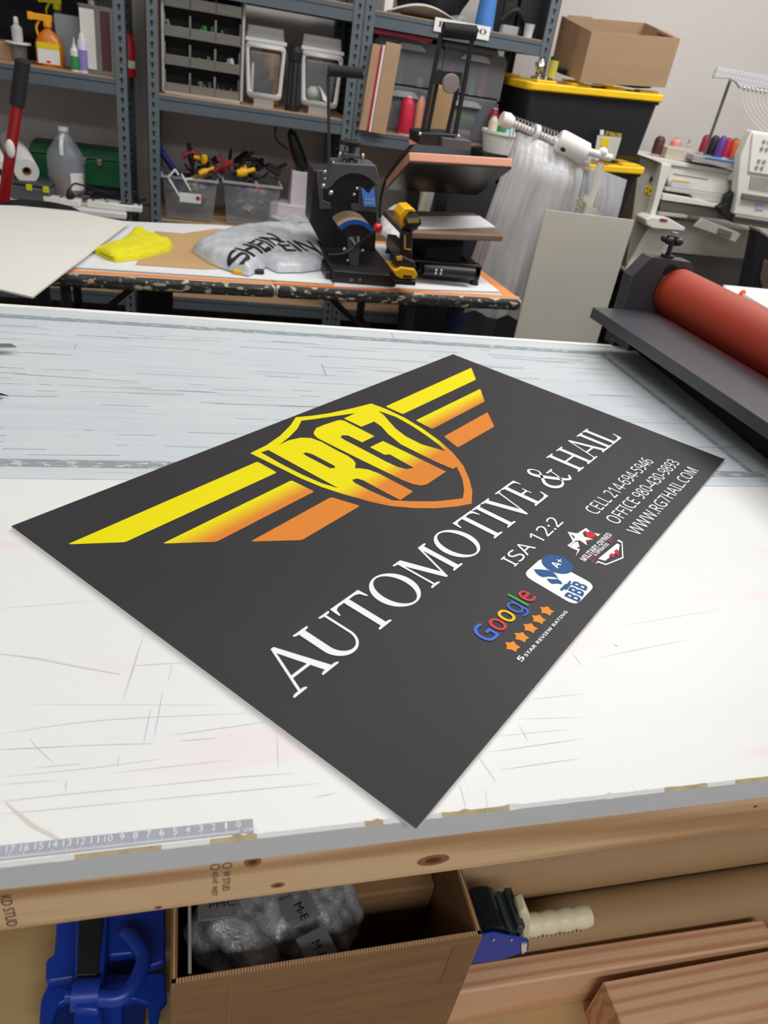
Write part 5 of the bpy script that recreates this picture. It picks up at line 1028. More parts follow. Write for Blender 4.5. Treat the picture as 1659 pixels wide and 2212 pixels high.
def mailer(label, outline, h, seed, words):
    o = thing('mailer_bag', label, 'mailer bag', PZ(outline[0][0], outline[0][1], FTZ), group=None)
    b, hh = pillow(outline, FTZ + 0.007, h, 0.07, MAIL, 'bag_film', ripple=0.0016, seed=seed, parent=o)
    for body, b0, b1, cp in words:
        z_ = FTZ + h * 0.9; A, B, C_ = PZ(*b0, z_), PZ(*b1, z_), PZ(*cp, z_); d = (B - A).to_2d(); u = d.normalized(); vv = Vector((-u.y, u.x)); cap = (C_ - A).to_2d().dot(vv)
        v, f = dense(*text_raw(body, 0.015)); a0 = min(p[0] for p in v); a1 = max(p[0] for p in v); hc = max(p[1] for p in text_raw('H', 0.015)[0]); vs = []
        for p in v:
            q = A.to_2d() + u * ((p[0] - a0) / (a1 - a0) * d.length) + vv * (p[1] / hc * cap); vs.append((q.x, q.y, hh(q) + 0.0022))
        mb = MB(); mb.open = True; mb.add(vs, f); mb.build('printed_word', mat('black print', (26, 26, 28), 0.5), o, smooth=0)
    return o
mailer('grey plastic mailer bag at the right end beside the cap press', [(560, 560), (592, 500), (640, 488), (680, 484), (700, 516), (706, 560), (700, 572), (650, 578), (600, 578)], 0.042, 5, [('EIN', (617, 549), (697, 551), (619, 527))])
mailer('puffy grey plastic mailer bag lettered diagonally on the kraft paper', [(415, 530), (440, 514), (500, 496), (560, 489), (620, 487), (655, 499), (640, 520), (600, 548), (565, 570), (537, 582), (500, 572), (455, 556)], 0.055, 2, [('SHEIN', (529, 564), (618, 521), (508, 544))])
for pa, pb, m_, nm, lab in (((503, 588), (532, 590), YTL, 'knife_handle_end', 'yellow handle end poking out under the front of the grey bags'), ((535, 586), (570, 588), BLACK, 'dark_tool_tip', 'dark tool tip with yellow end beside the yellow handle')):
    ob = MB().box(0, (PZ(*pb, .75) - PZ(*pa, .75)).length, -0.012, 0.012, 0, 0.014); A = PZ(*pa, 0.748); q = ob.build(nm, m_, bevel=0.004); q.location = (A.x, A.y, FTZ + 0.004); tag(q, lab, 'tool')
# ------------------------------------------------------------------ cap press
cp = thing('cap_press', 'black cap heat press with curved platens and a blue screen', 'heat press', PY(760, 600, 2.7))
CB = mat('press black', (34, 34, 36), 0.45); CG = mat('press grey', (84, 84, 88), 0.45)
mb = MB(); b0, b1 = PY(718, 612, 2.53), PY(856, 616, 2.53); mb.box(b0.x, b1.x, 2.53, 2.93, FTZ + 0.006, FTZ + 0.045); mb.box(b0.x - 0.02, b0.x, 2.56, 2.93, FTZ + 0.006, FTZ + 0.03); mb.build('base_plate', CB, cp, bevel=0.004)
for px in (759, 777): q = PY(px, 604, 2.53); MB().cyl((q.x, 2.527, q.z), (q.x, 2.535, q.z), 0.0055).build('bolt', STEEL, cp)
mb = MB(); yprism(mb, [(675, 366), (745, 368), (818, 392), (810, 556), (708, 552), (669, 480)], 2.84, 2.97); mb.build('rear_housing', CB, cp, bevel=0.006)
mb = MB(); yprism(mb, [(684, 368), (712, 370), (700, 405), (697, 432), (714, 440), (716, 452), (691, 452)], 2.828, 2.84); mb.build('side_plate', CG, cp, bevel=0.002); mb = MB(); yprism(mb, [(776, 400), (817, 393), (816, 460), (759, 455), (759, 441), (775, 441)], 2.828, 2.84); fp = mb.build('front_plate', CG, cp, bevel=0.002)
mb = MB(); yprism(mb, [(781, 408), (808, 405), (812, 447), (786, 446)], 2.820, 2.828); scn = mb.build('screen', mat('blue screen', (88, 140, 226), 0.3, emit=0.12), cp, bevel=0.001)
mb = MB()
for r in range(2):
    for c_ in range(3): yprism(mb, [(788 + c_ * 7, 428 + r * 8), (793 + c_ * 7, 429 + r * 8), (794 + c_ * 7, 433 + r * 8), (789 + c_ * 7, 432 + r * 8)], 2.8185, 2.820)
mb.build('screen_digits', mat('screen digits', (180, 206, 240), 0.4), scn)
arc_o = [(721, 352), (812, 357), (819, 381), (811, 399), (798, 386), (782, 378), (766, 375), (750, 377), (737, 383), (727, 391), (718, 402), (705, 411), (716, 381)]
mb = MB(); yprism(mb, arc_o, 2.62, 2.74); mb.build('upper_platen', CG, cp, bevel=0.003)
mb = MB(); yprism(mb, [(811, 398), (796, 418), (782, 405), (765, 396), (750, 396), (735, 403), (722, 416), (710, 407), (727, 391), (737, 383), (750, 377), (766, 375), (782, 378), (798, 386)], 2.625, 2.76); mb.build('upper_pad', BLACKM, cp)
cA = PY(766, 528, 2.60); rA = (PY(766, 476, 2.60) - cA).length
def arcseg(mb, r0, r1, y0, y1, a0, a1, c_, n_=22):
    vs = []; fs = []
    for i in range(n_ + 1):
        a = math.radians(a0 + (a1 - a0) * i / n_)
        for r, y in ((r0, y0), (r1, y0), (r1, y1), (r0, y1)): vs.append((c_.x + r * math.cos(a), y, c_.z + r * math.sin(a)))
    for i in range(n_):
        for k in range(4): a = i * 4 + k; b = i * 4 + (k + 1) % 4; fs.append((a, b, b + 4, a + 4))
    fs += [(0, 1, 2, 3), tuple(n_ * 4 + k for k in (3, 2, 1, 0))]; return mb.add(vs, fs)
arcseg(MB(), 0, 1, 0, 1, 0, 1, cA)
m_ = MB(); arcseg(m_, rA - 0.002, rA + 0.002, 2.605, 2.74, 34, 140, cA); m_.build('lower_platen_cover', mat('tan silicone', (176, 152, 124), 0.6), cp, smooth=60)
m_ = MB(); arcseg(m_, rA - 0.012, rA + 0.0025, 2.595, 2.605, 34, 140, cA); m_.build('blue_rim', mat('blue rim', (34, 88, 180), 0.4), cp, smooth=60)
m_ = MB(); arcseg(m_, rA * 0.45, rA - 0.003, 2.60, 2.73, 30, 146, cA); m_.build('lower_platen', BLACK, cp, smooth=60)
mb = MB(); yprism(mb, [(754, 505), (777, 505), (775, 590), (757, 588)], 2.62, 2.66); mb.build('support_column', CG, cp, bevel=0.003)
for pa, pb in (((757, 512), (768, 530)), ((774, 510), (774, 530))): MB().cyl(PY(*pa, 2.605), PY(*pb, 2.605), 0.0045).build('spring', mat('pale steel', (190, 190, 180), 0.35, 0.6), cp)
A = PY(766, 534, 2.58); B = PY(815, 494, 2.53)
MB().cyl(A, B, 0.005).build('side_lever', CB, cp); MB().sphere(PY(816, 492, 2.52), 0.0155).build('red_knob', mat('glossy red', (206, 16, 34), 0.2, coat=0.5), cp)
MB().tube(bez([PY(765, 535, 2.58), PY(740, 548, 2.57), PY(710, 550, 2.58)], 5), 0.004, 6).build('lower_cable', BLACK, cp)
for x, y, r in ((744, 538, .007), (783, 541, .006), (751, 563, .005), (768, 583, .005), (702, 371, .006), (699, 401, .007), (715, 416, .008), (771, 407, .005), (765, 420, .005), (702, 386, .004), (720, 351, .004)): MB().sphere(PY(x, y, 2.61), r, n=8).build('bolt', STEEL, cp)
mb = MB(); yprism(mb, [(742, 330), (778, 335), (777, 344), (741, 340)], 2.64, 2.69); yprism(mb, [(740, 343), (776, 347), (775, 354), (742, 352)], 2.66, 2.68); mb.build('clamp_block', CG, cp, bevel=0.002)
A, B = PY(760, 350, 2.67), PY(757, 300, 2.67); MB().cyl(A, B, 0.009).build('adjusting_screw', CB, cp)
mb = MB(); q = PY(758, 310, 2.67); mb.lathe([(0.010, -0.010), (0.034, -0.006), (0.036, 0.006), (0.012, 0.012)], 14, Matrix.Translation(q)); mb.build('star_knob', BLACK, cp, smooth=20)
for x, y in ((735, 335), (783, 339)): MB().sphere(PY(x, y, 2.66), 0.0085, (0.8, 1, 1.4), n=8).build('bolt', STEEL, cp)
for x, y in ((744, 349), (760, 350), (774, 351)): MB().cyl(PY(x, y - 3, 2.655), PY(x, y + 4, 2.655), 0.004).build('bolt', STEEL, cp)
A, B = PY(709, 160, 2.72), PY(711, 366, 2.72); MB().cyl(A, B, 0.0055).build('lever_rod', mat('dark rod', (70, 72, 76), 0.4, 0.5), cp)
A, B = PY(709, 152, 2.70), PY(782, 158, 2.70); MB().cyl(A, B, 0.0165).build('foam_grip', mat('foam rubber', (38, 38, 40), 0.9), cp)
# ------------------------------------------------------------------ flat press
hp = thing('flat_heat_press', 'flat clamshell heat press with a salmon edged upper platen and tall lever', 'heat press', PY(950, 560, 2.8))
FL_, FR_, RR_, RL_ = PY(884, 349, 2.60), PY(1107, 362, 2.63), PY(1031, 420, 3.02), PY(834, 407, 2.99)
nrm = (FR_ - FL_).cross(RL_ - FL_).normalized(); nrm = nrm if nrm.z > 0 else -nrm
th = 0.030
mb = MB(); hexa(mb, [p + nrm * th for p in (FL_, FR_, RR_, RL_)], -nrm * (th - 0.001)); mb.build('upper_platen_cover', mat('salmon painted steel', (226, 160, 134), 0.45), hp, bevel=0.004)
mb = MB(); c4_ = (FL_ + FR_ + RR_ + RL_) / 4; hexa(mb, [c4_ + (p - c4_) * 0.985 for p in (FL_, FR_, RR_, RL_)], -nrm * 0.004); mb.build('heating_plate', mat('black teflon', (26, 26, 26), 0.35), hp)
mb = MB(); yprism(mb, [(905, 286), (985, 290), (985, 318), (904, 313)], 2.78, 2.92); mb.build('pivot_block', BLACK, hp, bevel=0.004); mb = MB(); yprism(mb, [(956, 297), (1018, 304), (1017, 326), (954, 318)], 2.76, 2.9); mb.build('pressure_block', CG, hp, bevel=0.003)
AR = mat('lever black', (34, 33, 34), 0.6)
for pa, pb in (((913, 284), (953, 72)), ((983, 290), (1022, 76))): MB().box(-0.008, 0.008, -0.006, 0.006, 0, (PY(*pb, 2.8) - PY(*pa, 2.82)).length, along(PY(*pa, 2.82), PY(*pb, 2.80))).build('lever_arm', AR, hp)
for pa, pb in (((924, 284), (950, 150)), ((966, 288), (988, 190))): MB().box(-0.006, 0.006, -0.006, 0.006, 0, (PY(*pb, 2.84) - PY(*pa, 2.84)).length, along(PY(*pa, 2.84), PY(*pb, 2.84))).build('inner_arm', AR, hp)
MB().cyl(PY(957, 64, 2.79), PY(1027, 72, 2.79), 0.0225).build('foam_grip', BLACKM, hp)
mb = MB(); yprism(mb, [(942, 152), (1000, 157), (996, 186), (936, 182)], 2.80, 2.82); mb.build('lever_plate', AR, hp)
q = PY(975, 181, 2.78); MB().lathe([(0.001, 0), (0.028, 0.001), (0.030, 0.004), (0.030, 0.014)], 32, Matrix.Translation((q.x, q.y, q.z)) @ Matrix.Rotation(-math.pi / 2, 4, 'X')).build('round_badge', mat('brushed grey', (150, 142, 140), 0.45, 0.3), hp)
for x, y in ((907, 289), (990, 294)): MB().sphere(PY(x, y, 2.77), 0.006, n=8).build('bolt', STEEL, hp)
mb = MB(); yprism(mb, [(886, 276), (958, 284), (958, 300), (893, 312), (884, 312)], 2.95, 2.96); mb.build('salmon_guard', mat('salmon painted steel', (226, 160, 134), 0.45), hp)
# lower platen
BRW = mat('brown silicone board', (128, 106, 88), 0.75, noise=(14, 0.1, (1, 1, 1)))
l4 = [PY(878, 499, 2.62), PY(1089, 507, 2.64)]; zl_ = (l4[0].z + l4[1].z) / 2; L4 = [PZ(875, 500, zl_), PZ(1089, 508, zl_), PZ(1026, 460, zl_), PZ(828, 452, zl_)]
mb = MB(); hexa(mb, L4, (0, 0, -0.024)); mb.build('lower_platen', BRW, hp, bevel=0.006)
sh_ = MB(); zprism(sh_, [(850, 468), (1036, 466), (1070, 490), (906, 494)], zl_ + 0.001, zl_ + 0.0045); tag(sh_.build('white_sheet', WS), 'white sheet lying on the lower platen of the flat press', 'sheet')
ccx = (L4[0].x + L4[1].x) / 2
mb = MB().box(ccx - 0.14, ccx + 0.14, 2.66, 2.70, FTZ + 0.03, FTZ + 0.075).box(ccx - 0.14, ccx - 0.10, 2.66, 3.06, FTZ + 0.02, FTZ + 0.07).box(ccx + 0.10, ccx + 0.14, 2.66, 3.06, FTZ + 0.02, FTZ + 0.07); mb.build('base_frame', BLACK, hp, bevel=0.005)
MB().cyl((ccx - 0.10, 2.63, FTZ + 0.05), (ccx + 0.10, 2.63, FTZ + 0.05), 0.022).build('front_cylinder', BLACK, hp); MB().box(ccx - 0.07, ccx + 0.07, 2.72, 2.95, FTZ + 0.02, zl_ - 0.025).build('platen_support', BLACKM, hp)
for x in (-0.13, 0.12): MB().cyl((ccx + x, 2.66, FTZ + 0.004), (ccx + x, 2.66, FTZ + 0.03), 0.018, 0.012).build('foot', BLACK, hp); MB().cyl((ccx + x, 3.02, FTZ + 0.004), (ccx + x, 3.02, FTZ + 0.03), 0.018, 0.012).build('foot', BLACK, hp)
for x in (0.0, 0.02): MB().sphere((ccx - 0.055 + x, 2.612, FTZ + 0.05), 0.006, (1, 1, 1.8), n=8).build('bolt', STEEL, hp)
ct = PZ(930, 455, zl_)
for x in (-0.09, 0.03): MB().box(ct.x + x, ct.x + x + 0.05, 3.04, 3.08, FTZ + 0.02, RL_.z + 0.06).build('rear_column', BLACK, hp, bevel=0.003)
MB().tube(bez([PY(905, 300, 2.95), PY(870, 335, 3.05), PY(835, 385, 3.1), PY(822, 430, 3.12), PY(820, 470, 3.12)], 6), 0.006, 8).build('power_cable', BLACK, hp)
ob = MB(); zprism(ob, [(822, 470), (866, 448), (880, 470), (872, 505), (850, 520), (822, 500)], FTZ + 0.0035, FTZ + 0.006)
pw, _ = pillow([(822, 468), (840, 448), (872, 446), (872, 500), (852, 520), (824, 500)], FTZ + 0.004, 0.03, 0.05, mat('white tissue', (222, 222, 220), 0.7), 'crumpled_paper', ripple=0.006, seed=9); tag(pw, 'crumpled white paper between the cap press and the flat press', 'paper')
# cordless drill ---------------------------------------------------------
dr = thing('cordless_drill', 'yellow and black cordless drill standing on its battery before the presses', 'drill', PY(875, 615, 2.47))
DY, DK_ = mat('drill yellow', (246, 186, 16), 0.4), mat('drill black', (34, 34, 34), 0.5)
mb = MB(); yprism(mb, [(853, 603), (899, 607), (898, 618), (855, 615)], 2.44, 2.53); mb.build('battery', DK_, dr, bevel=0.004)
mb = MB(); yprism(mb, [(845, 579), (856, 584), (866, 578), (896, 582), (902, 594), (898, 603), (866, 602), (856, 597)], 2.43, 2.53); mb.build('battery_shell', DY, dr, bevel=0.003)
mb = MB(); yprism(mb, [(871, 594), (890, 596), (889, 601), (871, 600)], 2.4285, 2.43); mb.build('battery_slot', DK_, dr)
mb = MB(); yprism(mb, [(853, 556), (868, 552), (896, 566), (901, 583), (868, 580), (852, 575)], 2.445, 2.52); mb.build('foot_shell', DK_, dr, bevel=0.004)
mb = MB(); yprism(mb, [(857, 555), (869, 553), (869, 562), (858, 563)], 2.440, 2.447); mb.build('yellow_switch', DY, dr)
mb = MB(); yprism(mb, [(872, 498), (893, 502), (891, 560), (870, 556)], 2.455, 2.50); mb.build('handle', DK_, dr, bevel=0.006)
mb = MB(); yprism(mb, [(874, 508), (876.5, 508), (876, 536), (889, 538), (889, 541), (873.5, 538)], 2.4535, 2.456); mb.build('handle_trim', DY, dr)
A, B = PY(884, 482, 2.56), PY(890, 477, 2.42); MB().lathe([(0.026, 0), (0.030, 0.02), (0.030, 0.10), (0.024, 0.13), (0.022, 0.145)], 20, along(A, B)).build('motor_housing', DK_, dr)
mb = MB(); yprism(mb, [(863, 465), (874, 450), (892, 449), (900, 458), (884, 458), (876, 470), (874, 492), (866, 488)], 2.45, 2.54); mb.build('yellow_housing', DY, dr, bevel=0.004)
mb = MB(); yprism(mb, [(875, 472), (909, 470), (911, 486), (902, 492), (878, 488)], 2.405, 2.43); mb.build('front_guard', DK_, dr, bevel=0.004); mb = MB(); yprism(mb, [(881, 475), (905, 474), (905, 481), (881, 482)], 2.402, 2.406); mb.build('light_slot', mat('dull yellow', (176, 150, 60), 0.5), dr)
# ------------------------------------------------------------------ things below and behind the folding table
for px, w_, h_, cl, lab in ((899, .03, .30, (186, 178, 160), 'cream book standing behind the flat press column'), (912, .028, .30, (176, 176, 172), 'pale grey book beside the cream one behind the press'), (998, .014, .30, (222, 222, 222), 'thin white book seen below the raised platen'), (1008, .022, .29, (206, 190, 164), 'cream book right of the thin white one'), (1023, .026, .32, (64, 90, 160), 'blue book at the right end of the row below the platen')):
    x_ = PY(px, 440, 3.9).x; o = thing('book', lab, 'book', (x_, 3.9, ZB - 0.016), rot=(0, math.radians(6), 0), group='books on the right lower deck'); MB().box(0, w_, 0, 0.2, 0.003, h_).build('cover', mat('book %s' % str(cl), cl, 0.6), o, local=True, bevel=0.002)
    MB().box(0.003, w_ - 0.003, 0.004, 0.198, h_ - 0.0, h_ + 0.0012).build('pages', WHITE, o, local=True)
lump('black_fabric', 'black fabric pile standing between the right shelf and the hanging plastic', 'fabric', (1.32, 3.58, 0), (0.56, 0.36, 1.0), mat('black curtain', (16, 18, 24), 0.9, noise=(9, 0.4, (1, 1, 1))), 31, 0.05)
x0 = PY(968, 700, 3.0).x; ob = MB().tube(bez([(x0 + 0.03, 3.0, 0.72), (x0 + 0.03, 3.0, 0.5), (x0, 2.98, 0.25), (x0 - 0.01, 2.98, 0.0)], 6), 0.05, 12, rf=lambda t: 0.045 + 0.015 * t).build('blue_cloth', mat('dark blue denim', (34, 46, 82), 0.85), smooth=60); tag(ob, 'dark blue cloth hanging under the right end of the folding table', 'cloth')
ob = MB().box(x0 + 0.08, x0 + 0.13, 3.0, 3.02, 0.0, 0.66).build('grey_board', mat('dark grey board', (60, 60, 62), 0.6)); tag(ob, 'narrow dark grey board standing right of the hanging blue cloth', 'board')
ob = MB().box(-0.04, 0.08, 2.9, 3.1, 0, 0.62).build('black_case', BLACKM, bevel=0.01); ob.location.x = PY(325, 650, 2.9).x; tag(ob, 'tall black case under the left half of the folding table', 'case')
# ------------------------------------------------------------------ hanging plastic on the garment rack
YR = 3.0
rk = thing('garment_rack', 'white garment rack with bags of clear plastic hanging on its rail', 'rack', (1.55, YR, 0))
A, B = PY(1097, 262, YR), PY(1290, 345, YR)
RAIL = PY(1340, 352, YR - 0.12)
MB().cyl(A, B, 0.013).build('rail', WHITE, rk); MB().lathe([(0.0, 0), (0.026, 0.002), (0.03, 0.03), (0.022, 0.05), (0, 0.052)], 18, along(A - Vector((0.03, 0, -0.006)), B)).build('rail_cap', WHITE, rk)
MB().cyl(PY(1152, 285, YR), PY(1160, 288, YR), 0.03).build('ring', WHITE, rk)
A2, B2 = PY(1205, 302, YR - 0.02), PY(1268, 335, YR - 0.05); MB().lathe([(0.035, 0), (0.042, 0.012), (0.042, (B2 - A2).length - 0.01), (0.03, (B2 - A2).length)], 22, along(A2, B2)).build('rail_bracket', WHITE, rk)
mb = MB(); yprism(mb, [(1198, 300), (1228, 296), (1282, 330), (1275, 362), (1205, 338)], YR - 0.03, YR + 0.04); mb.build('bracket_shell', WHITE, rk, bevel=0.012)
A3, B3 = PY(1262, 325, YR - 0.07), PY(1320, 342, YR - 0.09); MB().cyl(A3, B3, 0.014).build('side_peg', WHITE, rk); MB().sphere(PY(1302, 330, YR - 0.08), 0.020).build('joint_ball', WHITE, rk)
q = PY(1218, 322, YR - 0.06); MB().sphere(q, 0.011, (1.3, 0.4, 0.9)).build('dark_hole', BLACKM, rk)
pp = PY(1298, 352, YR - 0.08); MB().cyl((pp.x, pp.y, pp.z), (pp.x - 0.0, pp.y, 0.0), 0.014).build('post', mat('ivory plastic', (226, 222, 210), 0.45), rk)
mb = MB().box(pp.x - 0.3, pp.x + 0.2, YR - 0.02, YR + 0.02, 0.0, 0.03).box(pp.x - 0.02, pp.x + 0.02, YR - 0.25, YR + 0.25, 0, 0.03); mb.build('rack_foot', WHITE, rk, bevel=0.005)
rg = random.Random(4)
for k in range(14):
    t = k / 13; q = A.lerp(PY(1205, 300, YR), 0.1 + 0.85 * t) + Vector((0, 0, 0.004)); a = rg.uniform(-.4, .4)
    mb = MB().tube([q + Vector((0.004 * math.sin(a), 0.02 * math.cos(u), 0.02 * math.sin(u))) for u in (math.pi * i / 6 for i in range(9))], 0.0022, 5).tube([q + Vector((0.0, 0.02, 0)), q + Vector((0.01 * a, 0.0, -0.05)), q + Vector((0.06 * a, -0.02, -0.085))], 0.0022, 5)
    hk = mb.build('hanger_hook', STEEL, smooth=60); tag(hk, 'bright metal hanger hook crowded on the left half of the white rail', 'hanger', 'metal hanger hooks on the rail')
FILM = mat('clear film drape', (222, 222, 226), 0.2, alpha=0.42, spec=0.6, noise=(5, 0.06, (8, 8, 0.6)), bump=0.5, bscale=7)
MILK = mat('milky film', (228, 228, 230), 0.35, alpha=0.62, noise=(5, 0.05, (8, 8, 0.6)), bump=0.5, bscale=7)
def drape(label, topL, topR, botz, spread, dep, m, seed, y0, shift=0.0, flare=0.0):
    ph = random.Random(seed).uniform(0, 6); A_, B_ = PY(*topL, y0), PY(*topR, y0)
    def fn(u, v):
        a = u * 2 * math.pi; cxm = A_.lerp(B_, 0.5); hw = (B_ - A_).length / 2 * (1 + spread * v); tz = A_.z + (B_.z - A_.z) * (0.5 + 0.5 * math.cos(a) * 1)
        tz = A_.z + (B_.z - A_.z) * (0.5 - 0.5 * math.cos(a)); fold = 0.006 * (0.2 + v) * math.sin(a * 11 + ph + 1.5 * math.sin(a * 3 + v * 1.2)) + 0.0025 * math.sin(a * 31 + ph * 2 + 2 * math.sin(v * 4))
        r = min(1, 0.15 + 6 * v) * dep
        x = cxm.x - math.cos(a) * (hw + fold) + shift * v - flare * v * (1 + math.cos(a)) / 2; y = y0 - math.sin(a) * (r + fold * 1.5 + 0.01 * math.sin(a * 7 + v * 5)); z = tz + (botz - tz) * v + 0.01 * math.sin(a * 9 + ph) * v
        return (x, y, z)
    mb = MB(); mb.open = True; mb.grid(fn, 120, 24, True); ob = mb.build('plastic_drape', m, smooth=70); tag(ob, label, 'plastic bag'); return ob
drape('outer sheet of milky plastic hanging over the left part of the rail', (1120, 284), (1262, 340), 0.55, 0.05, 0.10, MILK, 1, YR, 0.0, 0.10)
drape('clear plastic bags hanging under the right end of the rail', (1240, 345), (1352, 388), 0.35, 0.0, 0.07, FILM, 2, YR + 0.02)
drape('inner crumpled white plastic hanging behind the leaning pale panel', (1140, 305), (1230, 345), 0.60, 0.1, 0.05, mat('white film', (214, 214, 216), 0.4, alpha=0.7, noise=(6, 0.06, (4, 4, 1))), 3, YR + 0.05)
mb = MB(); yprism(mb, [(1262, 420), (1275, 425), (1272, 440), (1258, 438)], YR - 0.13, YR - 0.128); yprism(mb, [(1270, 446), (1290, 450), (1300, 470), (1262, 466)], YR - 0.13, YR - 0.128); q = mb.build('printed_packet', mat('packet print', (226, 216, 206), 0.4, noise=(20, 0.3, (1, 1, 1))), smooth=0); tag(q, 'pale printed packet showing through the clear bags above the leaning panel', 'packet')
mb = MB()
for px, py in ((1247, 431), (1257, 430), (1251, 441), (1262, 436), (1246, 449), (1256, 445)): mb.sphere(PY(px, py, YR - 0.13), 0.005, (1, 0.3, 1), n=6)
q = mb.build('printed_dots', mat('olive dots', (176, 176, 60), 0.5)); tag(q, 'olive yellow printed dots on the clear bags left of the white post', 'print')
# leaning pale panel
a, b, c_, d_ = PY(1180, 450, 2.80), PY(1370, 479, 2.80), PY(1370, 479, 2.80), PY(1115, 725, 2.80)
o = thing('pale_panel', 'tall plain pale panel standing in front of the hanging plastic', 'panel', ((a.x + b.x) / 2, 2.8, 0))
mb = MB(); mb.box(a.x, b.x, 2.80, 2.806, 0.0, (a.z + b.z) / 2); mb.build('panel_board', mat('warm pale board', (218, 214, 202), 0.55, noise=(2, 0.02, (1, 1, 1))), o, smooth=0)
for p in o.children: pass
# ------------------------------------------------------------------ stacked bins and carton
BINB = mat('black bin plastic', (26, 26, 32), 0.5); LIDY = mat('yellow lid', (246, 198, 10), 0.45)
piv = Vector((1.978, 3.98, 0)); TILT = -math.radians(3.0); RT_ = Euler((0, TILT, 0)).to_matrix()
def tote(z, label, h=0.315):
    o = thing('storage_tote', label, 'storage bin', piv + RT_ @ Vector((0, 0, z)), rot=(0, TILT, 0), group='stacked black totes with yellow lids')
    MB().tbox((0, 0, 0.0), (0.318, 0.22), (0.342, 0.25), h - 0.045).build('tote_body', BINB, o, local=True, bevel=0.02)
    mb = MB()
    for k in (-0.2, 0.0, 0.2): mb.box(k - 0.006, k + 0.006, -0.247, -0.215, 0.02, h - 0.06)
    MB().box(-0.345, 0.345, -0.255, 0.255, h - 0.060, h - 0.045).build('body_rim', BINB, o, local=True, bevel=0.006)
    MB().prism(rrect(-0.365, 0.365, -0.27, 0.27, 0.05), h - 0.045, h - 0.012).build('lid', LIDY, o, local=True, bevel=0.006)
    l = [c for c in kids(o) if c.name.startswith('lid')][0]
    for k in (-0.27, -0.09, 0.09, 0.27):
        for y_ in (-0.262, 0.2): MB().box(k - 0.05, k + 0.05, y_, y_ + 0.062, h - 0.012, h - 0.001).build('lid_ridge', LIDY, l, local=True, bevel=0.003)
    return o
hs = 0.326
t0 = tote(1.452 - hs, 'top black tote with a yellow lid under the open carton')
dup(t0, piv + RT_ @ Vector((0, 0, 1.452 - 2 * hs)), label='second black tote in the stack, right end of its yellow lid showing', rot=(0, TILT, 0))
dup(t0, piv + RT_ @ Vector((0, 0, 1.452 - 3 * hs)), label='third black tote in the stack, yellow lid corner beside the pale panel', rot=(0, TILT, 0))
dup(t0, piv + RT_ @ Vector((0, 0, 1.452 - 4 * hs)), label='bottom black tote of the stack hidden behind the pale panel', rot=(0, TILT, 0))
ob = MB().box(1.6, 2.3, 3.75, 4.15, 0.0, 0.15).build('tote_pallet', STUD, bevel=0.01); tag(ob, 'low wooden pallet under the tote stack', 'pallet')
# sticker on the top tote
mb = MB(); S0 = PY(1290, 330, 3.70); S1 = PY(1338, 292, 3.70)
yprism(mb, [(1291, 292), (1343, 297), (1328, 345), (1283, 340)], 3.696, 3.699); st_ = mb.build('sticker', mat('sticker paper', (196, 196, 190), 0.5), [x for x in kids(t0) if x.name.startswith('tote_body')][0])
mb = MB(); yprism(mb, [(1299, 297), (1318, 299), (1313, 318), (1296, 316)], 3.694, 3.6955); yprism(mb, [(1287, 318), (1300, 322), (1298, 334), (1285, 332)], 3.694, 3.6955); mb.build('sticker_picture', mat('sticker yellow', (226, 196, 40), 0.5), [x for x in kids(t0) if x.name.startswith('tote_body')][0])
M = Matrix(((1, 0.0, 0, 0), (0, 0, -1, 0), (0.0, 1, 0, 0), (0, 0, 0, 1))); q = PY(1307, 291, 3.695); mb = MB(); mb.open = True
q2 = PY(1342, 293, 3.695); text_to(mb, '27 GALLON', Matrix.Translation((q.x, 3.695, q.z)) @ M, 0, q2.x - q.x, 0, 0.016, offset=0.02); mb.build('capacity_text', mat('sticker yellow text', (226, 206, 40), 0.5), [x for x in kids(t0) if x.name.startswith('tote_body')][0], smooth=0)
mb = MB(); yprism(mb, [(1297, 280), (1305, 281), (1304, 292), (1296, 291)], 3.694, 3.6955); mb.build('white_mark', WHITE, [x for x in kids(t0) if x.name.startswith('tote_body')][0])
# carton
A, B, T_ = PY(1252, 178, 3.70), PY(1434, 187, 3.70), PY(1275, 63, 3.70); ca = math.atan2((B - A).z, (B - A).x)
o = thing('open_carton', 'open brown cardboard carton on top of the tote stack', 'box', A, rot=(math.radians(9), -ca * 0.9, 0)); W_, H_ = (B - A).length * 1.02, (T_ - A).length
mb = MB(); openbox(mb, 0, W_, 0, 0.36, 0.0, H_ * 0.97, 0.005); mb.build('carton_walls', CARD_D, o, local=True)
MB().box(0.03, 0.16, 0.355, 0.36, H_ * .97, H_).build('tape_flap', CARD_D, o, local=True); MB().box(-0.0015, 0, 0.12, 0.20, 0.0, H_ * .95).build('packing_tape', mat('brown tape', (168, 136, 104), 0.3), o, local=True)
MB().box(W_ - 0.02, W_ + 0.0, 0.02, 0.20, H_ * .9, H_ * .985).build('torn_edge', CARD_D, o, local=True, bevel=0.006)
lump('black_bag', 'flat black bag squeezed between the carton and the yellow lid', 'bag', (PY(1310, 190, 3.86).x, 3.92, 1.452), (0.50, 0.34, 0.055), bag, 40, 0.1)
p_ = PY(1197, 168, 3.72); o = thing('spray_can', 'small yellow and green can on the tote lid beside the shelf post', 'can', (p_.x, 3.76, 1.437)); MB().cyl((0, 0, 0), (0, 0, 0.07), 0.022).build('can_body', mat('olive yellow', (190, 180, 70), 0.4), o, local=True); MB().cyl((0, 0, 0.07), (0, 0, 0.085), 0.020).build('lid', mat('dark green', (30, 60, 40), 0.4), o, local=True)
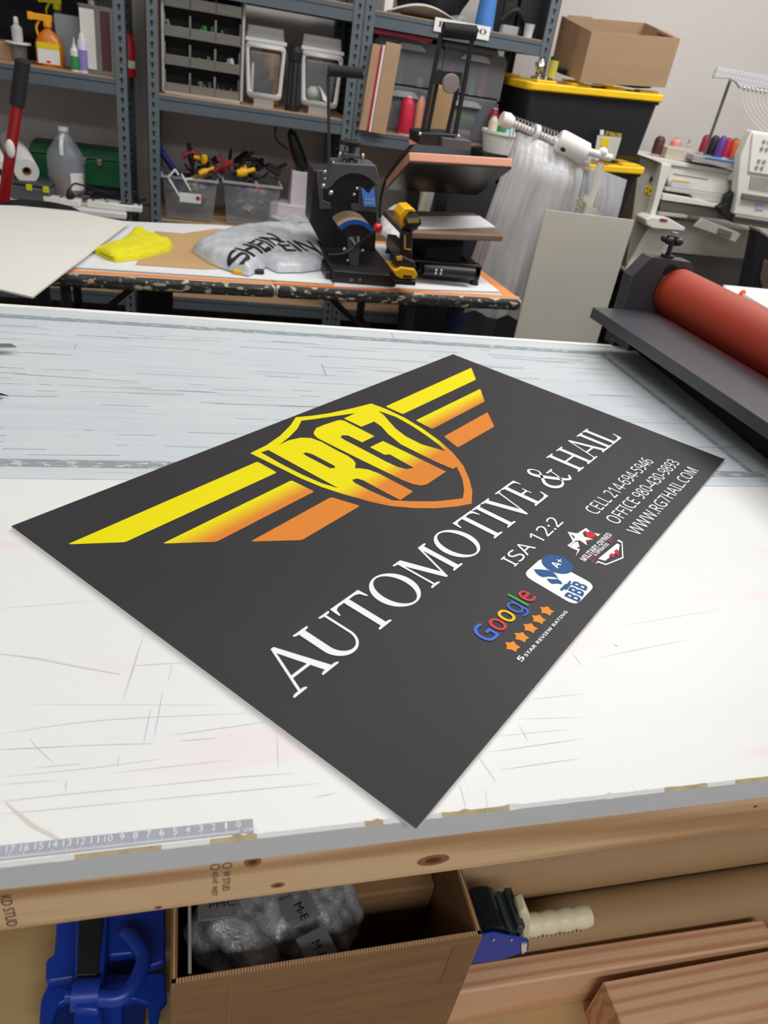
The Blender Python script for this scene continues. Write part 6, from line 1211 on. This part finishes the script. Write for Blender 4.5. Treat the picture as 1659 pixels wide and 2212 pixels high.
# ------------------------------------------------------------------ embroidery machine
YE = 3.88
em = thing('embroidery_machine', 'large off white embroidery machine with a perforated thread rack at the right', 'machine', PY(1500, 520, YE))
EW = mat('machine white', (222, 220, 212), 0.45); EG = mat('machine warm grey', (150, 146, 138), 0.5); EDK = mat('machine dark panel', (56, 50, 48), 0.6); EMG = mat('machine mid grey', (168, 164, 158), 0.5)
def part(nm, pts, y0, y1, m, par=em, bev=0.003): mb = MB(); yprism(mb, pts, y0, y1); return mb.build(nm, m, par, bevel=bev)
part('side_panel', [(1383, 337), (1432, 353), (1414, 440), (1398, 500), (1376, 600), (1350, 590)], YE + 0.05, YE + 0.42, EG)
part('front_column', [(1431, 353), (1451, 357), (1432, 410), (1413, 475), (1400, 480), (1414, 430)], YE, YE + 0.3, EW)
part('top_housing', [(1431, 352), (1600, 379), (1592, 425), (1446, 404)], YE + 0.02, YE + 0.34, EW, bev=0.006)
part('top_edge', [(1383, 335), (1600, 372), (1598, 380), (1431, 354)], YE + 0.01, YE + 0.40, EW)
part('seam_line', [(1455, 374), (1530, 386), (1530, 388), (1455, 376)], YE + 0.016, YE + 0.02, EMG)
part('rail_cover', [(1440, 404), (1590, 425), (1585, 440), (1500, 432), (1492, 420), (1437, 412)], YE + 0.01, YE + 0.30, mat('machine light grey', (194, 192, 186), 0.5))
part('arm_beam', [(1434, 418), (1492, 428), (1552, 441), (1556, 450), (1430, 432)], YE - 0.01, YE + 0.2, EW)
part('lower_arm', [(1428, 434), (1555, 452), (1570, 476), (1425, 455)], YE + 0.04, YE + 0.25, EG)
part('needle_plate', [(1425, 458), (1485, 465), (1485, 472), (1423, 465)], YE, YE + 0.1, EMG)
part('lower_housing', [(1412, 468), (1635, 500), (1628, 563), (1452, 546), (1390, 556), (1398, 500)], YE + 0.08, YE + 0.4, EG)
part('base_panel', [(1398, 548), (1630, 563), (1612, 650), (1505, 665), (1376, 640)], YE + 0.05, YE + 0.42, EDK)
part('white_base', [(1400, 492), (1450, 498), (1445, 548), (1378, 560), (1362, 590), (1350, 585)], YE + 0.04, YE + 0.3, EW)
ar = part('hoop_arm', [(1396, 474), (1408, 468), (1446, 472), (1481, 492), (1478, 500), (1410, 494), (1396, 486)], YE - 0.06, YE + 0.06, EW, bev=0.006)
part('red_button', [(1427, 471), (1443, 474), (1441, 480), (1425, 478)], YE - 0.064, YE - 0.06, mat('dull red', (140, 60, 60), 0.5), ar)
lbp = part('warning_label', [(1452, 388), (1491, 393), (1487, 410), (1449, 405)], YE + 0.012, YE + 0.019, mat('pale label', (206, 206, 222), 0.6)); part('yellow_strip', [(1453, 387), (1491, 392), (1490, 395), (1452, 390)], YE + 0.010, YE + 0.012, mat('label yellow', (232, 206, 20), 0.6), lbp, 0)
hz = part('hazard_label', [(1396, 400), (1411, 404), (1406, 422), (1392, 418)], YE + 0.045, YE + 0.05, mat('hazard yellow', (196, 170, 30), 0.6), bev=0)
mb = MB()
for x, y in ((1399, 407), (1405, 412), (1398, 416)): mb.sphere(PY(x, y, YE + 0.044), 0.006, (1, 0.3, 1), n=6)
mb.build('hazard_marks', BLACKM, hz); kids(hz)[0]['kind'] = 'stuff'
q = PY(1407, 387, YE + 0.045); MB().sphere(q, 0.012, (0.7, 0.4, 1.3), n=10).build('round_hole', BLACKM, em)
# head
hd = part('needle_head', [(1600, 336), (1625, 282), (1720, 296), (1700, 480), (1584, 462), (1592, 425)], YE - 0.08, YE - 0.02, EW, bev=0.006)
part('dial_panel', [(1627, 287), (1720, 300), (1712, 386), (1618, 372)], YE - 0.09, YE - 0.08, mat('dial panel white', (232, 231, 226), 0.4), hd)
for r, (px, py) in enumerate(((1650, 305), (1645, 320), (1639, 347), (1634, 361))):
    for k in range(2): MB().lathe([(0.010, 0), (0.008, 0.008), (0, 0.010)], 12, Matrix.Translation(PY(px + k * 11, py + k * 1.5, YE - 0.09)) @ Matrix.Rotation(math.pi / 2, 4, 'X')).build('dial', mat('dial grey', (92, 90, 86) if r > 1 else (170, 166, 160), 0.35, 0.4), hd)
mb = MB()
for k in range(12): yprism(mb, [(1623 + k * 5, 380 + k * .8), (1625 + k * 5, 380.3 + k * .8), (1620 + k * 5, 410 + k * .8), (1618 + k * 5, 409.7 + k * .8)], YE - 0.084, YE - 0.08)
mb.build('vent_slats', mat('slat shadow grey', (130, 128, 122), 0.5), hd); [c for c in kids(hd) if c.name.startswith('vent')][0]['kind'] = 'stuff'
part('tension_bar', [(1607, 418), (1700, 432), (1698, 444), (1604, 430)], YE - 0.10, YE - 0.08, mat('bar grey', (110, 108, 104), 0.4), hd); lb2 = part('lilac_label', [(1634, 439), (1652, 441), (1649, 455), (1631, 453)], YE - 0.084, YE - 0.0805, mat('lilac label', (178, 176, 214), 0.5), hd, 0)
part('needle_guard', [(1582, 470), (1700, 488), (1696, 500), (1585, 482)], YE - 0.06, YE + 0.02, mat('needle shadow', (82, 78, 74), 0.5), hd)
part('carriage_clamp', [(1572, 425), (1604, 400), (1598, 440), (1583, 480), (1560, 462), (1552, 448), (1570, 440)], YE - 0.05, YE + 0.0, BLACK); part('hoop_clip', [(1517, 472), (1590, 500), (1600, 506), (1588, 524), (1546, 506), (1500, 490)], YE - 0.05, YE - 0.03, EMG); part('clip_window', [(1553, 492), (1583, 502), (1578, 515), (1549, 504)], YE - 0.055, YE - 0.05, mat('clip grey', (96, 92, 88), 0.5))
part('switch_box', [(1583, 372), (1600, 376), (1596, 395), (1578, 390)], YE - 0.02, YE + 0.02, mat('switch grey', (200, 198, 192), 0.4)); part('dark_slot', [(1587, 372), (1602, 375), (1600, 382), (1585, 380)], YE - 0.025, YE - 0.02, BLACKM)
# thread rack
MB().cyl(PY(1520, 336, YE + 0.1), PY(1577, 174, YE + 0.1), 0.008).build('rack_pole', mat('dark steel pole', (110, 110, 108), 0.35, 0.6), em)
n = NT('perforated grey plate', 0.5); vv = n.map((1, 1, 1)); xx, yy2, zz2 = n.xyz(vv)
fx = n.math('SUBTRACT', n.math('FRACT', n.math('DIVIDE', xx, 0.022)), 0.5); fz = n.math('SUBTRACT', n.math('FRACT', n.math('DIVIDE', zz2, 0.022)), 0.5)
hl = n.math('LESS_THAN', n.math('SQRT', n.math('ADD', n.math('MULTIPLY', fx, fx), n.math('MULTIPLY', fz, fz))), 0.17)
n.color(n.mix(hl, (186, 186, 188), (226, 224, 222))); PERF = n.m
tp_ = part('perforated_bar', [(1551, 145), (1740, 178), (1738, 205), (1640, 190), (1600, 192), (1590, 178), (1575, 170), (1541, 169)], YE + 0.02, YE + 0.04, PERF)
for k in range(8):
    q = PY(1608 + k * 9, 191 + k * 1.6, YE + 0.0); MB().sphere(q, 0.008, (0.8, 0.8, 1.3), n=8).build('thread_guide', STEEL, em)
    if k < 7:
        P3 = bez([q, PY(1604 + k * 9, 215 + k, YE), PY(1618 + k * 10, 250, YE - 0.04), PY(1648 + k * 12, 284, YE - 0.08)], 8); MB().tube(P3, 0.0013, 4).build('thread', mat('pale thread', (226, 222, 214), 0.6), em)
part('spool_tray', [(1500, 334), (1604, 352), (1603, 368), (1560, 362), (1496, 345)], YE - 0.02, YE + 0.22, mat('tray grey', (158, 158, 158), 0.45))
part('blue_spool_base', [(1526, 337), (1602, 350), (1600, 354), (1522, 341)], YE - 0.025, YE - 0.02, mat('spool blue', (112, 150, 214), 0.5))
def conepx(pxb, pyb, pyt, y, rgb, label, r, cap=None):
    b = PY(pxb, pyb, y); t = PY(pxb + (pyb - pyt) * 0.33, pyt, y); return cone_spool(b.x, y, b.z, rgb, label, t.z - b.z, r * 1.22, group='thread cones on the embroidery machine', cap=cap)
BC = (112, 150, 214)
conepx(1516, 332, 290, YE + 0.12, (150, 24, 48), 'wine red cone at the left end of the machine tray', 0.020)
conepx(1533, 338, 291, YE + 0.12, (34, 30, 40), 'black cone behind the rack pole', 0.020)
conepx(1549, 341, 293, YE + 0.05, (92, 52, 140), 'purple cone with a blue cap right of the rack pole', 0.021, BC)
conepx(1563, 343, 296, YE + 0.03, (176, 26, 52), 'crimson cone right of the purple cone', 0.018)
conepx(1577, 341, 298, YE + 0.14, (70, 130, 60), 'green cone behind the orange cone', 0.019, BC)
conepx(1581, 345, 302, YE + 0.03, (234, 112, 44), 'orange cone between the crimson and gold cones', 0.019, BC)
conepx(1597, 348, 305, YE + 0.02, (204, 166, 66), 'gold cone at the right end of the tray', 0.020, BC)
conepx(1608, 346, 301, YE + 0.14, (52, 110, 150), 'teal blue cone behind the gold cone', 0.019, BC)
conepx(1416, 336, 293, YE + 0.12, (84, 42, 38), 'dark brown cone alone at the left on the machine top', 0.024)
p0 = conepx(1452, 334, 298, YE + 0.22, (236, 154, 146), 'salmon pink cone behind the beige box on the machine', 0.026, BC)
o = thing('beige_box', 'small beige box on top of the embroidery machine', 'box', PY(1465, 345, YE + 0.06)); mb = MB(); yprism(mb, [(1443, 318), (1500, 326), (1494, 351), (1435, 343)], YE + 0.05, YE + 0.18); mb.build('box_body', mat('beige box', (192, 184, 168), 0.6), o, bevel=0.002)
q = PY(1486, 314, YE + 0.12); ob = MB().cyl(q, q + Vector((0, 0, 0.03)), 0.004).sphere(q, 0.008, n=8).build('metal_stud', STEEL); ob.location = (0, 0, 0); tag(ob, 'small metal stud on the beige box', 'stud')
# support under the machine
MB().box(PY(1400, 600, YE + 0.1).x, PY(1620, 600, YE + 0.1).x, YE + 0.1, YE + 0.5, 0, PY(1500, 640, YE + 0.1).z).build('machine_stand', BLACKM, em)
# black chair back at the right edge
o = thing('office_chair', 'black chair back with a tan edge cut off by the right picture edge', 'chair', PY(1650, 560, 2.75))
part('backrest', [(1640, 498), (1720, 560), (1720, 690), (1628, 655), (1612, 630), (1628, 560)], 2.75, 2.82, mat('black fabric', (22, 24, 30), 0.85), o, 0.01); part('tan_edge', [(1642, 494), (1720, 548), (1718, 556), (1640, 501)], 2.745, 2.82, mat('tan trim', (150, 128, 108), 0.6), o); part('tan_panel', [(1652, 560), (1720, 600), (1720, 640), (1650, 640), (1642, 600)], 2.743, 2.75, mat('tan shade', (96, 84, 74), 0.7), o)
MB().cyl(PY(1690, 660, 2.8), (PY(1690, 660, 2.8).x, 2.8, 0.02), 0.03).build('stem', BLACK, o)
# ------------------------------------------------------------------ second white table, paper stack, cutter
SX0 = PY(1480, 640, 2.2).x
o = thing('side_table', 'white topped side table beyond the laminator roller', 'table', (2.4, 2.0, 0)); MB().box(1.90, 3.1, 1.2, 2.36, 0.86, 0.90).build('tabletop', mat('side table white', (226, 226, 224), 0.5), o, bevel=0.002)
MB().box(1.60, 1.90, 1.66, 2.33, 0.86, 0.90).build('tabletop_leaf', mat('side table white', (226, 226, 224), 0.5), o, bevel=0.002)
for x in (1.65, 3.02): MB().box(x, x + 0.05, 2.2, 2.25, 0, 0.86).build('leg', STUD, o)
for k in range(4):
    z = 0.9005 + k * 0.014; A = PZ(1607 - k * 0.5, 661 - k * 9, z + 0.013); ob = MB().box(0, 0.75, -0.62, 0.0, 0, 0.0132).build('paper_ream', mat('paper side', (214, 213, 204), 0.7), bevel=0.0008)
    ob.location = (A.x, A.y, z); ob.rotation_euler = (0, 0, -0.12); tag(ob, ('bottom', 'second lowest', 'third', 'top')[k] + ' white board of the stack on the side table', 'board', None)
q = PZ(1585, 650, 0.905); ob = thing('utility_knife', 'red handled knife lying on the side table before the white stack', 'knife', (q.x, q.y, 0.902)); A, B = PZ(1562, 651, 0.906), PZ(1598, 655, 0.906)
MB().cyl(A, B, 0.005).build('handle', mat('dark red handle', (176, 40, 40), 0.4), ob); MB().cyl(A, PZ(1530, 647, 0.906), 0.003, 0.001).build('blade', STEEL, ob)
q = PZ(1600, 648, 0.92); ob = thing('orange_cap', 'small orange plastic piece standing by the stack corner', 'cap', (q.x, q.y, 0.90)); MB().sphere(PZ(1601, 642, 0.925), 0.016, (0.8, 0.8, 1.6), n=10).build('orange_piece', mat('vivid orange', (240, 84, 30), 0.4), ob)
# ------------------------------------------------------------------ laminator
ZT_ = 1.0
lm = thing('roll_laminator', 'charcoal roll laminator with a long brick red rubber roller', 'laminator', PZ(1400, 720, TZ))
P0, P1 = PZ(1280, 663, ZT_), PZ(1659, 913, ZT_); e = (P1 - P0).normalized(); Q0 = PZ(1405, 672, ZT_)
wv = Vector((-e.y, e.x, 0)); wv = wv if wv.x > 0 else -wv; wd_ = (Q0 - P0).dot(wv); s0 = 0.0; LEN = 1.45
LM = Matrix(((wv.x, e.x, 0, P0.x), (wv.y, e.y, 0, P0.y), (0, 0, 1, ZT_), (0, 0, 0, 1)))   # local x: across, y: towards camera, z: up
TRAY = mat('charcoal tray', (66, 66, 72), 0.38, noise=(200, 0.06, (1, 1, 1))); 
MB(LM).box(0, wd_ * 0.98, 0.0, LEN, -0.026, 0).build('feed_tray', TRAY, lm, bevel=0.002)
MB(LM).box(0.03, 0.06, 0.06, 0.14, -0.055, -0.026).build('tray_clip', BLACK, lm, bevel=0.003); MB(LM).box(0.05, 0.07, 0.16, 0.19, -0.05, -0.026).build('tray_clip', BLACK, lm, bevel=0.003)
rr_ = 0.058; rcx = wd_ + 0.064; rcz = 0.046
RED_ = mat('brick red rubber', (172, 58, 32), 0.55, noise=(300, 0.05, (1, 1, 1))); PINKR = mat('lower roller red', (168, 84, 78), 0.5)
MB(LM).cyl((rcx, -0.01, rcz), (rcx, LEN, rcz), rr_, n=48).build('upper_roller', RED_, lm, smooth=60); MB(LM).cyl((rcx - 0.004, -0.01, rcz - 2 * rr_ + 0.014), (rcx - 0.004, LEN, rcz - 2 * rr_ + 0.014), rr_ - 0.006, n=48).build('lower_roller', PINKR, lm, smooth=60)
MB(LM).cyl((rcx, -0.045, rcz), (rcx, -0.012, rcz), rr_ * 1.02, n=32).build('roller_bearing', BLACKM, lm, smooth=60)
# side frame on the plane across the roller's far end
pl_p = P0 + e * (-0.012); outl = [PPL(x, y, pl_p, e) for x, y in ((1366, 597), (1407, 555), (1493, 566), (1503, 615), (1510, 665))]; LI = LM.inverted(); loc2 = [LI @ p for p in outl]
pts = [(p.x, p.z) for p in loc2] + [(loc2[4].x + 0.01, TZ - ZT_ + 0.001), (loc2[0].x + 0.005, TZ - ZT_ + 0.001)]
MX = Matrix(((1, 0, 0, 0), (0, 0, -1, -0.012), (0, 1, 0, 0), (0, 0, 0, 1)))
MB(LM).prism(pts, 0.0, 0.040, MX).build('side_frame', CHAR, lm, bevel=0.002)
hc = LI @ PPL(1447, 590, pl_p, e); MB(LM).cyl((hc.x, -0.0125, hc.z), (hc.x, -0.0105, hc.z), 0.020, n=28).build('frame_hole', BLACKM, lm); MB(LM).box(hc.x - 0.018, hc.x + 0.012, -0.011, -0.008, hc.z - 0.018, hc.z - 0.006).build('bearing_block', mat('grey block', (110, 110, 114), 0.4, 0.4), lm)
kx = LI @ PPL(1450, 560, pl_p, e); k2 = LI @ PPL(1457, 528, pl_p, e); k3 = LI @ PPL(1458, 520, pl_p, e)
MB(LM).cyl((kx.x, -0.03, kx.z - 0.002), (kx.x, -0.03, k2.z), 0.006).cyl((kx.x, -0.03, kx.z - 0.002), (kx.x, -0.03, kx.z + 0.006), 0.016).build('knob_stem', BLACK, lm)
mb = MB(LM)
for k in range(5):
    a = k * 2 * math.pi / 5; mb.sphere((kx.x + 0.018 * math.cos(a), -0.03 + 0.018 * math.sin(a), k2.z + 0.006), 0.011, (1, 1, 0.8), n=8)
mb.cyl((kx.x, -0.03, k2.z - 0.004), (kx.x, -0.03, k2.z + 0.016), 0.016); mb.build('star_knob', BLACK, lm); MB(LM).cyl((kx.x, -0.03, k2.z + 0.014), (kx.x, -0.03, k2.z + 0.024), 0.008).build('knob_cap', mat('grey cap', (150, 148, 144), 0.4), lm)
MB().prism([(1.100, 1.60), (1.070, 1.02), (1.06, 0.2), (1.45, 0.2), (1.45, 1.60)], TZ + 0.001, 0.975).build('base_shade_slab', BLACKM, lm, bevel=0.004)  # black base slab added under the tray, its colour stands for the laminator's shadow
MB(LM).box(rcx + 0.055, rcx + 0.10, 0.0, LEN, -0.07, -0.01).build('rear_tray', TRAY, lm, bevel=0.002)
# ------------------------------------------------------------------ small metal things at the left table edge
A = PZ(36, 748, TZ + 0.014); o = thing('metal_ruler', 'grey metal ruler tip entering at the left edge of the mat', 'blade', (A.x - 0.03, A.y, TZ))
mb = MB(); zprism(mb, [(36, 749), (24, 742), (-60, 742), (-60, 750)], TZ + 0.012, TZ + 0.0135); mb.build('blade', mat('dull steel', (150, 150, 146), 0.35, 0.6), o); MB().box(A.x - 0.14, A.x - 0.055, A.y - 0.01, A.y + 0.012, TZ, TZ + 0.012).build('grip', BLACK, o, bevel=0.002)
A = PZ(18, 855, TZ + 0.008); o = thing('scissors', 'dark pointed scissor tips at the left edge above the joint', 'scissors', (A.x - 0.03, A.y, TZ))
for (pa, pb) in (((18, 855), (-60, 838)), ((6, 861), (-60, 862))): P_, Q_ = PZ(*pa, TZ + 0.004), PZ(*pb, TZ + 0.006); MB().cyl(Q_, P_, 0.005, 0.0006, n=6).build('blade', mat('dark steel', (70, 72, 76), 0.25, 0.8), o)
# ------------------------------------------------------------------ open carton under the work table
BZ = 0.70; bx0, bx1, by0, by1 = PZ(368, 2141, BZ).x, PZ(1037, 2003, BZ).x, 0.352, 0.60
n = NT('single wall cardboard', 0.8); a = n.noise(n.map((2, 2, 30)), 3, 3); n.color(n.mix(n.rng(a, 0.35, 0.7), (138, 104, 68), (124, 92, 60))); CB2 = n.m
n = NT('corrugated edge', 0.8); a = n.wave(n.map((1, 1, 1)), 110, 0.4, 1, 'SIN', 'X'); n.color(n.mix(n.rng(a, 0.2, 0.6), (110, 78, 50), (186, 148, 106))); CEDGE = n.m
o = thing('cardboard_box', 'open brown corrugated box of plastic bags under the table front', 'box', ((bx0 + bx1) / 2, (by0 + by1) / 2, SZ))
mb = MB(); openbox(mb, bx0, bx1, by0, by1, SZ + 0.001, BZ, 0.006); bw = mb.build('box_walls', CB2, o)
MB().box(bx0 + 0.001, bx1 - 0.001, by0 + 0.001, by0 + 0.005, BZ, BZ + 0.0012).box(bx0 + 0.001, bx0 + 0.005, by0, by1, BZ, BZ + 0.0012).box(bx1 - 0.005, bx1 - 0.001, by0, by1, BZ, BZ + 0.0012).build('cut_edge', CEDGE, o, smooth=0)
MB().box(bx0 + 0.055, bx0 + 0.056, by0 - 0.0008, by0, SZ + 0.01, BZ - 0.01).build('crease', CARD, o); MB().box(bx1 - 0.03, bx1 - 0.006, by0 - 0.0008, by0, BZ - 0.09, BZ - 0.012).build('glue_patch', mat('darker kraft', (128, 94, 60), 0.6), o)
q = MB().box(bx0 + 0.016, bx0 + 0.019, by0 + 0.01, by1 - 0.02, SZ + 0.01, BZ - 0.004).build('white_sheet', mat('pale plastic sheet', (150, 150, 146), 0.5)); tag(q, 'pale upright sheet inside the left wall of the open carton', 'sheet')
n = NT('crumpled clear bag', 0.12); a = n.noise(n.map((10, 10, 10)), 3, 5, 0.7); n.color(n.mix(n.rng(a, 0.4, 0.6), (120, 121, 124), (172, 172, 174))); n.bump(n.noise(n.map((16, 16, 16)), 2.0, 6, 0.6), 0.9, 0.008); n.b.inputs['Specular IOR Level'].default_value = 0.9; n.b.inputs['Alpha'].default_value = 0.85; CRUM = n.m
for k, (dx, dy, dz, sx_, sy_, sz_, lab) in enumerate(((0.055, 0.06, 0.20, 0.10, 0.10, 0.08, 'crumpled shiny clear bag at the front left inside the carton'), (0.115, 0.085, 0.19, 0.09, 0.12, 0.09, 'crumpled clear bag in the middle of the carton pile'), (0.16, 0.075, 0.18, 0.08, 0.10, 0.09, 'clear bag with marker lettering at the right of the carton pile'), (0.08, 0.16, 0.20, 0.15, 0.10, 0.08, 'dark clear bag at the back of the carton pile'))):
    b_ = lump('plastic_bag', lab, 'plastic bag', (bx0 + dx + 0.012, by0 + dy + 0.022, SZ + dz), (sx_, sy_, sz_), CRUM, 50 + k, 0.13, sub=4, freq=3.0)
lump('plastic_bag', 'lowest crumpled bags filling the bottom of the carton', 'plastic bag', (bx0 + 0.11, by0 + 0.11, SZ + 0.01), (0.19, 0.18, 0.22), CRUM, 60, 0.1, sub=4)
ob = MB().ring((bx0 + 0.235, by1 - 0.06, SZ + 0.24), (bx0 + 0.235, by1 - 0.06, SZ + 0.29), 0.035, 0.018).build('tape_roll', mat('pale tape', (190, 178, 150), 0.4)); tag(ob, 'pale tape roll at the back right of the open carton', 'tape roll')
ob = MB().box(bx0 + 0.19, bx1 - 0.008, by0 + 0.10, by1 - 0.008, SZ + 0.008, SZ + 0.238).build('inner_carton', CB2, bevel=0.003); tag(ob, 'smaller brown carton lying inside the right part of the open box', 'box')
INKM = mat('marker ink', (16, 16, 18), 0.5)
for body, b0, b1, cp_, lab in (('M-E', (634, 1956), (652, 1990), (652, 1950), 'flat clear bag with upper marker lettering near the back of the carton'), ('M-F', (672, 2038), (688, 2072), (692, 2032), 'flat clear bag with lower marker lettering at the right of the carton pile'), ('PMC', (452, 1962), (508, 1955), (454, 1950), 'flat clear bag with marker lettering at the back left of the carton')):
    zz = 0.672; A, B, C_ = PZ(*b0, zz), PZ(*b1, zz), PZ(*cp_, zz); d = (B - A).to_2d(); u = d.normalized(); vv = Vector((-u.y, u.x)); cap = (C_ - A).to_2d().dot(vv)
    if cap < 0: cap = -cap
    M = Matrix(((u.x, vv.x, 0, A.x), (u.y, vv.y, 0, A.y), (0, 0, 1, zz), (0, 0, 0, 1))); o = thing('plastic_bag', lab, 'plastic bag', A)
    MB().box(-0.012, d.length + 0.002, -0.012, cap + 0.012, -0.004, -0.0008, M).build('flat_film', mat('grey film sheet', (118, 118, 120), 0.15, alpha=0.6), o, bevel=0.001)
    mb = MB(); mb.open = True; text_to(mb, body, M, 0, d.length, 0, cap, offset=0.0); mb.build('marker_lettering', INKM, o, smooth=0)
# ------------------------------------------------------------------ blue steel press stand at the lower left
bs = thing('blue_stand', 'blue painted steel clamp stand with a black strap under the table at the left', 'stand', PZ(200, 2120, SZ))
def zp(nm, pts, z0, z1, m, bev=0.003, par=bs): mb = MB(); zprism(mb, pts, z0, z1); return mb.build(nm, m, par, bevel=bev)
zp('left_upper_plate', smoothloop([(124, 1960), (117, 2062), (99, 2072), (98, 2122), (163, 2112), (170, 1960)], 10), 0.440, 0.455, BLUE, par=bs); zp('left_lower_plate', smoothloop([(103, 2126), (160, 2118), (158, 2154), (126, 2170), (105, 2225), (84, 2215), (88, 2160)], 9), 0.425, 0.438, BLUE)
zp('right_lower_plate', smoothloop([(232, 2104), (356, 2100), (361, 2160), (346, 2176), (338, 2230), (322, 2230), (320, 2168), (290, 2158), (266, 2166), (260, 2230), (215, 2230), (216, 2120)], 6), 0.425, 0.438, BLUE)
zp('right_upper_plate', smoothloop([(230, 1960), (357, 1950), (357, 2078), (312, 2092), (288, 2060), (232, 2066)], 8), 0.440, 0.455, BLUE)
zp('channel', [(164, 1960), (234, 1960), (222, 2124), (160, 2124)], 0.455, 0.485, BLUE); zp('black_strap', [(172, 1960), (226, 1960), (212, 2108), (166, 2112)], 0.487, 0.492, BLACKM); zp('strap_end', [(166, 2104), (208, 2102), (207, 2107), (166, 2109)], 0.4925, 0.4935, mat('grey metal', (110, 110, 110), 0.3, 0.7), 0)
hg = PZ(188, 2150, 0.50); h0, h1 = PZ(158, 2150, 0.49), PZ(217, 2146, 0.49); MB().cyl(h0, h1, 0.017, n=28).build('hinge_barrel', BLUE, bs); MB().cyl(h0 - (h1 - h0) * 0.28, h0, 0.007).build('hinge_pin', BLUE, bs)
zp('hinge_plate', [(160, 2150), (216, 2148), (214, 2186), (158, 2182)], 0.485, 0.500, BLUE, 0.004); zp('lower_bracket', smoothloop([(160, 2186), (214, 2186), (226, 2230), (160, 2230)], 6), 0.455, 0.475, BLUE)
MB().tube(bez([PZ(214, 2155, 0.50), PZ(250, 2155, 0.50), PZ(276, 2142, 0.50), PZ(297, 2112, 0.50), PZ(310, 2070, 0.50), PZ(292, 2036, 0.50), PZ(270, 2020, 0.49)], 8), 0.0095, 16).build('handle_tube', BLUE, bs, smooth=70)
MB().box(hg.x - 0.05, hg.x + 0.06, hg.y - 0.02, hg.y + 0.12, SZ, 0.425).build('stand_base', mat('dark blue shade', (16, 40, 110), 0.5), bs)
# ------------------------------------------------------------------ tape dispenser
tg_ = thing('tape_gun', 'blue hand tape dispenser with a cream ribbed handle beside the cardboard box', 'tape dispenser', PZ(1080, 2040, SZ))
YT_ = 0.398
mb = MB(); yprism(mb, smoothloop([(1005, 2084), (1010, 2035), (1030, 2022), (1066, 2015), (1143, 2030), (1141, 2054), (1088, 2072)], 5), YT_, YT_ + 0.002); mb.build('side_plate', BLUE, tg_)
mb = MB(); yprism(mb, smoothloop([(1015, 2050), (1020, 2000), (1040, 1975), (1066, 1975), (1120, 1990), (1118, 2020), (1088, 2040)], 5), YT_ + 0.056, YT_ + 0.058); mb.build('side_plate', BLUE, tg_)
A = PY(1052, 2030, YT_ + 0.004); MB().cyl(A, A + Vector((0, 0.05, 0)), 0.028, n=32).build('tape_roll', mat('black tape', (20, 24, 30), 0.25), tg_, smooth=40)
A = PY(1098, 2026, YT_ + 0.004); MB().cyl(A, A + Vector((0, 0.05, 0)), 0.014, n=24).build('steel_roller', mat('dark chrome', (100, 120, 124), 0.2, 0.8), tg_, smooth=40)
A = PY(1118, 2022, YT_ + 0.004); MB().box(-0.004, 0.006, 0, 0.05, -0.016, 0.02, Matrix.Translation(A)).build('cutter_guard', mat('smoked guard', (60, 66, 66), 0.25), tg_, bevel=0.002)
CREAM = mat('cream plastic', (228, 218, 186), 0.45)
A, B = PY(1132, 2000, YT_ + 0.026), PY(1272, 1978, YT_ + 0.026); Lh = (B - A).length
MB().lathe([(0.0125 + 0.0018 * abs(math.sin(i / 32 * 4 * math.pi)), Lh * i / 32) for i in range(33)], 24, along(A, B)).build('ribbed_handle', CREAM, tg_, smooth=60)
mb = MB(); yprism(mb, [(1122, 1975), (1140, 1965), (1148, 1985), (1146, 2034), (1126, 2030)], YT_ + 0.014, YT_ + 0.038); mb.build('handle_neck', CREAM, tg_, bevel=0.004)
mb = MB()
for k in range(12): t = 0.14 + k * 0.065; q = A.lerp(B, t) + Vector((0, -0.0115, -0.008)); mb.box(-0.0012, 0.0012, -0.002, 0.002, -0.003, 0.003, Matrix.Translation(q))
mb.build('ribs', mat('cream shade', (186, 174, 140), 0.5), tg_); [c for c in kids(tg_) if c.name.startswith('ribs')][0]['kind'] = 'stuff'
for x, y in ((1066, 2031), (1105, 2031), (1133, 2037), (1130, 2058)): MB().sphere(PY(x, y, YT_ - 0.001), 0.0025, (1, 0.5, 1), n=8).build('screw', STEEL, tg_)
mb = MB(); yprism(mb, smoothloop([(1127, 2037), (1139, 2037), (1137, 2057), (1126, 2056)], 4), YT_ - 0.001, YT_); mb.build('slot', CREAM, tg_)
